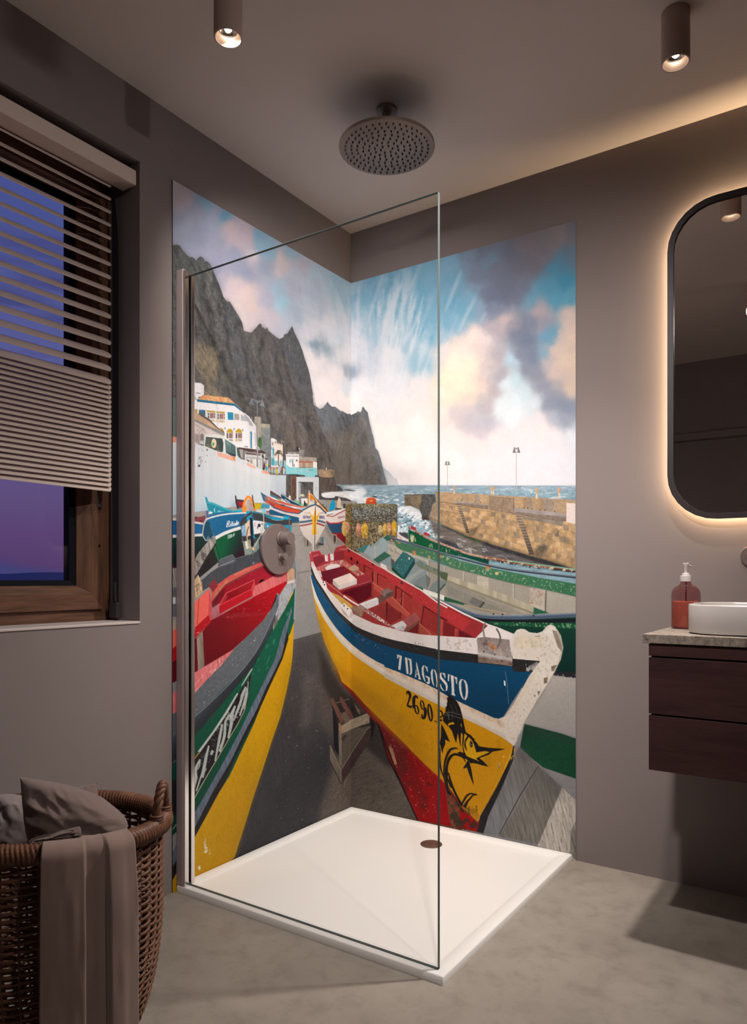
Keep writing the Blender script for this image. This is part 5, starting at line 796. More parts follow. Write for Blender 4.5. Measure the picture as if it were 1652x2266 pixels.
    L('O', "1000,470 1200,590 1400,700 1582,838 1700,903", 3, (222,206,198)); L('O', "560,220 700,300 900,420 1000,470", 1.6, (216,190,182)); L('Q', "540,605 740,712 935,800 1000,822 1140,880", 3.6, (222,208,200))
    F('O', "935,400 960,398 1005,425 1015,465 985,470 940,430", (220,202,192))
    for a in ["258,600 300,598 322,650 326,712 292,702 270,650", "480,885 522,852 605,920 628,985 590,1032 540,950"]: F('O', a, (226,216,210), 'paint', .1); 
    F('O', "600,935 628,985 590,1032 580,1000", (190,176,166))
    for x, y in [(520, 880), (560, 915), (283, 612), (296, 640)]: E('O', x, y, 9, 8, (40,34,34))
    F('O', "480,900 540,960 590,1032 520,980", (150,136,130), op=.6); L('O', "1330,1300 1340,1310", 1.6, (60,54,52)); 
    for a in ["1375,1300 1370,1322", "1395,1308 1392,1322", "1410,1318 1430,1322"]: L('O', a, .9, (80,70,66))
    # anchor plate and hook, stem head
    F('T', "1095,170 1125,130 1160,120 1195,125 1232,150 1300,158 1345,142 1378,100 1412,84 1450,100 1500,178 1520,280 1500,380 1440,500 1380,600 1300,720 1210,880 1180,935 1100,1112 1030,1050 1020,900 1100,760 1240,510 1325,395 1090,375 1085,250", (216,202,186), 'paint', .13, g=((1180,1450),(1140,1600),(208,192,176)))
    F('T', "1100,230 1160,160 1240,190 1330,190 1340,260 1250,300 1150,280 1105,270", (202,180,152), 'rock', .25, op=.6, fe=4); F('T', "1350,140 1415,90 1480,150 1420,180 1360,190", (226,216,204), op=.7, fe=2)
    F('T', "1425,130 1460,140 1510,260 1510,320 1470,270 1445,190", (122,104,88), 'rock', .4, op=.85); F('T', "1455,110 1500,180 1518,280 1500,380 1440,500 1380,600 1210,880 1190,920 1230,880 1400,600 1470,450 1505,300", (150,138,128), op=.7, fe=1)
    for a in ["1418,440 1470,425 1440,480 1420,480", "1355,540 1390,530 1385,580 1355,590", "1300,655 1325,650 1310,690"]: F('T', a, (120,98,82), 'rock', .5)
    p.specks('T', "1100,200 1340,170 1450,150 1500,300 1200,880 1100,1090 1030,1000 1300,500", (160,130,98), .66, (120,120), 94, .4); E('T', 1278, 690, 4, 9, (50,44,42)); E('T', 1106, 826, 3, 5, (60,50,46)); L('T', "1280,186 1325,184", 1, (110,96,86))
    F('T', "1030,860 1100,760 1240,520 1300,470 1220,640 1100,850", (200,176,150), op=.5, fe=3)
    F('T', "788,198 850,190 1062,213 1072,290 1088,372 1086,440 1000,425 800,405", (128,112,106), 'rock', .45, g=((1060,1415),(1062,1440),(150,134,126))); F('T', "795,315 930,340 1085,370 1085,392 930,365 795,345", (186,178,172), 'fine', .1, op=.8, fe=1); F('T', "795,360 1086,400 1086,442 1000,427 800,406", (112,86,72), 'rock', .4, op=.7)
    for x, y in [(845, 315), (940, 340), (1000, 395), (1075, 420)]: E('T', x, y, 6, 6, (40,30,28))
    E('T', 862, 250, 30, 16, (84,66,58), op=.6); L('T', "858,72 842,110 845,165 862,215 895,262 940,292 968,262 985,215 978,165 952,118", [3.6, 3.6], (92,90,86), sm=4); L('T', "856,75 840,110 843,165 860,212", 1.2, (160,156,150), sm=3); F('T', "870,225 900,245 960,270 955,300 920,300 885,270", (150,104,76), 'rock', .7)
    # lettering on the blue strake
    Wt = (206,196,186)
    w = lambda a: F('W', a, Wt, 'grain', .15)
    w("150,150 240,178 212,435 172,425 196,195 180,190 165,235 155,225"); w("292,202 335,212 362,500 330,510 322,480"); w("340,214 396,234 410,228 420,330 427,440 422,490 408,522 366,516 392,490 390,430 383,330 374,262 344,232"); 
    w("500,288 512,300 580,590 597,612 535,605 545,580 500,370"); w("495,420 505,425 498,540 505,578 470,552 482,540"); w("505,500 525,505 528,525 505,520")
    w("652,352 620,355 600,400 605,520 640,620 672,660 650,560 635,450 640,380"); w("658,350 690,380 702,372 712,470 695,455 680,400 655,370"); w("668,535 748,570 748,680 715,695 680,660 715,650 712,585 672,560")
    w("810,415 780,430 765,480 775,600 800,690 832,735 812,640 800,520 805,440"); w("820,420 850,440 880,520 890,640 882,740 868,755 870,640 850,510"); 
    w("970,478 935,490 925,540 935,590 985,650 1035,710 1045,790 1030,820 1065,810 1078,740 1060,670 1010,610 965,560 960,500"); w("980,480 1012,500 1025,485 1035,585 1020,575 1005,530 978,500"); w("938,685 950,690 965,750 1000,800 1022,822 985,808 950,770 938,720")
    w("1080,510 1118,520 1105,545 1098,640 1080,640"); w("1128,525 1185,542 1190,700 1195,860 1215,895 1210,910 1140,885 1150,850 1145,700"); w("1198,555 1248,570 1245,695 1228,680 1222,610 1200,580")
    w("1355,602 1310,605 1280,660 1285,780 1305,880 1340,950 1370,978 1370,960 1345,900 1325,800 1320,680 1335,620 1358,612"); w("1368,608 1410,640 1440,720 1448,830 1435,930 1405,980 1382,985 1380,965 1402,900 1408,800 1395,690 1365,622")
    # registration number
    B = (26,20,20)
    L('W', "332,882 328,850 345,830 372,850 390,910 375,970 345,1060 340,1100", [2.6, 4, 6.4, 4, 3], B, sm=4); L('W', "340,1085 375,1100 400,1118 420,1085", [4, 5.4, 4], B); E('W', 435, 1135, 6, 8, B)
    def ring(x, y, rx, ry, rot, k=.30, s=0):
        E('W', x, y, rx, ry, B, rot=rot); E('W', x+s, y, rx*k, ry*.78, (202,144,8), rot=rot)
    ring(510, 1160, 44, 88, -.22); L('W', "520,935 490,915 462,940 455,1010 460,1130", [4, 6, 7.4, 6], B, sm=4); E('W', 524, 945, 12, 16, B)
    ring(612, 1075, 42, 92, -.2); L('W', "655,1120 668,1200 655,1290 630,1315 600,1280", [6, 7, 6, 4], B, sm=4); E('W', 604, 1258, 14, 22, B)
    ring(753, 1215, 50, 165, -.13, .24); F('W', "840,1355 880,1378 876,1398 838,1375", B)
    L('W', "905,1165 915,1375", 4, B); L('W', "915,1180 955,1190 982,1240 965,1285 925,1300", 3.4, B, sm=3); E('W', 950, 1352, 24, 18, B)
    # leaping marlin
    K = (28,24,22); Y = (202,146,10)
    k = lambda a, **q: F('X', a, K, 'rock', .25, **q)
    k("370,0 395,0 440,60 520,120 590,190 640,290 665,380 690,480 715,600 745,740 770,760 840,800 880,850 905,870 930,910 975,960 1005,1005 1180,1030 1470,1050 1370,1080 1250,1100 1170,1130 1080,1170 1000,1210 1000,1225 1060,1270 1155,1375 1040,1350 940,1320 870,1310 840,1318 810,1300 790,1260 700,1210 640,1160 590,1120 640,1100 700,1125 690,1050 680,940 690,790 660,750 650,860 655,1005 630,940 600,760 570,950 530,840 490,720 430,640 415,635 330,540 330,440 370,380 375,290 400,260 395,215 410,190 400,120 425,100 420,60")
    F('X', "720,1100 760,1180 820,1210 900,1240 960,1265 1010,1290 950,1225 1000,1190 1180,1110 1100,1090 940,1115 920,1060 900,980 860,900 800,830 790,850 740,930 750,1010 770,1090 735,1050 715,990 720,920 770,810 720,770 710,900 700,1000", Y, 'paint', .14)
    k("770,820 745,870 735,960 770,1095 728,1030 718,950 730,880"); k("840,900 870,940 870,1000 850,1030 820,1000 812,940 820,905"); L('X', "825,910 820,950 840,990 862,965", .9, (170,160,180)); k("880,870 935,990 930,1110 1080,1085 1180,1090 1170,1075 1000,1010 960,960 930,910")
    k("930,1225 1010,1185 1180,1115 1240,1090 1180,1150 1060,1195 1000,1215 1010,1250 1060,1275 1155,1372 1080,1355 960,1325 860,1300 790,1260 720,1200 900,1245 1000,1285")
    L('X', "905,890 950,930 990,1000", 1.4, Y); F('X', "420,600 450,575 520,560 540,600 470,605 430,630", Y); L('X', "655,590 668,650", 1.2, Y); F('X', "405,560 460,620 520,770 560,890 430,640", Y, op=0)
    k("300,590 340,660 400,790 458,930 370,880 372,960 330,1060 325,1140 300,1080 285,1000 265,950 290,830 290,700"); k("262,960 285,1060 285,1250 300,1400 345,1590 300,1500 265,1380"); 
    L('X', "600,1045 540,1040 470,1060 420,1130 375,1250 350,1400 345,1540 380,1700 420,1800", [2, 4.6, 5.6, 5, 3.4, 3, 5], K, sm=4); L('X', "740,1290 700,1210 620,1165 540,1150 470,1190 425,1270 395,1400 390,1540 400,1660 440,1800", [1.4, 4, 5.4, 5.6, 7, 5.4, 8, 4, 2], K, sm=4); L('X', "430,1480 460,1620 530,1810 620,1990 680,2090", [2, 5, 5, 5, 6], K, sm=4); L('X', "395,1560 430,1640 480,1760", [3, 4], K); F('X', "380,1640 430,1800 470,1900 440,1960 400,1850", (32,24,22), 'rock', .3)
    L('X', "440,1830 560,1990 640,2120 700,2200", [4, 4, 5], (34,24,22)); L('X', "680,2050 740,1940 800,1880 870,1870 950,1885", [4, 5, 4, 3, 2], K, sm=4); L('X', "720,2120 770,2020 830,1950 880,1895 945,1890", [8, 4.5, 3.5, 3], K, sm=4)
    k("785,1250 820,1320 850,1440 895,1720 860,1650 800,1500 765,1390 740,1400 705,1415 700,1390 740,1330")
    F('X', "262,1560 345,1660 390,1780 400,1960 380,1900 330,1800 262,1720", (150,8,14), op=0)
    for a in ["370,385 480,380 650,430", "350,430 480,440 680,500", "380,370 420,420 440,520"]: L('X', a, 1.2, (120,116,110), op=.7)
    for a in ["470,230 500,330 540,400", "540,240 580,340 600,400", "430,330 440,520", "490,350 500,520"]: L('X', a, .8, (90,110,100), op=.7)
    # chipped patch where the boot-topping meets the keel
    p.specks('X', "380,1830 480,1880 640,2080 720,2200 460,2230 400,2000", (150,60,40), .5, (80,80), 97, .6); p.specks('X', "400,1900 620,2060 720,2220 460,2230", (60,64,40), .56, (80,80), 98, .8)
    E('X', 1345, 1350, 28, 60, (150,120,60), rot=.35, tex='rock', amt=.8, op=.8); E('X', 1438, 1190, 8, 16, (220,200,160)); E('X', 110, 690, 5, 14, (90,60,20))

def draw_trestle(p):
    F, L, E = p.F, p.Ln, p.El
    F('S', "525,920 545,985 560,1390 620,1480 640,1300 640,1150", (40,36,36)); F('S', "600,1250 720,1200 900,1170 950,1160 940,1260 700,1530 640,1610 620,1500", (84,74,64), 'brush', .3); F('S', "930,1060 1000,1110 960,1260 930,1330 945,1160", (20,16,22), op=.9, fe=3); F('S', "530,960 575,900 740,870 840,1000 700,1100 640,1110", (44,38,36)); F('S', "720,850 780,900 850,1040 800,1020 740,920", (58,44,40)); F('S', "770,920 835,1000 835,1050 800,1010", (112,88,66)); F('S', "640,1030 700,1000 740,1100 670,1130", (96,84,70))
    L('S', "580,925 720,880", 2, (104,90,78))
    F('S', "528,875 548,873 668,1095 662,1160 640,1160 530,920", (100,66,60), 'grain', .4); F('S', "662,1098 668,1120 662,1160 640,1160 640,1130", (70,54,50)); F('S', "618,862 640,858 758,1050 762,1085 740,1105 720,1090 625,910", (102,62,56), 'grain', .4); F('S', "735,1068 762,1058 762,1090 740,1108", (92,78,72))
    F('S', "608,1120 640,1165 720,1110 930,1025 932,1130 720,1210 635,1250 610,1190", (142,124,102), 'brush', .3); L('S', "640,1165 720,1112 925,1028", .9, (176,156,130)); L('S', "640,1250 760,1195 870,1150", 1, (70,56,46)); F('S', "608,1120 640,1165 636,1250 612,1200", (150,112,76))
    F('S', "605,1180 640,1240 640,1600 612,1540 612,1300", (110,98,86), 'brush2', .3); F('S', "545,1000 560,1390 600,1470 600,1200 560,1010", (28,26,30)); F('S', "632,1290 680,1250 700,1260 650,1330", (62,48,42))
    F('S', "515,1360 640,1640 640,1762 625,1755 520,1530", (108,94,80), 'brush2', .3, g=((735,1660),(752,1720),(92,82,72))); L('S', "518,1362 640,1640", 1, (140,122,104)); F('S', "640,1610 900,1205 945,1165 945,1270 895,1385 700,1680 645,1765", (62,46,44), 'brush', .5); L('S', "640,1610 900,1205 942,1165", 1.4, (130,114,96)); F('S', "660,1770 690,1690 698,1710 670,1790 685,1815 670,1815", (112,94,76)); L('S', "520,1530 630,1765 650,1765", 1.6, (20,18,20), op=.7)

def make_print():
    p = Print()
    draw_sky(p); draw_land(p); draw_sea(p); draw_quay(p); draw_town(p); p.sat(.86); draw_far_boats(p); draw_mid_boats(p)
    draw_grey_boat(p); draw_ground_right(p); draw_left_boat(p); draw_trestle(p); draw_seventh(p)
    p.sat(.93)
    p.img *= 1+.03*p.texture('fine', (slice(None), slice(None)))[..., None]
    return p
# ---------------------------------------------------------------- light and print settings
PRINT_GAIN = (.96, 1.01, 1.08)
LAMP_W = (62, 166, 136, 56)                  # ceiling spots: window side, basin side, behind, unseen mid-room spot added as fill
LAMP_AT = ((-.55, 2.0, 0), (.56, -.98, 0), (.1, 1.1, 0), (.0, -1.5, .9))
LAMP_CONE = (92, 92, 91, 92)
LAMP_BLEND = 1.0
LED = 85.0
# ================================================================= scene helpers
import bpy, bmesh, random
from mathutils import Vector, Matrix
SC = bpy.context.scene
COL = SC.collection
PI = math.pi

def lin(c):
    c = [x/255. for x in c]
    return tuple(x/12.92 if x <= .04045 else ((x+.055)/1.055)**2.4 for x in c)

def mat(name, col=(.5, .5, .5), rough=.6, metal=0.0, spec=.5, bump=None, build=None):
    m = bpy.data.materials.new(name); m.use_nodes = True
    nt = m.node_tree; b = nt.nodes['Principled BSDF']
    b.inputs['Base Color'].default_value = (*col, 1); b.inputs['Roughness'].default_value = rough
    b.inputs['Metallic'].default_value = metal; b.inputs['Specular IOR Level'].default_value = spec
    if bump:                                            # (scale, strength, distance)
        tc = nt.nodes.new('ShaderNodeTexCoord'); n = nt.nodes.new('ShaderNodeTexNoise'); n.inputs['Scale'].default_value = bump[0]; n.inputs['Detail'].default_value = 6
        bp = nt.nodes.new('ShaderNodeBump'); bp.inputs['Strength'].default_value = bump[1]; bp.inputs['Distance'].default_value = bump[2]
        nt.links.new(tc.outputs['Object'], n.inputs['Vector']); nt.links.new(n.outputs['Fac'], bp.inputs['Height']); nt.links.new(bp.outputs['Normal'], b.inputs['Normal'])
    if build: build(nt, b)
    return m

def ramp(nt, fac, stops):
    r = nt.nodes.new('ShaderNodeValToRGB'); e = r.color_ramp.elements
    while len(e) < len(stops): e.new(.5)
    for i, (p, c) in enumerate(stops): e[i].position = p; e[i].color = (*c, 1)
    nt.links.new(fac, r.inputs['Fac']); return r.outputs['Color']

def noise_node(nt, scale, detail=5, rough=.6, stretch=(1, 1, 1), coord='Object'):
    tc = nt.nodes.new('ShaderNodeTexCoord'); mp = nt.nodes.new('ShaderNodeMapping'); mp.inputs['Scale'].default_value = stretch
    n = nt.nodes.new('ShaderNodeTexNoise'); n.inputs['Scale'].default_value = scale; n.inputs['Detail'].default_value = detail; n.inputs['Roughness'].default_value = rough
    nt.links.new(tc.outputs[coord], mp.inputs['Vector']); nt.links.new(mp.outputs['Vector'], n.inputs['Vector'])
    return n.outputs['Fac']

def mixcol(nt, fac, a, b):
    m = nt.nodes.new('ShaderNodeMix'); m.data_type = 'RGBA'
    nt.links.new(fac, m.inputs[0])
    for s, v in ((6, a), (7, b)):
        if isinstance(v, tuple): m.inputs[s].default_value = (*v, 1)
        else: nt.links.new(v, m.inputs[s])
    return m.outputs[2]

def emission(name, col, k):
    m = bpy.data.materials.new(name); m.use_nodes = True; nt = m.node_tree; nt.nodes.remove(nt.nodes['Principled BSDF'])
    e = nt.nodes.new('ShaderNodeEmission'); e.inputs['Color'].default_value = (*col, 1); e.inputs['Strength'].default_value = k
    nt.links.new(e.outputs[0], nt.nodes['Material Output'].inputs['Surface']); return m

def clear_glass(name, tint, gloss=.06, rough=0.0):
    """thin clear glass: what is behind shows through, with a facing-dependent sheen"""
    m = bpy.data.materials.new(name); m.use_nodes = True; nt = m.node_tree; nt.nodes.remove(nt.nodes['Principled BSDF'])
    t = nt.nodes.new('ShaderNodeBsdfTransparent'); t.inputs['Color'].default_value = (*tint, 1)
    g = nt.nodes.new('ShaderNodeBsdfGlossy'); g.inputs['Roughness'].default_value = rough
    lw = nt.nodes.new('ShaderNodeLayerWeight'); lw.inputs['Blend'].default_value = .5     # Schlick sheen: F0 + (1-F0)(1-cos)^5
    pw = nt.nodes.new('ShaderNodeMath'); pw.operation = 'POWER'; pw.inputs[1].default_value = 5; nt.links.new(lw.outputs['Facing'], pw.inputs[0])
    f = nt.nodes.new('ShaderNodeMath'); f.operation = 'MULTIPLY_ADD'; f.inputs[1].default_value = 1-gloss*.5; f.inputs[2].default_value = gloss*.5; nt.links.new(pw.outputs[0], f.inputs[0])
    mx = nt.nodes.new('ShaderNodeMixShader')
    nt.links.new(f.outputs[0], mx.inputs[0]); nt.links.new(t.outputs[0], mx.inputs[1]); nt.links.new(g.outputs[0], mx.inputs[2])
    nt.links.new(mx.outputs[0], nt.nodes['Material Output'].inputs['Surface']); return m

class MB:
    """collects geometry for ONE mesh object"""
    def __init__(self): self.v = []; self.f = []; self.mi = []
    def add(self, vs, fs, mi=0):
        o = len(self.v); self.v += [tuple(p) for p in vs]; self.f += [tuple(i+o for i in q) for q in fs]; self.mi += [mi]*len(fs)
    def box(self, a, b, mi=0, M=None):
        x0, y0, z0 = [min(p) for p in zip(a, b)]; x1, y1, z1 = [max(p) for p in zip(a, b)]
        vs = [(x0,y0,z0),(x1,y0,z0),(x1,y1,z0),(x0,y1,z0),(x0,y0,z1),(x1,y0,z1),(x1,y1,z1),(x0,y1,z1)]
        if M: vs = [M @ Vector(p) for p in vs]
        self.add(vs, [(0,3,2,1),(4,5,6,7),(0,1,5,4),(1,2,6,5),(2,3,7,6),(3,0,4,7)], mi)
    def lathe(self, prof, n=48, c=(0, 0, 0), axis='Z', mi=0, cap=True):
        vs = []
        for r, h in prof:
            for i in range(n):
                a = 2*PI*i/n; x, y = r*math.cos(a), r*math.sin(a)
                p = {'Z': (x, y, h), 'X': (h, x, y), 'Y': (x, h, y)}[axis]
                vs.append((p[0]+c[0], p[1]+c[1], p[2]+c[2]))
        fs = []
        for j in range(len(prof)-1):
            for i in range(n):
                k = (i+1) % n; fs.append((j*n+i, j*n+k, (j+1)*n+k, (j+1)*n+i))
        if cap: fs += [tuple(range(n))[::-1], tuple((len(prof)-1)*n+i for i in range(n))]
        self.add(vs, fs, mi)
    def tube(self, pts, r, n=8, closed=False, mi=0):
        pts = [Vector(p) for p in pts]; m = len(pts); rr = r if hasattr(r, '__len__') else [r]*m
        vs = []; up = None
        for i, p in enumerate(pts):
            t = (pts[(i+1) % m]-pts[i-1]) if closed else (pts[min(i+1, m-1)]-pts[max(i-1, 0)])
            t.normalize()
            if up is None: up = t.orthogonal().normalized()
            up = (up-t*up.dot(t))
            up = up.normalized() if up.length > 1e-6 else t.orthogonal().normalized()
            w = t.cross(up)
            for j in range(n): a = 2*PI*j/n; vs.append(p+(up*math.cos(a)+w*math.sin(a))*rr[i])
        fs = []
        for i in range(m if closed else m-1):
            k = (i+1) % m
            for j in range(n): q = (j+1) % n; fs.append((i*n+j, i*n+q, k*n+q, k*n+j))
        if not closed: fs += [tuple(range(n))[::-1], tuple((m-1)*n+j for j in range(n))]
        self.add(vs, fs, mi)
    def grid(self, P, mi=0, closed_u=False):
        """P[j][i] points"""
        nj, ni = len(P), len(P[0]); vs = [p for r in P for p in r]; fs = []
        for j in range(nj-1):
            for i in range(ni if closed_u else ni-1): k = (i+1) % ni; fs.append((j*ni+i, j*ni+k, (j+1)*ni+k, (j+1)*ni+i))
        self.add(vs, fs, mi)
    def prism(self, outline, y0, y1, mi=0):
        """outline in (x,z), extruded along y"""
        n = len(outline); vs = [(x, y0, z) for x, z in outline]+[(x, y1, z) for x, z in outline]
        self.add(vs, [tuple(range(n)), tuple(range(2*n-1, n-1, -1))]+[(i, i+n, (i+1) % n+n, (i+1) % n) for i in range(n)], mi)
    def build(self, name, mats, parent=None, smooth=False, bevel=0, seg=2, loc=None, angle=40):
        me = bpy.data.meshes.new(name); me.from_pydata(self.v, [], self.f)
        mats = mats if isinstance(mats, (list, tuple)) else [mats]
        for m in mats: me.materials.append(m)
        me.polygons.foreach_set('material_index', self.mi); me.update()
        bm = bmesh.new(); bm.from_mesh(me); bmesh.ops.recalc_face_normals(bm, faces=bm.faces[:])
        if bevel:
            es = [e for e in bm.edges if len(e.link_faces) == 2 and e.calc_face_angle(0) > math.radians(30)]
            bmesh.ops.bevel(bm, geom=es, offset=bevel, segments=seg, profile=.5, affect='EDGES')
        bm.to_mesh(me); bm.free()
        if smooth:
            me.polygons.foreach_set('use_smooth', [True]*len(me.polygons)); me.set_sharp_from_angle(angle=math.radians(angle))
        o = bpy.data.objects.new(name, me); COL.objects.link(o)
        if parent: o.parent = parent
        if loc: o.location = loc
        return o

def tag(o, label, cat, group=None, kind=None):
    o['label'] = label; o['category'] = cat
    if group: o['group'] = group
    if kind: o['kind'] = kind
    return o
def thing(name, label, cat, loc=(0, 0, 0), rz=0, group=None):
    o = bpy.data.objects.new(name, None); COL.objects.link(o); o.location = loc; o.rotation_euler = (0, 0, rz); o.empty_display_size = .1
    return tag(o, label, cat, group)
def structure(o): o['kind'] = 'structure'; return o
def rounded(x0, x1, z0, z1, r, n=8):
    out = []
    for cx, cz, a0 in ((x1-r, z1-r, 0), (x0+r, z1-r, 90), (x0+r, z0+r, 180), (x1-r, z0+r, 270)):
        for i in range(n+1): a = math.radians(a0+90*i/n); out.append((cx+r*math.cos(a), cz+r*math.sin(a)))
    return out

# ================================================================= the room
H, XE, YE = 2.56, 3.5, -2.95
def wall_build(nt, b):
    n = noise_node(nt, 2.2, 4); c = ramp(nt, n, [(.3, WALL), (.7, tuple(x*1.05 for x in WALL))]); nt.links.new(c, b.inputs['Base Color'])
WALL = (.222, .184, .180)
M_wall = mat('matte taupe paint', WALL, .85, spec=.2, build=wall_build)
M_ceil = mat('ceiling paint', (.62, .54, .50), .9, spec=.1, bump=(300, .02, .001))
def floor_build(nt, b):
    n = noise_node(nt, 2.4, 8, .62); n2 = noise_node(nt, 14, 8, .7); n3 = noise_node(nt, 60, 4, .6)
    c = ramp(nt, n, [(.30, (.222, .190, .162)), (.5, (.278, .240, .205)), (.72, (.325, .284, .245))])
    d = ramp(nt, n2, [(.36, (.80, .79, .78)), (.5, (1, 1, 1)), (.7, (1.06, 1.06, 1.06))])
    e = ramp(nt, n3, [(.25, (.82, .82, .82)), (.34, (1, 1, 1))])
    m1 = nt.nodes.new('ShaderNodeMix'); m1.data_type = 'RGBA'; m1.blend_type = 'MULTIPLY'; m1.inputs[0].default_value = .75
    nt.links.new(c, m1.inputs[6]); nt.links.new(d, m1.inputs[7])
    m2 = nt.nodes.new('ShaderNodeMix'); m2.data_type = 'RGBA'; m2.blend_type = 'MULTIPLY'; m2.inputs[0].default_value = .5
    nt.links.new(m1.outputs[2], m2.inputs[6]); nt.links.new(e, m2.inputs[7])
    nt.links.new(m2.outputs[2], b.inputs['Base Color'])
    r = ramp(nt, n2, [(.3, (.5, .5, .5)), (.7, (.62, .62, .62))]); nt.links.new(r, b.inputs['Roughness'])
M_floor = mat('polished concrete', (.3, .26, .22), .55, spec=.35, bump=(30, .06, .002), build=floor_build)

WY0, WY1, WZ0, WZ1, WD = -2.30, -1.135, .894, 2.338, .135        # window opening in the left wall and reveal depth
b = MB(); b.box((-.3, YE-.2, -.1), (XE+.2, .2, 0)); structure(b.build('floor', M_floor))
b = MB(); b.box((-.3, YE-.2, H), (XE+.2, .2, H+.1)); structure(b.build('ceiling', M_ceil))
b = MB(); b.box((0, 0, 0), (XE+.2, .2, H)); structure(b.build('wall_right', M_wall))
b = MB()
b.box((-.3, YE-.2, 0), (0, WY0, H)); b.box((-.3, WY1, 0), (0, .2, H)); b.box((-.3, WY0, 0), (0, WY1, WZ0)); b.box((-.3, WY0, WZ1), (0, WY1, H))
structure(b.build('wall_left', M_wall))
b = MB(); b.box((XE, YE-.2, 0), (XE+.2, 0, H)); structure(b.build('wall_side', M_wall))
b = MB(); DX0, DX1, DZ1 = .62, 1.52, 2.06
b.box((0, YE-.2, 0), (DX0, YE, H)); b.box((DX1, YE-.2, 0), (XE, YE, H)); b.box((DX0, YE-.2, DZ1), (DX1, YE, H))
structure(b.build('wall_front', M_wall))
M_door = mat('door paint', (.20, .165, .16), .5)
d = structure(thing('door_1', 'plain taupe flush door seen only in the mirror', 'door', (0, YE, 0))); 
b = MB(); b.box((DX0+.05, -.09, 0), (DX1-.05, -.05, DZ1-.05)); b.build('door_leaf', M_door, d, bevel=.002)
b = MB(); b.box((DX0, -.12, 0), (DX0+.05, .012, DZ1)); b.box((DX1-.05, -.12, 0), (DX1, .012, DZ1)); b.box((DX0+.05, -.12, DZ1-.05), (DX1-.05, .012, DZ1)); b.build('door_frame', M_door, d, bevel=.003)
b = MB(); b.lathe([(.025, 0), (.025, .008), (.009, .01), (.009, .05)], 24, (DX1-.12, -.05, 1.02), 'Y'); b.tube([(DX1-.12, -.002, 1.02), (DX1-.24, -.002, 1.02)], .008, 10)
M_dark = mat('dark bronze metal', lin((112, 98, 96)), .5, .35, .4)
b.build('door_handle', M_dark, d, smooth=True)

# ---- window
def wood_build(base, dark, st, sc=7.):
    def f(nt, b):
        n = noise_node(nt, sc, 6, .62, st); n2 = noise_node(nt, sc*6, 4, .6, st)
        c = ramp(nt, n, [(.3, dark), (.62, base)]); k = ramp(nt, n2, [(.3, (.72, .72, .72)), (.6, (1, 1, 1))])
        m = nt.nodes.new('ShaderNodeMix'); m.data_type = 'RGBA'; m.blend_type = 'MULTIPLY'; m.inputs[0].default_value = .7
        nt.links.new(c, m.inputs[6]); nt.links.new(k, m.inputs[7]); nt.links.new(m.outputs[2], b.inputs['Base Color'])
    return f
M_wood_v = mat('window oak upright', (.1, .05, .03), .45, spec=.3, build=wood_build((.150, .070, .040), (.075, .034, .022), (1, 9, .9)))
M_wood_h = mat('window oak rail', (.1, .05, .03), .45, spec=.3, build=wood_build((.170, .082, .050), (.085, .040, .026), (1, .9, 9)))
M_rubber = mat('black gasket', (.006, .006, .010), .7, spec=.08)
M_pane = clear_glass('window glass', (.97, .98, 1.0), .055)
win = structure(thing('window_1', 'brown wooden window with dusk sky outside in the left wall', 'window', (-WD, 0, 0)))
def rail(name, quad_fn, m):
    b = MB(); quad_fn(b); b.build(name, m, win, bevel=.0015)
FY, FZ = WY1, WZ0
# fixed frame and opening sash, mitred
def mitred(b, o, i, x0, x1):
    """four mitred boards between outer (y0,y1,z0,z1) and inner rectangles: faces at depth x0 (outer) .. x1 (inner)"""
    (a0, a1, c0, c1), (p0, p1, q0, q1) = o, i
    for A, B, C, D in (((a1, c0), (a1, c1), (p1, q1), (p1, q0)), ((a0, c1), (a0, c0), (p0, q0), (p0, q1)), ((a0, c0), (a1, c0), (p1, q0), (p0, q0)), ((a1, c1), (a0, c1), (p0, q1), (p1, q1))):
        vs = [(x0, *A), (x0, *B), (x1, *C), (x1, *D), (-.085, *A), (-.085, *B), (-.085, *C), (-.085, *D)]
        yield vs
def boards(o, i, x0, x1, nm):
    for k, vs in enumerate(mitred(None, o, i, x0, x1)):
        b = MB(); b.add(vs, [(0,1,2,3),(7,6,5,4),(0,4,5,1),(1,5,6,2),(2,6,7,3),(3,7,4,0)]); b.build(nm, M_wood_v if k < 2 else M_wood_h, win, bevel=.0008)
R0 = (WY0, WY1, WZ0, WZ1); R1 = (WY0+.036, WY1-.036, WZ0+.040, WZ1-.036)
R2 = (WY0+.077, WY1-.077, WZ0+.092, WZ1-.095); R3 = (WY0+.116, WY1-.116, WZ0+.115, WZ1-.12); R4 = (WY0+.135, WY1-.135, WZ0+.132, WZ1-.137)
boards(R0, R1, -.012, -.012, 'window_frame'); boards(R1, R2, 0, 0, 'sash_board'); boards(R2, R3, 0, -.022, 'glazing_bead')
b = MB(); (a0, a1, c0, c1), (p0, p1, q0, q1) = R3, R4
for A, B, C, D in (((a1, c0), (a1, c1), (p1, q1), (p1, q0)), ((a0, c1), (a0, c0), (p0, q0), (p0, q1)), ((a0, c0), (a1, c0), (p1, q0), (p0, q0)), ((a1, c1), (a0, c1), (p0, q1), (p1, q1))):
    vs = [(-.026, *A), (-.026, *B), (-.032, *C), (-.032, *D), (-.06, *A), (-.06, *B), (-.06, *C), (-.06, *D)]
    b.add(vs, [(0,1,2,3),(7,6,5,4),(0,4,5,1),(1,5,6,2),(2,6,7,3),(3,7,4,0)])
b.build('gasket', M_rubber, win)
b = MB(); b.box((-.040, R3[0], R3[2]), (-.036, R3[1], R3[3])); b.build('window_pane', M_pane, win)
M_sill = mat('pale sill', (.55, .47, .45), .5)
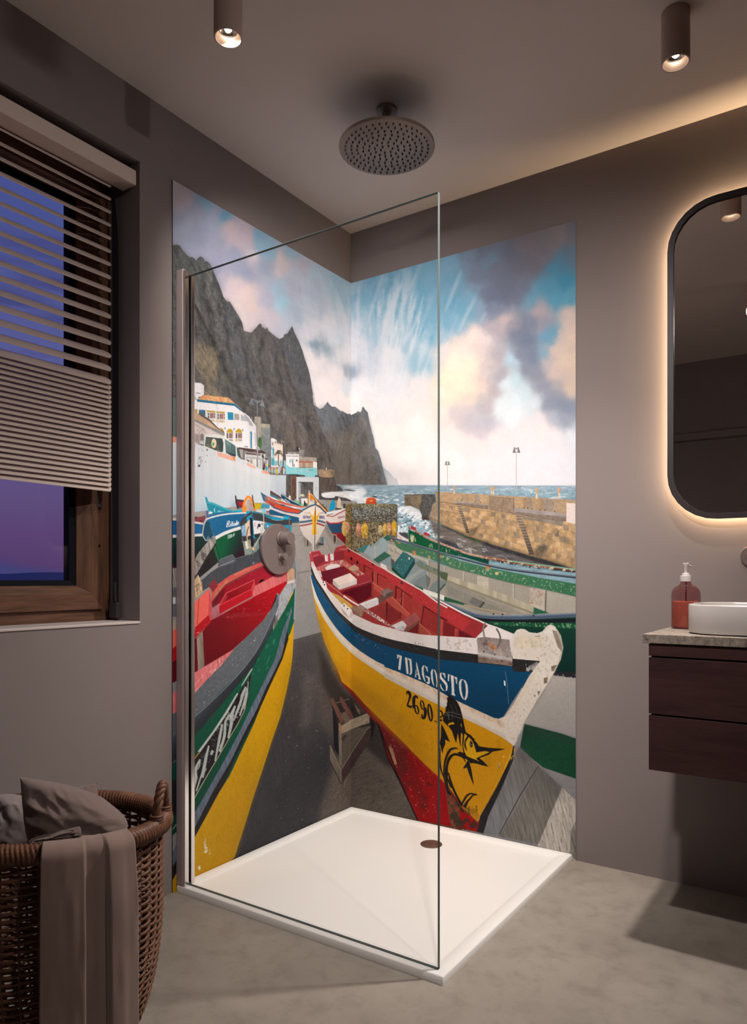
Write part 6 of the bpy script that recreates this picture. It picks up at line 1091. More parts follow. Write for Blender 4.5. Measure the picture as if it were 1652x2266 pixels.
b = MB(); b.box((.001, WY0, WZ0-.004), (WD+.004, WY1, WZ0+.004)); b.build('window_sill', M_sill, win, bevel=.002)
for z in (1.36, 1.255, 1.135):
    b = MB(); b.lathe([(.003, 0), (.003, .004), (.0015, .006)], 12, (0, WY1-.05, z), 'X'); b.build('screw_cap', M_rubber, win, smooth=True)
# hill outside
b = MB(); P = []
for j, zf in enumerate((-14, 0, 1)):
    row = []
    for i in range(60):
        y = 5+i*1.2; t = (math.sin(i*.19)*.35+math.sin(i*.47+1)*.18+math.sin(i*1.3)*.05)
        row.append((-60-j*.6, y, -14 if j == 0 else (1.0 if j == 1 else 1.75+t*.55)))
    P.append(row)
P.append([(p[0]-8, p[1], -14) for p in P[-1]])
b.grid(P); structure(b.build('hill', mat('blue hill', (.22, .29, .42), 1.0, spec=0), smooth=True))

# ================================================================= things: the printed panels
t_print = make_print()
img = np.clip(t_print.img/255., 0, 1)
linear = np.where(img <= .04045, img/12.92, ((img+.055)/1.055)**2.4).astype(np.float32)
linear = np.clip(linear*np.array(PRINT_GAIN, np.float32), 0, .96)
def print_mat():
    def f(nt, b):
        a = nt.nodes.new('ShaderNodeVertexColor'); a.layer_name = 'print'; nt.links.new(a.outputs['Color'], b.inputs['Base Color'])
    return mat('printed harbour photograph', (.5, .5, .5), .5, spec=.12, build=f)
M_print = print_mat(); M_edge = mat('panel core', (.03, .022, .024), .6)
def print_face(left, parent):
    p = t_print; i0 = int(np.argmin(np.abs(p.s)))
    cols = np.arange(0, i0+1) if left else np.arange(i0, p.nx)
    nx, nz = len(cols), p.nz
    s = p.s[cols].copy(); z = np.maximum(p.z, 0.0)
    Sg, Zg = np.meshgrid(s, z)
    if left: co = np.stack([np.full_like(Sg, PT+.0004), Sg-PT, Zg], -1)
    else: co = np.stack([Sg+PT, np.full_like(Sg, -PT-.0004), Zg], -1)
    me = bpy.data.meshes.new('print')
    me.vertices.add(nx*nz); me.vertices.foreach_set('co', co.reshape(-1).astype(np.float32))
    j, i = np.mgrid[0:nz-1, 0:nx-1]; a = (j*nx+i).ravel()
    q = np.stack([a, a+nx, a+nx+1, a+1], 1).astype(np.int32); n = len(q)
    me.loops.add(n*4); me.loops.foreach_set('vertex_index', q.ravel())
    me.polygons.add(n); me.polygons.foreach_set('loop_start', np.arange(0, n*4, 4, dtype=np.int32)); me.polygons.foreach_set('loop_total', np.full(n, 4, np.int32))
    me.update(calc_edges=True)
    ca = me.color_attributes.new('print', 'FLOAT_COLOR', 'POINT')
    rgba = np.ones((nx*nz, 4), np.float32); rgba[:, :3] = linear[:, cols].reshape(-1, 3); ca.data.foreach_set('color', rgba.ravel())
    me.materials.append(M_print)
    o = bpy.data.objects.new('printed_picture', me); COL.objects.link(o); o.parent = parent
zb = 0.0
b = MB(); b.box((.0005, -LM-PT, zb), (PT, -PT, MH)); pl = b.build('wall_panel', M_edge)
tag(pl, 'harbour photo panel on the window wall, with white houses, cliff and red boat', 'wall panel', 'printed shower wall panels')
b = MB(); b.box((.0005, -PT, zb), (RM+PT, -.0005, MH)); pr = b.build('wall_panel', M_edge)
tag(pr, 'harbour photo panel beside the mirror, with blue and yellow boat and stone pier', 'wall panel', 'printed shower wall panels')
print_face(True, pl); print_face(False, pr)

# ================================================================= shower
M_tray = mat('white mineral tray', (.80, .775, .755), .35, spec=.4)
TW, TD, TZ = 1.0, .994, .023
tray = thing('shower_tray', 'square white shower tray in the corner of the room', 'shower tray', (0, 0, 0))
b = MB(); g = PT+.0016
def ring(x0, x1, y0, y1, z, r=.004, n=3):
    return [(x, y, z) for x, y in rounded(x0, x1, y0, y1, r, n)]
P = [ring(g, TW, -TD, -g, 0), ring(g, TW, -TD, -g, TZ-.003), ring(g+.002, TW-.002, -TD+.002, -g-.002, TZ-.0006), ring(g+.004, TW-.004, -TD+.004, -g-.004, TZ),
     ring(g+.036, TW-.036, -TD+.040, -g-.036, TZ, .012), ring(g+.041, TW-.044, -TD+.048, -g-.041, TZ-.006, .014), ring(g+.05, TW-.055, -TD+.06, -g-.05, TZ-.0075, .02), ring(.30, .70, -.5, -.14, TZ-.010, .1)]
b.grid(P, closed_u=True); n = len(P[0]); b.f.append(tuple((len(P)-1)*n+i for i in range(n))); b.mi.append(0); b.f.append(tuple(range(n))); b.mi.append(0)
b.build('basin', M_tray, tray, smooth=True, angle=50)
M_drain = mat('bronze drain cover', lin((118, 92, 82)), .4, .5)
b = MB(); b.lathe([(.0415, TZ-.0105), (.0415, TZ-.0075), (.040, TZ-.0065)], 40, (.512, -.186, 0)); b.build('drain_cover', M_drain, tray, smooth=True)

screen = thing('shower_screen', 'clear frameless glass shower screen with wall profile on tray edge', 'shower screen', (0, 0, 0))
GY, GX0, GX1, GZ1 = -.968, .022, .973, 2.028
M_glass = clear_glass('clear shower glass', (.996, .998, .997), .035)
def edge_build(nt, b):
    t = nt.nodes.new('ShaderNodeBsdfTransparent'); t.inputs['Color'].default_value = (.78, .86, .82, 1); mx = nt.nodes.new('ShaderNodeMixShader'); mx.inputs[0].default_value = .85
    nt.links.new(t.outputs[0], mx.inputs[1]); nt.links.new(b.outputs[0], mx.inputs[2]); nt.links.new(mx.outputs[0], nt.nodes['Material Output'].inputs['Surface'])
M_gedge = mat('green glass edge', lin((74, 83, 82)), .4, spec=.15, build=edge_build)
b = MB(); y0, y1 = GY-.0052, GY+.0052
b.add([(GX0, y0, TZ), (GX1, y0, TZ), (GX1, y0, GZ1), (GX0, y0, GZ1)], [(0, 1, 2, 3)]); b.add([(GX0, y1, TZ), (GX0, y1, GZ1), (GX1, y1, GZ1), (GX1, y1, TZ)], [(0, 1, 2, 3)])
b.build('glass_pane', M_glass, screen)
b = MB(); e = .0003
b.box((GX0, y0+e, GZ1-.0008), (GX1, y1-e, GZ1)); b.box((GX1-.0008, y0+e, TZ), (GX1, y1-e, GZ1)); b.box((GX0, y0+e, TZ), (GX1, y1-e, TZ+.0012)); b.build('glass_edge', M_gedge, screen)
M_alu = mat('polished aluminium', (.80, .76, .75), .16, 1.0)
M_alud = mat('anodised profile', lin((168, 152, 154)), .5, .2)
b = MB(); b.box((PT+.0005, -.993, TZ+.001), (.0345, -.980, 2.046)); b.box((PT+.0005, -.980, TZ+.001), (.010, -.950, 2.040)); b.build('wall_profile', M_alud, screen, bevel=.001)
b = MB(); b.box((.0345, -.992, TZ+.001), (.044, -.9735, 2.04)); b.box((.010, -.9635, TZ+.001), (.044, -.948, 2.036)); b.build('clamp_strip', M_alu, screen, bevel=.002)
b = MB(); b.box((.012, -.979, TZ+.001), (.040, -.9735, 2.036)); b.build('seal', M_rubber, screen)

# rain head
M_head = mat('taupe metal head', lin((128, 112, 104)), .45, .25, .4)
HXc, HYc, HZc = .595, -.63, 2.43
head = thing('rain_shower_head', 'large round taupe rain shower head below the ceiling', 'shower head', (HXc, HYc, HZc))
b = MB(); b.lathe([(.002, .012), (.150, .012), (.155, .010), (.156, .004), (.155, .001), (.153, 0), (.001, 0)], 96); b.build('plate', M_head, head, smooth=True, angle=50)
b = MB(); b.lathe([(.020, .012), (.014, .03), (.014, .118), (.034, .120), (.034, H-HZc)], 32); b.build('ceiling_arm', M_head, head, smooth=True)
nz = []
for k in range(1, 8):
    m = [0, 6, 12, 17, 23, 29, 35, 40][k]
    for i in range(m): a = 2*PI*i/m+k*.35; nz.append((.0193*k*math.cos(a), .0193*k*math.sin(a)))
M_noz = mat('dark rubber nozzle', (.012, .010, .014), .6)
bn = MB(); bn.lathe([(.0028, .001), (.0026, -.003), (.0015, -.0055)], 10); n0 = bn.build('nozzle', M_noz, head, smooth=True)
VW = Vector((CAM[0]-HXc, CAM[1]-HYc))
nz.sort(key=lambda p: -(p[0]*VW.x+p[1]*VW.y)); n0.location = (*nz[0], 0)
for p in nz[1:100]:
    o = n0.copy(); COL.objects.link(o); o.location = (*p, 0)
b = MB()
for p in nz[100:]: b.lathe([(.0028, .001), (.0026, -.003), (.0015, -.0055)], 10, (*p, 0))
o = b.build('far_nozzles', M_noz, head, smooth=True); o['kind'] = 'stuff'

# mixer on the window wall panel
mix = thing('shower_mixer', 'round taupe wall mixer with two knobs over the boats', 'tap', (PT+.0006, -.497, 1.144))
M_mix = mat('matt taupe metal', lin((116, 102, 99)), .5, .15, .4)
b = MB(); b.lathe([(.097, 0), (.098, .002), (.098, .010), (.0965, .0125), (.001, .0128)], 96, axis='X'); b.lathe([(.03, -.004), (.03, .0)], 24, axis='X'); b.build('cover_plate', M_mix, mix, smooth=True, angle=50)
b = MB(); c = (0, .012, .042); b.lathe([(.0285, .012), (.0285, .018), (.0255, .020), (.0255, .034), (.0245, .036), (.0245, .060), (.0235, .062), (.001, .0622)], 48, c, 'X'); b.build('temperature_knob', M_mix, mix, smooth=True, angle=35)
b = MB(); b.tube([(.052, .013, .062), (.052, .013, .125)], .0021, 10); b.build('lever', M_mix, mix, smooth=True)
b = MB(); c = (0, .008, -.028); b.lathe([(.0145, .012), (.0145, .016), (.011, .018), (.011, .030), (.0135, .031), (.0135, .040), (.001, .0402)], 36, c, 'X'); b.build('diverter_knob', M_mix, mix, smooth=True, angle=35)

# ================================================================= lamps
M_body = mat('taupe lamp metal', lin((178, 156, 148)), .6, .0, .3)
M_cone = mat('lamp reflector', lin((150, 130, 118)), .35, .6)
M_chrome = mat('polished ring', (.8, .74, .66), .12, 1.0)
M_bulb = emission('lit bulb', (1.0, .90, .74), 60)
SPOTS = [((.523, -1.272), 'round ceiling spotlight to the left, above the window side of the shower'), ((1.461, -.534), 'round ceiling spotlight nearest the mirror, above the washbasin side'), ((1.417, -1.64), 'round ceiling spotlight seen only as a reflection at the mirror edge'), ((2.45, -1.75), 'round ceiling spotlight outside the photo, over the middle of the room')]  # last fixture is an unseen addition, there to light the blind and basket
def spot():
    t = thing('ceiling_spotlight', SPOTS[0][1], 'ceiling light', (0, 0, H), 0, 'ceiling spotlights')
    z = 2.423-H
    b = MB(); b.lathe([(.0365, -.0005), (.0365, z+.001), (.0355, z), (.0325, z), (.0322, z+.001)], 64, cap=False); b.lathe([(.001, -.0006), (.0365, -.0005)], 64, cap=False); b.build('housing', M_body, t, smooth=True, angle=50)
    b = MB(); b.lathe([(.0323, z+.0006), (.0245, z+.020), (.0240, z+.022)], 64, cap=False); b.build('reflector', M_cone, t, smooth=True)
    b = MB(); b.tube([(.0235*math.cos(a), .0235*math.sin(a), z+.021) for a in [2*PI*i/48 for i in range(48)]], .0012, 8, True); b.build('ring', M_chrome, t, smooth=True)
    b = MB(); b.lathe([(.0235, z+.024), (.018, z+.030), (.001, z+.034)], 40, cap=False); b.build('lamp_bowl', M_chrome, t, smooth=True)
    b = MB(); b.lathe([(.001, z+.028), (.0075, z+.026), (.009, z+.022), (.006, z+.018), (.001, z+.016)], 24, cap=False); b.build('bulb', M_bulb, t, smooth=True)
    return t
proto = spot(); lamps = [proto]
for p, lb in SPOTS[1:]:
    t = proto.copy(); COL.objects.link(t); t['label'] = lb
    for ch in list(proto.children):
        c = ch.copy(); COL.objects.link(c); c.parent = t
    lamps.append(t)
for t, (p, lb) in zip(lamps, SPOTS): t.location = (*p, H)

def lamp(name, xyz, power, size=.04, cone=170, blend=.6, col=(1, .93, .86), target=None):
    l = bpy.data.lights.new(name, 'SPOT'); l.energy = power; l.shadow_soft_size = size; l.spot_size = math.radians(cone); l.spot_blend = blend; l.color = col
    o = bpy.data.objects.new(name, l); COL.objects.link(o); o.location = xyz
    if target: o.rotation_euler = (Vector(target)-Vector(xyz)).to_track_quat('-Z', 'Y').to_euler()
    return o
for i, (p, _) in enumerate(SPOTS): lamp('spot_lamp', (*p, 2.412), LAMP_W[i], .03, LAMP_CONE[i], LAMP_BLEND, target=LAMP_AT[i])

# ================================================================= blind
bl = thing('venetian_blind', 'taupe venetian blind half raised in front of the brown window', 'blind', (0, 0, 0))
M_blind = mat('taupe slat', lin((214, 196, 188)), .5, .05, .35)
BY1, BY0 = -1.187, -2.26
b = MB(); b.box((-.070, BY0, 2.262), (-.006, -1.143, 2.308)); b.build('headrail', M_blind, bl, bevel=.0025)
b = MB()
def slat_profile(tilt, w=.054):
    pts = []
    for i in range(9):
        t = i/8-.5; pts.append((t*w, .0035*(1-4*t*t)))
    c, s = math.cos(tilt), math.sin(tilt)
    return [(x*c-z*s, x*s+z*c) for x, z in pts]
def slat_mesh(tilt):
    b = MB(); pr = slat_profile(tilt); n = len(pr); th = .0014
    c, s = -math.sin(tilt)*th, math.cos(tilt)*th
    ys = [BY0, BY1]
    P = []
    for k, y in enumerate(ys):
        P.append([(x, y-(.014*((i/8-.5)*2)**2 if k == 1 else 0), z) for i, (x, z) in enumerate(pr)]+[(x+c, y-(.014*((1-i/8-.5)*2)**2 if k == 1 else 0), z+s) for i, (x, z) in enumerate(pr[::-1])])
    b.grid(P, closed_u=True); m = len(P[0]); b.f += [tuple(range(m)), tuple(range(2*m-1, m-1, -1))]; b.mi += [0, 0]
    return b
op = slat_mesh(math.radians(-38)).build('slat', M_blind, bl, smooth=True, angle=50); st_ = slat_mesh(math.radians(-34)).build('slat', M_blind, bl, smooth=True, angle=50)
for k in range(16):
    o = op if k == 0 else op.copy()
    if k: COL.objects.link(o)
    o.location = (-.079, 0, 2.2615-.0408*k)
for k in range(22):
    o = st_ if k == 0 else st_.copy()
    if k: COL.objects.link(o)
    o.location = (-.079, 0, 1.6325-.0151*k)
M_cord = mat('dark cord', (.03, .024, .032), .7)
for y in (BY1-.035, BY0+.25):
    b = MB(); b.tube([(-.088, y, 2.27), (-.088, y, 1.285)], .0011, 6); b.tube([(-.088, y, 1.30), (-.088, y, 1.262)], .0011, 6); b.lathe([(.001, 1.252), (.003, 1.254), (.003, 1.262), (.001, 1.264)], 10, (-.088, y, 0)); b.build('lift_cord', M_cord, bl, smooth=True)
b = MB(); P = []
for i in range(40):
    t = i/39; z = 2.265-t*(2.265-.93); w = .030*(1 if t > .12 else .55+.45*t/.12); yy = -1.150-.012*math.exp(-t*14)
    P.append([(-.100-w/2, yy, z), (-.100-w/2+w, yy-.001, z)])
b.grid(P); P2 = [[(p[0], p[1]+.0015, p[2]) for p in r] for r in P]; b.grid(P2); b.build('pull_strap', M_cord, bl)
b = MB(); b.box((-.120, -1.160, .905), (-.080, -1.142, .955)); b.tube([(-.088, -1.158, .955), (-.088, -1.160, 1.02)], .0015, 6); b.build('strap_guide', mat('strap guide', (.05, .043, .05), .45), bl, bevel=.003)

# ================================================================= vanity
VX0, VX1, VY0, CZ0, CZ1 = 1.367, 2.60, -.50, .850, .875
def stone_build(nt, b):
    n = noise_node(nt, 60, 6, .7); n2 = noise_node(nt, 130, 3, .6); n3 = noise_node(nt, 9, 4, .6)
    c = ramp(nt, n, [(.32, (.05, .04, .038)), (.42, (.18, .145, .12)), (.6, (.30, .25, .21)), (.75, (.40, .34, .29))])
    d = ramp(nt, n2, [(.30, (.25, .22, .22)), (.38, (1, 1, 1))])
    m = nt.nodes.new('ShaderNodeMix'); m.data_type = 'RGBA'; m.blend_type = 'MULTIPLY'; m.inputs[0].default_value = .85
    nt.links.new(c, m.inputs[6]); nt.links.new(d, m.inputs[7]); nt.links.new(m.outputs[2], b.inputs['Base Color'])
b = MB(); b.box((VX0, VY0, CZ0), (VX1, -.001, CZ1)); ct = b.build('stone_countertop', mat('speckled stone', (.3, .26, .22), .6, spec=.3, build=stone_build), bevel=.0012)
tag(ct, 'speckled beige stone countertop on the dark wooden vanity', 'countertop')
M_cab = mat('dark stained wood', (.05, .02, .02), .55, spec=.25, build=wood_build((.062, .026, .024), (.036, .015, .017), (.8, 1, 7), 5.))
cab = thing('vanity_cabinet', 'dark wooden wall-hung vanity with two drawers below the basin', 'cabinet', (0, 0, 0))
cx0, cx1, cy0 = 1.382, 2.585, -.494
b = MB(); b.box((cx0+.003, cy0+.02, .497), (cx1-.003, -.001, CZ0-.0015)); b.build('carcass', M_cab, cab)
b = MB(); b.box((cx0, cy0, .8145), (cx1, cy0+.0198, CZ0-.002)); b.build('top_rail', M_cab, cab, bevel=.001)
for z0, z1 in ((.6525, .8095), (.4945, .6475)):
    b = MB(); b.box((cx0, cy0, z0), (cx1, cy0+.0198, z1)); b.build('drawer', M_cab, cab, bevel=.001)
# basin
M_cer = mat('white ceramic', (.47, .435, .42), .22, spec=.5)
SX0, SX1, SY0, SY1, SZ0, SZ1 = 1.463, 2.02, -.46, -.135, CZ1+.0005, .9585
def sr(d, z, r=.10): return [(x, y, z) for x, y in rounded(SX0+d, SX1-d, SY0+d, SY1-d, max(r-d, .02), 12)]
b = MB(); P = [sr(.012, SZ0), sr(.002, SZ0+.003), sr(0, SZ0+.012), sr(0, SZ1-.004), sr(.0012, SZ1-.001), sr(.004, SZ1), sr(.010, SZ1), sr(.0125, SZ1-.001), sr(.014, SZ1-.004), sr(.018, SZ0+.03), sr(.04, SZ0+.014), sr(.12, SZ0+.010)]
b.grid(P, closed_u=True); n = len(P[0]); b.f.append(tuple((len(P)-1)*n+i for i in range(n))); b.mi.append(0); b.f.append(tuple(range(n))); b.mi.append(0)
ws = b.build('washbasin', M_cer, smooth=True, angle=60); tag(ws, 'white rounded vessel washbasin standing on the stone countertop', 'washbasin')
# soap bottle
bt = thing('soap_bottle', 'brown glass soap pump bottle half full of orange soap by the basin', 'bottle', (1.424, -.195, CZ1+.0005))
prof = [(.001, .0005), (.038, .0005), (.0415, .002), (.0425, .006), (.0425, .104), (.0415, .113), (.038, .122), (.031, .1295), (.022, .1345), (.0165, .139), (.015, .145), (.015, .158)]
b = MB(); b.lathe(prof, 64, cap=False); b.build('bottle_glass', clear_glass('brown glass', (.78, .55, .56), .08, .03), bt, smooth=True)
b = MB(); b.lathe([(.001, .003), (.037, .003), (.040, .006), (.0408, .010), (.0408, .0835), (.030, .0855), (.016, .0838), (.001, .0845)], 64, cap=False); b.build('liquid_soap', mat('orange soap', (.46, .19, .13), .4, spec=.3), bt, smooth=True)
M_pump = mat('white pump plastic', (.55, .50, .48), .45)
b = MB(); b.lathe([(.0165, .146), (.0175, .147), (.0175, .164), (.0165, .165), (.001, .165)], 48); b.build('pump_collar', M_pump, bt, smooth=True, angle=35)
b = MB(); b.lathe([(.0112, .165), (.0112, .171), (.0105, .172), (.0052, .173), (.0052, .181), (.0062, .184), (.0068, .195), (.0085, .198), (.0085, .2015), (.001, .202)], 32)
for i in range(5):
    a = 2*PI*i/5; b.box((.0066*math.cos(a)-.002, .0066*math.sin(a)-.002, .2005), (.0066*math.cos(a)+.002, .0066*math.sin(a)+.002, .205))
q = math.radians(70); b.tube([(0, 0, .196), (.012*math.cos(q), .012*math.sin(q), .1965), (.03*math.cos(q), .03*math.sin(q), .193)], .0035, 10); b.build('pump_head', M_pump, bt, smooth=True, angle=35)
b = MB(); b.tube([(0, 0, .146), (0, 0, .085)], .0022, 10); b.build('dip_tube', mat('dip tube', (.10, .03, .03), .4), bt, smooth=True)
M_lab = mat('cream label', (.55, .47, .41), .6); M_labk = mat('label border', (.03, .02, .02), .6)
b = MB(); R = .0432
def patch(b, a0, a1, z0, z1, r, mi):
    b.grid([[(r*math.cos(a), r*math.sin(a), z) for a in [a0+(a1-a0)*i/16 for i in range(17)]] for z in (z0, z1)], mi)
c0 = math.radians(-15); patch(b, c0-.60, c0+.60, .030, .0825, R, 0); patch(b, c0-.53, c0+.53, .033, .0795, R+.0003, 1); patch(b, c0-.49, c0+.49, .035, .0775, R+.0006, 0); b.build('bottle_label', [M_lab, M_labk], bt, smooth=True)
# wall tap
tp = thing('wall_tap', 'dark round wall tap cut by the photo edge below the mirror', 'tap', (1.588, -.001, 1.103))
b = MB(); b.lathe([(.0345, 0), (.0345, -.008), (.033, -.0095), (.001, -.010)], 56, axis='Y'); b.build('escutcheon', M_dark, tp, smooth=True, angle=40)
b = MB(); b.lathe([(.016, -.009), (.016, -.040), (.0145, -.042), (.001, -.042)], 32, axis='Y'); b.tube([(0, -.035, .01), (0, -.04, .05)], .003, 8); b.build('tap_handle', M_dark, tp, smooth=True, angle=40)
b = MB(); b.tube([(.12, 0, 0), (.12, -.10, 0), (.12, -.17, -.002), (.12, -.18, -.012)], .011, 16); b.lathe([(.0345, 0), (.0345, -.009), (.001, -.0095)], 40, (.12, 0, 0), 'Y'); b.build('spout', M_dark, tp, smooth=True, angle=40)
# mirror
MX0, MX1, MZ0, MZ1, MR = 1.336, 1.936, 1.226, 2.279, .152
mr = thing('wall_mirror', 'backlit rounded mirror in a thin dark frame above the basin', 'mirror', (0, 0, 0))
b = MB(); o_ = rounded(MX0, MX1, MZ0, MZ1, MR, 7); i_ = rounded(MX0+.019, MX1-.019, MZ0+.019, MZ1-.019, MR-.019, 7); n = len(o_)
L4 = [[(x, -.018, z) for x, z in o_], [(x, -.038, z) for x, z in o_], [(x, -.038, z) for x, z in i_], [(x, -.030, z) for x, z in i_], [(x, -.022, z) for x, z in i_], [(x, -.022, z) for x, z in o_]]
b.grid(L4, closed_u=True); b.build('frame', mat('dark frame', (.020, .010, .014), .45), mr)
b = MB(); b.prism(rounded(MX0+.018, MX1-.018, MZ0+.018, MZ1-.018, MR-.018, 10), -.030, -.020); b.build('mirror_glass', mat('mirror silver', (.80, .77, .75), .0, 1.0), mr)
b = MB(); k_ = rounded(MX0+.03, MX1-.03, MZ0+.03, MZ1-.03, MR-.03, 10); b.prism(k_, -.0195, -.0012); b.build('backing', M_rubber, mr)
b = MB(); s_ = rounded(MX0+.027, MX1-.027, MZ0+.027, MZ1-.027, MR-.027, 12); b.grid([[(x, -.003, z) for x, z in s_], [(x, -.018, z) for x, z in s_]], closed_u=True); b.build('light_strip', emission('warm led strip', (1.0, .72, .42), LED), mr)

# ================================================================= laundry
BC = Vector((.413, -1.698, 0)); BA, BB = .236, .176; RZ = math.atan2(_r[1], _r[0])
bk = thing('laundry_basket', 'brown wicker laundry basket on the floor under the window', 'basket', BC, RZ)
M_wick = mat('brown wicker', (.14, .062, .036), .5, spec=.35, build=lambda nt, b: nt.links.new(ramp(nt, noise_node(nt, 38, 4, .6), [(.3, (.090, .036, .022)), (.7, (.19, .085, .048))]), b.inputs['Base Color']))
BH = .492
def bscale(z):
    t = min(max(z/.36, 0), 1); return .50+.50*math.sqrt(max(0, 1-(1-t)**2.1))
def bp(phi, z, off=0):
    k = bscale(z); return ((BA*k+off)*math.cos(phi), (BB*k+off)*math.sin(phi), z)
NS, SEG = 40, 8
b = MB(); rows = 62
for r in range(rows):
    z = .012+(BH-.020)*r/(rows-1); pts = []
    n = NS*SEG
    for i in range(n):
        ph = 2*PI*i/n; w = math.cos(NS/2*ph+(PI if r % 2 else 0))
        pts.append(bp(ph, z+.0024*math.sin(NS/2*ph+(PI if r % 2 else 0)), .0040*w))
    b.tube(pts, .0036, 6, True)
b.build('weave', M_wick, bk, smooth=True, angle=80)
b = MB()
for i in range(NS):
    ph = 2*PI*(i+.5)/NS; b.tube([bp(ph, .004+(BH+.01)*k/14, 0) for k in range(15)], .0030, 5)
b.build('stakes', M_wick, bk, smooth=True, angle=80)
b = MB(); b.add([(BA*.5*math.cos(2*PI*i/48), BB*.5*math.sin(2*PI*i/48), .002) for i in range(48)]+[(BA*.5*math.cos(2*PI*i/48), BB*.5*math.sin(2*PI*i/48), .010) for i in range(48)], [tuple(range(48)), tuple(range(95, 47, -1))]+[(i, (i+1) % 48, (i+1) % 48+48, i+48) for i in range(48)]); b.build('base', M_wick, bk)
b = MB(); P = []; NR = 1500; NT = 18
for i in range(NR):
    ph = 2*PI*i/NR; row = []
    for j in range(NT):
        th = 2*PI*j/NT; ridge = abs(math.sin(.5*(170*ph+4.5*th)))**.7
        rr = .0205*(.80+.22*ridge); row.append(((BA+.006+rr*math.cos(th))*math.cos(ph), (BB+.006+rr*math.cos(th))*math.sin(ph), BH+.006+rr*1.05*math.sin(th)))
    P.append(row)
P.append(P[0]); b.grid(P, closed_u=True); b.build('rim', M_wick, bk, smooth=True, angle=80)
b = MB(); A0, A1 = -.17, .20
def hp(t):
    ph = A0+(A1-A0)*t; h = math.sin(PI*t)**.6*.072
    return Vector(((BA+.008)*math.cos(ph), (BB+.008)*math.sin(ph)*1.0, BH+.018+h))
for s in range(3):
    pts = []
    for i in range(61):
        t = i/60; p = hp(t); q = hp(min(t+.01, 1))-hp(max(t-.01, 0)); q.normalize(); u_ = Vector((1, 0, 0)); u_ = (u_-q*u_.dot(q)).normalized(); w_ = q.cross(u_); a = t*20+s*2*PI/3
        pts.append(p+(u_*math.cos(a)+w_*math.sin(a))*.0052)
    b.tube(pts, .0056, 8)
for t in (.03, .97):
    p = hp(t)
    for k in range(4): b.tube([(p.x+.0125*math.cos(a), p.y+.0125*math.sin(a), BH+.016+k*.0055) for a in [2*PI*i/20 for i in range(20)]], .0034, 6, True)
b.build('handle', M_wick, bk, smooth=True, angle=80)

def cloth(col, rough=.85):
    def f(nt, b):
        n = noise_node(nt, 7, 5, .6); c = ramp(nt, n, [(.3, tuple(x*.86 for x in col)), (.7, col)]); nt.links.new(c, b.inputs['Base Color'])
        b.inputs['Sheen Weight'].default_value = .25; b.inputs['Sheen Roughness'].default_value = .5
    return mat('woven cloth', col, rough, spec=.15, bump=(900, .12, .0006), build=f)
M_towel = cloth((.27, .185, .16)); M_pil = cloth((.19, .135, .122)); M_grey = cloth((.25, .205, .205), .6)
def sm(a, b, x):
    t = min(max((x-a)/(b-a), 0), 1); return t*t*(3-2*t)
rnd = random.Random(4)
_p = t_print
def nz3(x, y, s=0): return float(_p.noise(np.array([x+31.7+s*9]), np.array([y+17.3+s*5]), s)[0])-.5
# towel over the front of the rim
b = MB(); P = []; f0, f1 = math.radians(-74), math.radians(-36)
NI, NJ = 70, 90
for j in range(NJ+1):
    row = []; t = j/NJ
    for i in range(NI+1):
        s = i/NI; ph = f0+(f1-f0)*s
        lift = .0035+.010*sm(.40, .46, s)*(1-sm(.64, .67, s))*0
        # three pleats lying over each other
        fold = .016*(1-sm(.425, .445, s)) + .004*sm(.445, .62, s) + .017*sm(.655, .675, s)*(1-.4*sm(.7, 1, s))
        if t < .10: a = PI*(1.02-.02*t/.10); rr = .0275; along = (.10-t)/.10*.05; x = BA+.006+rr*math.cos(a); zz = BH+.006-along; off = -rr; h = zz
        elif t < .26: a = PI*(1-(t-.10)/.16); off = .0275*math.cos(a); h = BH+.006+.0275*math.sin(a)
        else: q = (t-.26)/.74; off = .0275+.004*q; h = BH+.006-q*(BH-.012)
        hang = sm(.16, .45, t); off += .006+fold*(.35+.65*hang)+.005*hang*nz3(s*5, t*2.4)+.0025*hang*nz3(s*14, t*9, 2)
        wv = .010*hang*math.sin(s*2.2+.4)
        kx = (BA+.006+off+wv*0); ky = (BB+.006+off)
        row.append((kx*math.cos(ph), ky*math.sin(ph), max(h+.002*nz3(s*9, 3, 1), .004)))
    P.append(row)
b.grid(P); tw = b.build('folded_towel', M_towel, smooth=True, angle=180, loc=BC); tw.rotation_euler = (0, 0, RZ)
md = tw.modifiers.new('thickness', 'SOLIDIFY'); md.thickness = .004; md.offset = -1
tag(tw, 'brown pleated towel hanging over the front of the wicker basket', 'towel')

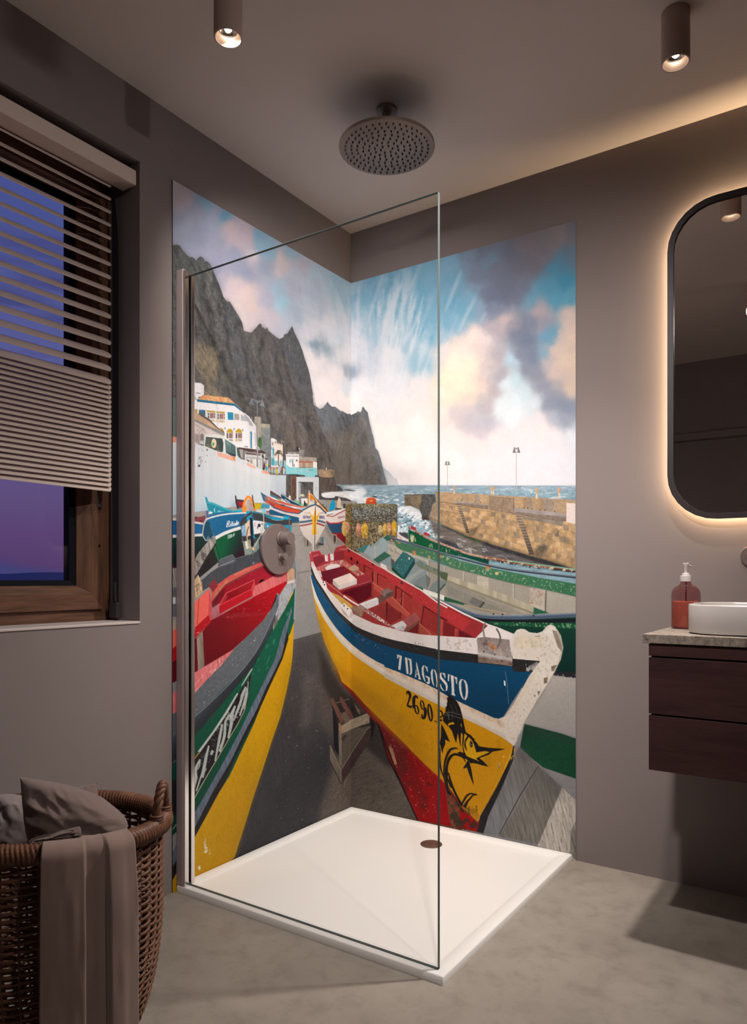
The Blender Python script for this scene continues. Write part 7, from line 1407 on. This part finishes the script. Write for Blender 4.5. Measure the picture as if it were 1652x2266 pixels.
def pillow(name, label, cat, px, dep, thick, m, seed, lean=.0, pinch=(1, .2, .15, .6), bulge=(0, 0, 0, 0)):
    """px: corner points TL TR BR BL in the survey, set at a distance from the camera; filled out as a stuffed cloth"""
    C4 = []
    for k, (u, v) in enumerate(px):
        q = Vector(ray(u, v)); d = dep[k] if hasattr(dep, '__len__') else dep; C4.append(Vector(CAM)+q*d)
    TL, TR, BR, BL = C4
    nrm = (TR-BL).cross(TL-BR).normalized()
    if nrm.dot(Vector((_d[0], _d[1], 0))) > 0: nrm = -nrm
    N = 44; b = MB()
    for side in (1, -1):
        P = []
        for j in range(N+1):
            row = []
            for i in range(N+1):
                s, t = i/N, j/N; x, y = 2*s-1, 2*t-1
                # round the corners that are not pinched
                k = [pinch[0]*(1-s)*(1-t), pinch[1]*s*(1-t), pinch[2]*s*t, pinch[3]*(1-s)*t]; sharp = sum(k)
                rad = max(abs(x), abs(y)); L = math.hypot(x, y)
                g = 1 if L < 1e-6 else (rad/L)
                w = (1-min(1, sharp*1.1))*.75*(max(0, rad)**2); x2, y2 = x*(1-w+w*g), y*(1-w+w*g)
                s2, t2 = (x2+1)/2, (y2+1)/2
                s2 += bulge[0]*math.sin(PI*t2)*(s2**3)-bulge[1]*math.sin(PI*t2)*((1-s2)**3); t2 -= bulge[2]*math.sin(PI*s2)*((1-t2)**3); t2 += bulge[3]*math.sin(PI*s2)*(t2**3)
                p = TL*(1-s2)*(1-t2)+TR*s2*(1-t2)+BR*s2*t2+BL*(1-s2)*t2
                e = max(0, (1-x*x))*max(0, (1-y*y)); h = thick*(e**.42)
                wr = .0
                for a, f, am in ((.5, 2.4, .011), (1.2, 5.0, .005), (2.2, 10, .0016)):
                    xx = x*math.cos(a)+y*math.sin(a); yy = -x*math.sin(a)+y*math.cos(a); wr += am*(.5-abs(nz3(xx*f*.45, yy*f, seed))*2)
                row.append(p+nrm*side*(h+wr*min(1, e*3)*(1 if side > 0 else .4)))
            P.append(row)
        b.grid(P)
    o = b.build(name, m, smooth=True, angle=180)
    bm = bmesh.new(); bm.from_mesh(o.data); bmesh.ops.remove_doubles(bm, verts=bm.verts[:], dist=.0004); bmesh.ops.recalc_face_normals(bm, faces=bm.faces[:]); bm.to_mesh(o.data); bm.free()
    return tag(o, label, cat)
pillow('stuffed_cushion', 'crumpled brown cushion with a pointed corner on top of the basket', 'cushion', [(44, 1720), (238, 1758), (306, 1858), (62, 1900)], [1.52, 1.56, 1.53, 1.50], .055, M_pil, 1, pinch=(1.3, .1, .05, .5), bulge=(.02, 0, .03, 0))
pillow('crumpled_cloth', 'shiny grey cloth bundled at the back of the basket, left of the brown cushion', 'cloth', [(-75, 1778), (78, 1752), (110, 1900), (-70, 1925)], [1.60, 1.62, 1.60, 1.55], .045, M_grey, 3, pinch=(.3, .2, .3, .3), bulge=(0, 0, .05, 0))
pillow('spare_cushion', 'brown cushion behind, only its pointed corner showing over the front cushion', 'cushion', [(110, 1752), (214, 1733), (216, 1850), (110, 1860)], [1.70, 1.70, 1.66, 1.66], .030, M_pil, 5, pinch=(.2, 1.3, .3, .3))

hem = pillow('hem', '', '', [(60, 1856), (184, 1824), (176, 1860), (62, 1880)], [1.462, 1.475, 1.475, 1.462], .010, M_pil, 8, pinch=(.2, .5, .2, .2))
for k in ('label', 'category'): del hem[k]
hem.name = 'folded_hem'; hem.parent = bpy.data.objects['stuffed_cushion']
# ================================================================= dusk outside, camera, output
w = bpy.data.worlds.new('dusk'); SC.world = w; w.use_nodes = True; nt = w.node_tree; bg = nt.nodes['Background']
tc = nt.nodes.new('ShaderNodeTexCoord'); sx = nt.nodes.new('ShaderNodeSeparateXYZ'); nt.links.new(tc.outputs['Generated'], sx.inputs[0])
c = ramp(nt, sx.outputs['Z'], [(0.0, lin((84, 60, 104))), (.05, lin((94, 68, 116))), (.10, lin((98, 80, 126))), (.17, lin((92, 84, 138))), (.28, lin((88, 92, 148))), (.42, lin((74, 84, 144))), (.65, lin((58, 68, 126)))])
mp = nt.nodes.new('ShaderNodeMapping'); mp.inputs['Scale'].default_value = (3, 3, 22); nn = nt.nodes.new('ShaderNodeTexNoise'); nn.inputs['Scale'].default_value = 1.6; nn.inputs['Detail'].default_value = 5
nt.links.new(tc.outputs['Generated'], mp.inputs['Vector']); nt.links.new(mp.outputs['Vector'], nn.inputs['Vector'])
cl = ramp(nt, nn.outputs['Fac'], [(.50, (0, 0, 0)), (.64, (.8, .8, .8))])
nt.links.new(mixcol(nt, cl, c, lin((66, 68, 120))), bg.inputs['Color']); bg.inputs['Strength'].default_value = 1.0

cd = bpy.data.cameras.new('camera'); co = bpy.data.objects.new('camera', cd); COL.objects.link(co); SC.camera = co
co.location = CAM; co.rotation_euler = (PI/2, 0, YAW)
cd.sensor_fit = 'VERTICAL'; cd.sensor_height = 36; cd.lens = FPX/2266*36; cd.shift_y = (HZ-1133)/2266; cd.clip_start = .02; cd.clip_end = 300
SC.view_settings.view_transform = 'Standard'; SC.view_settings.look = 'None'; SC.view_settings.exposure = 0; SC.view_settings.gamma = 1; SC.view_settings.use_curve_mapping = False
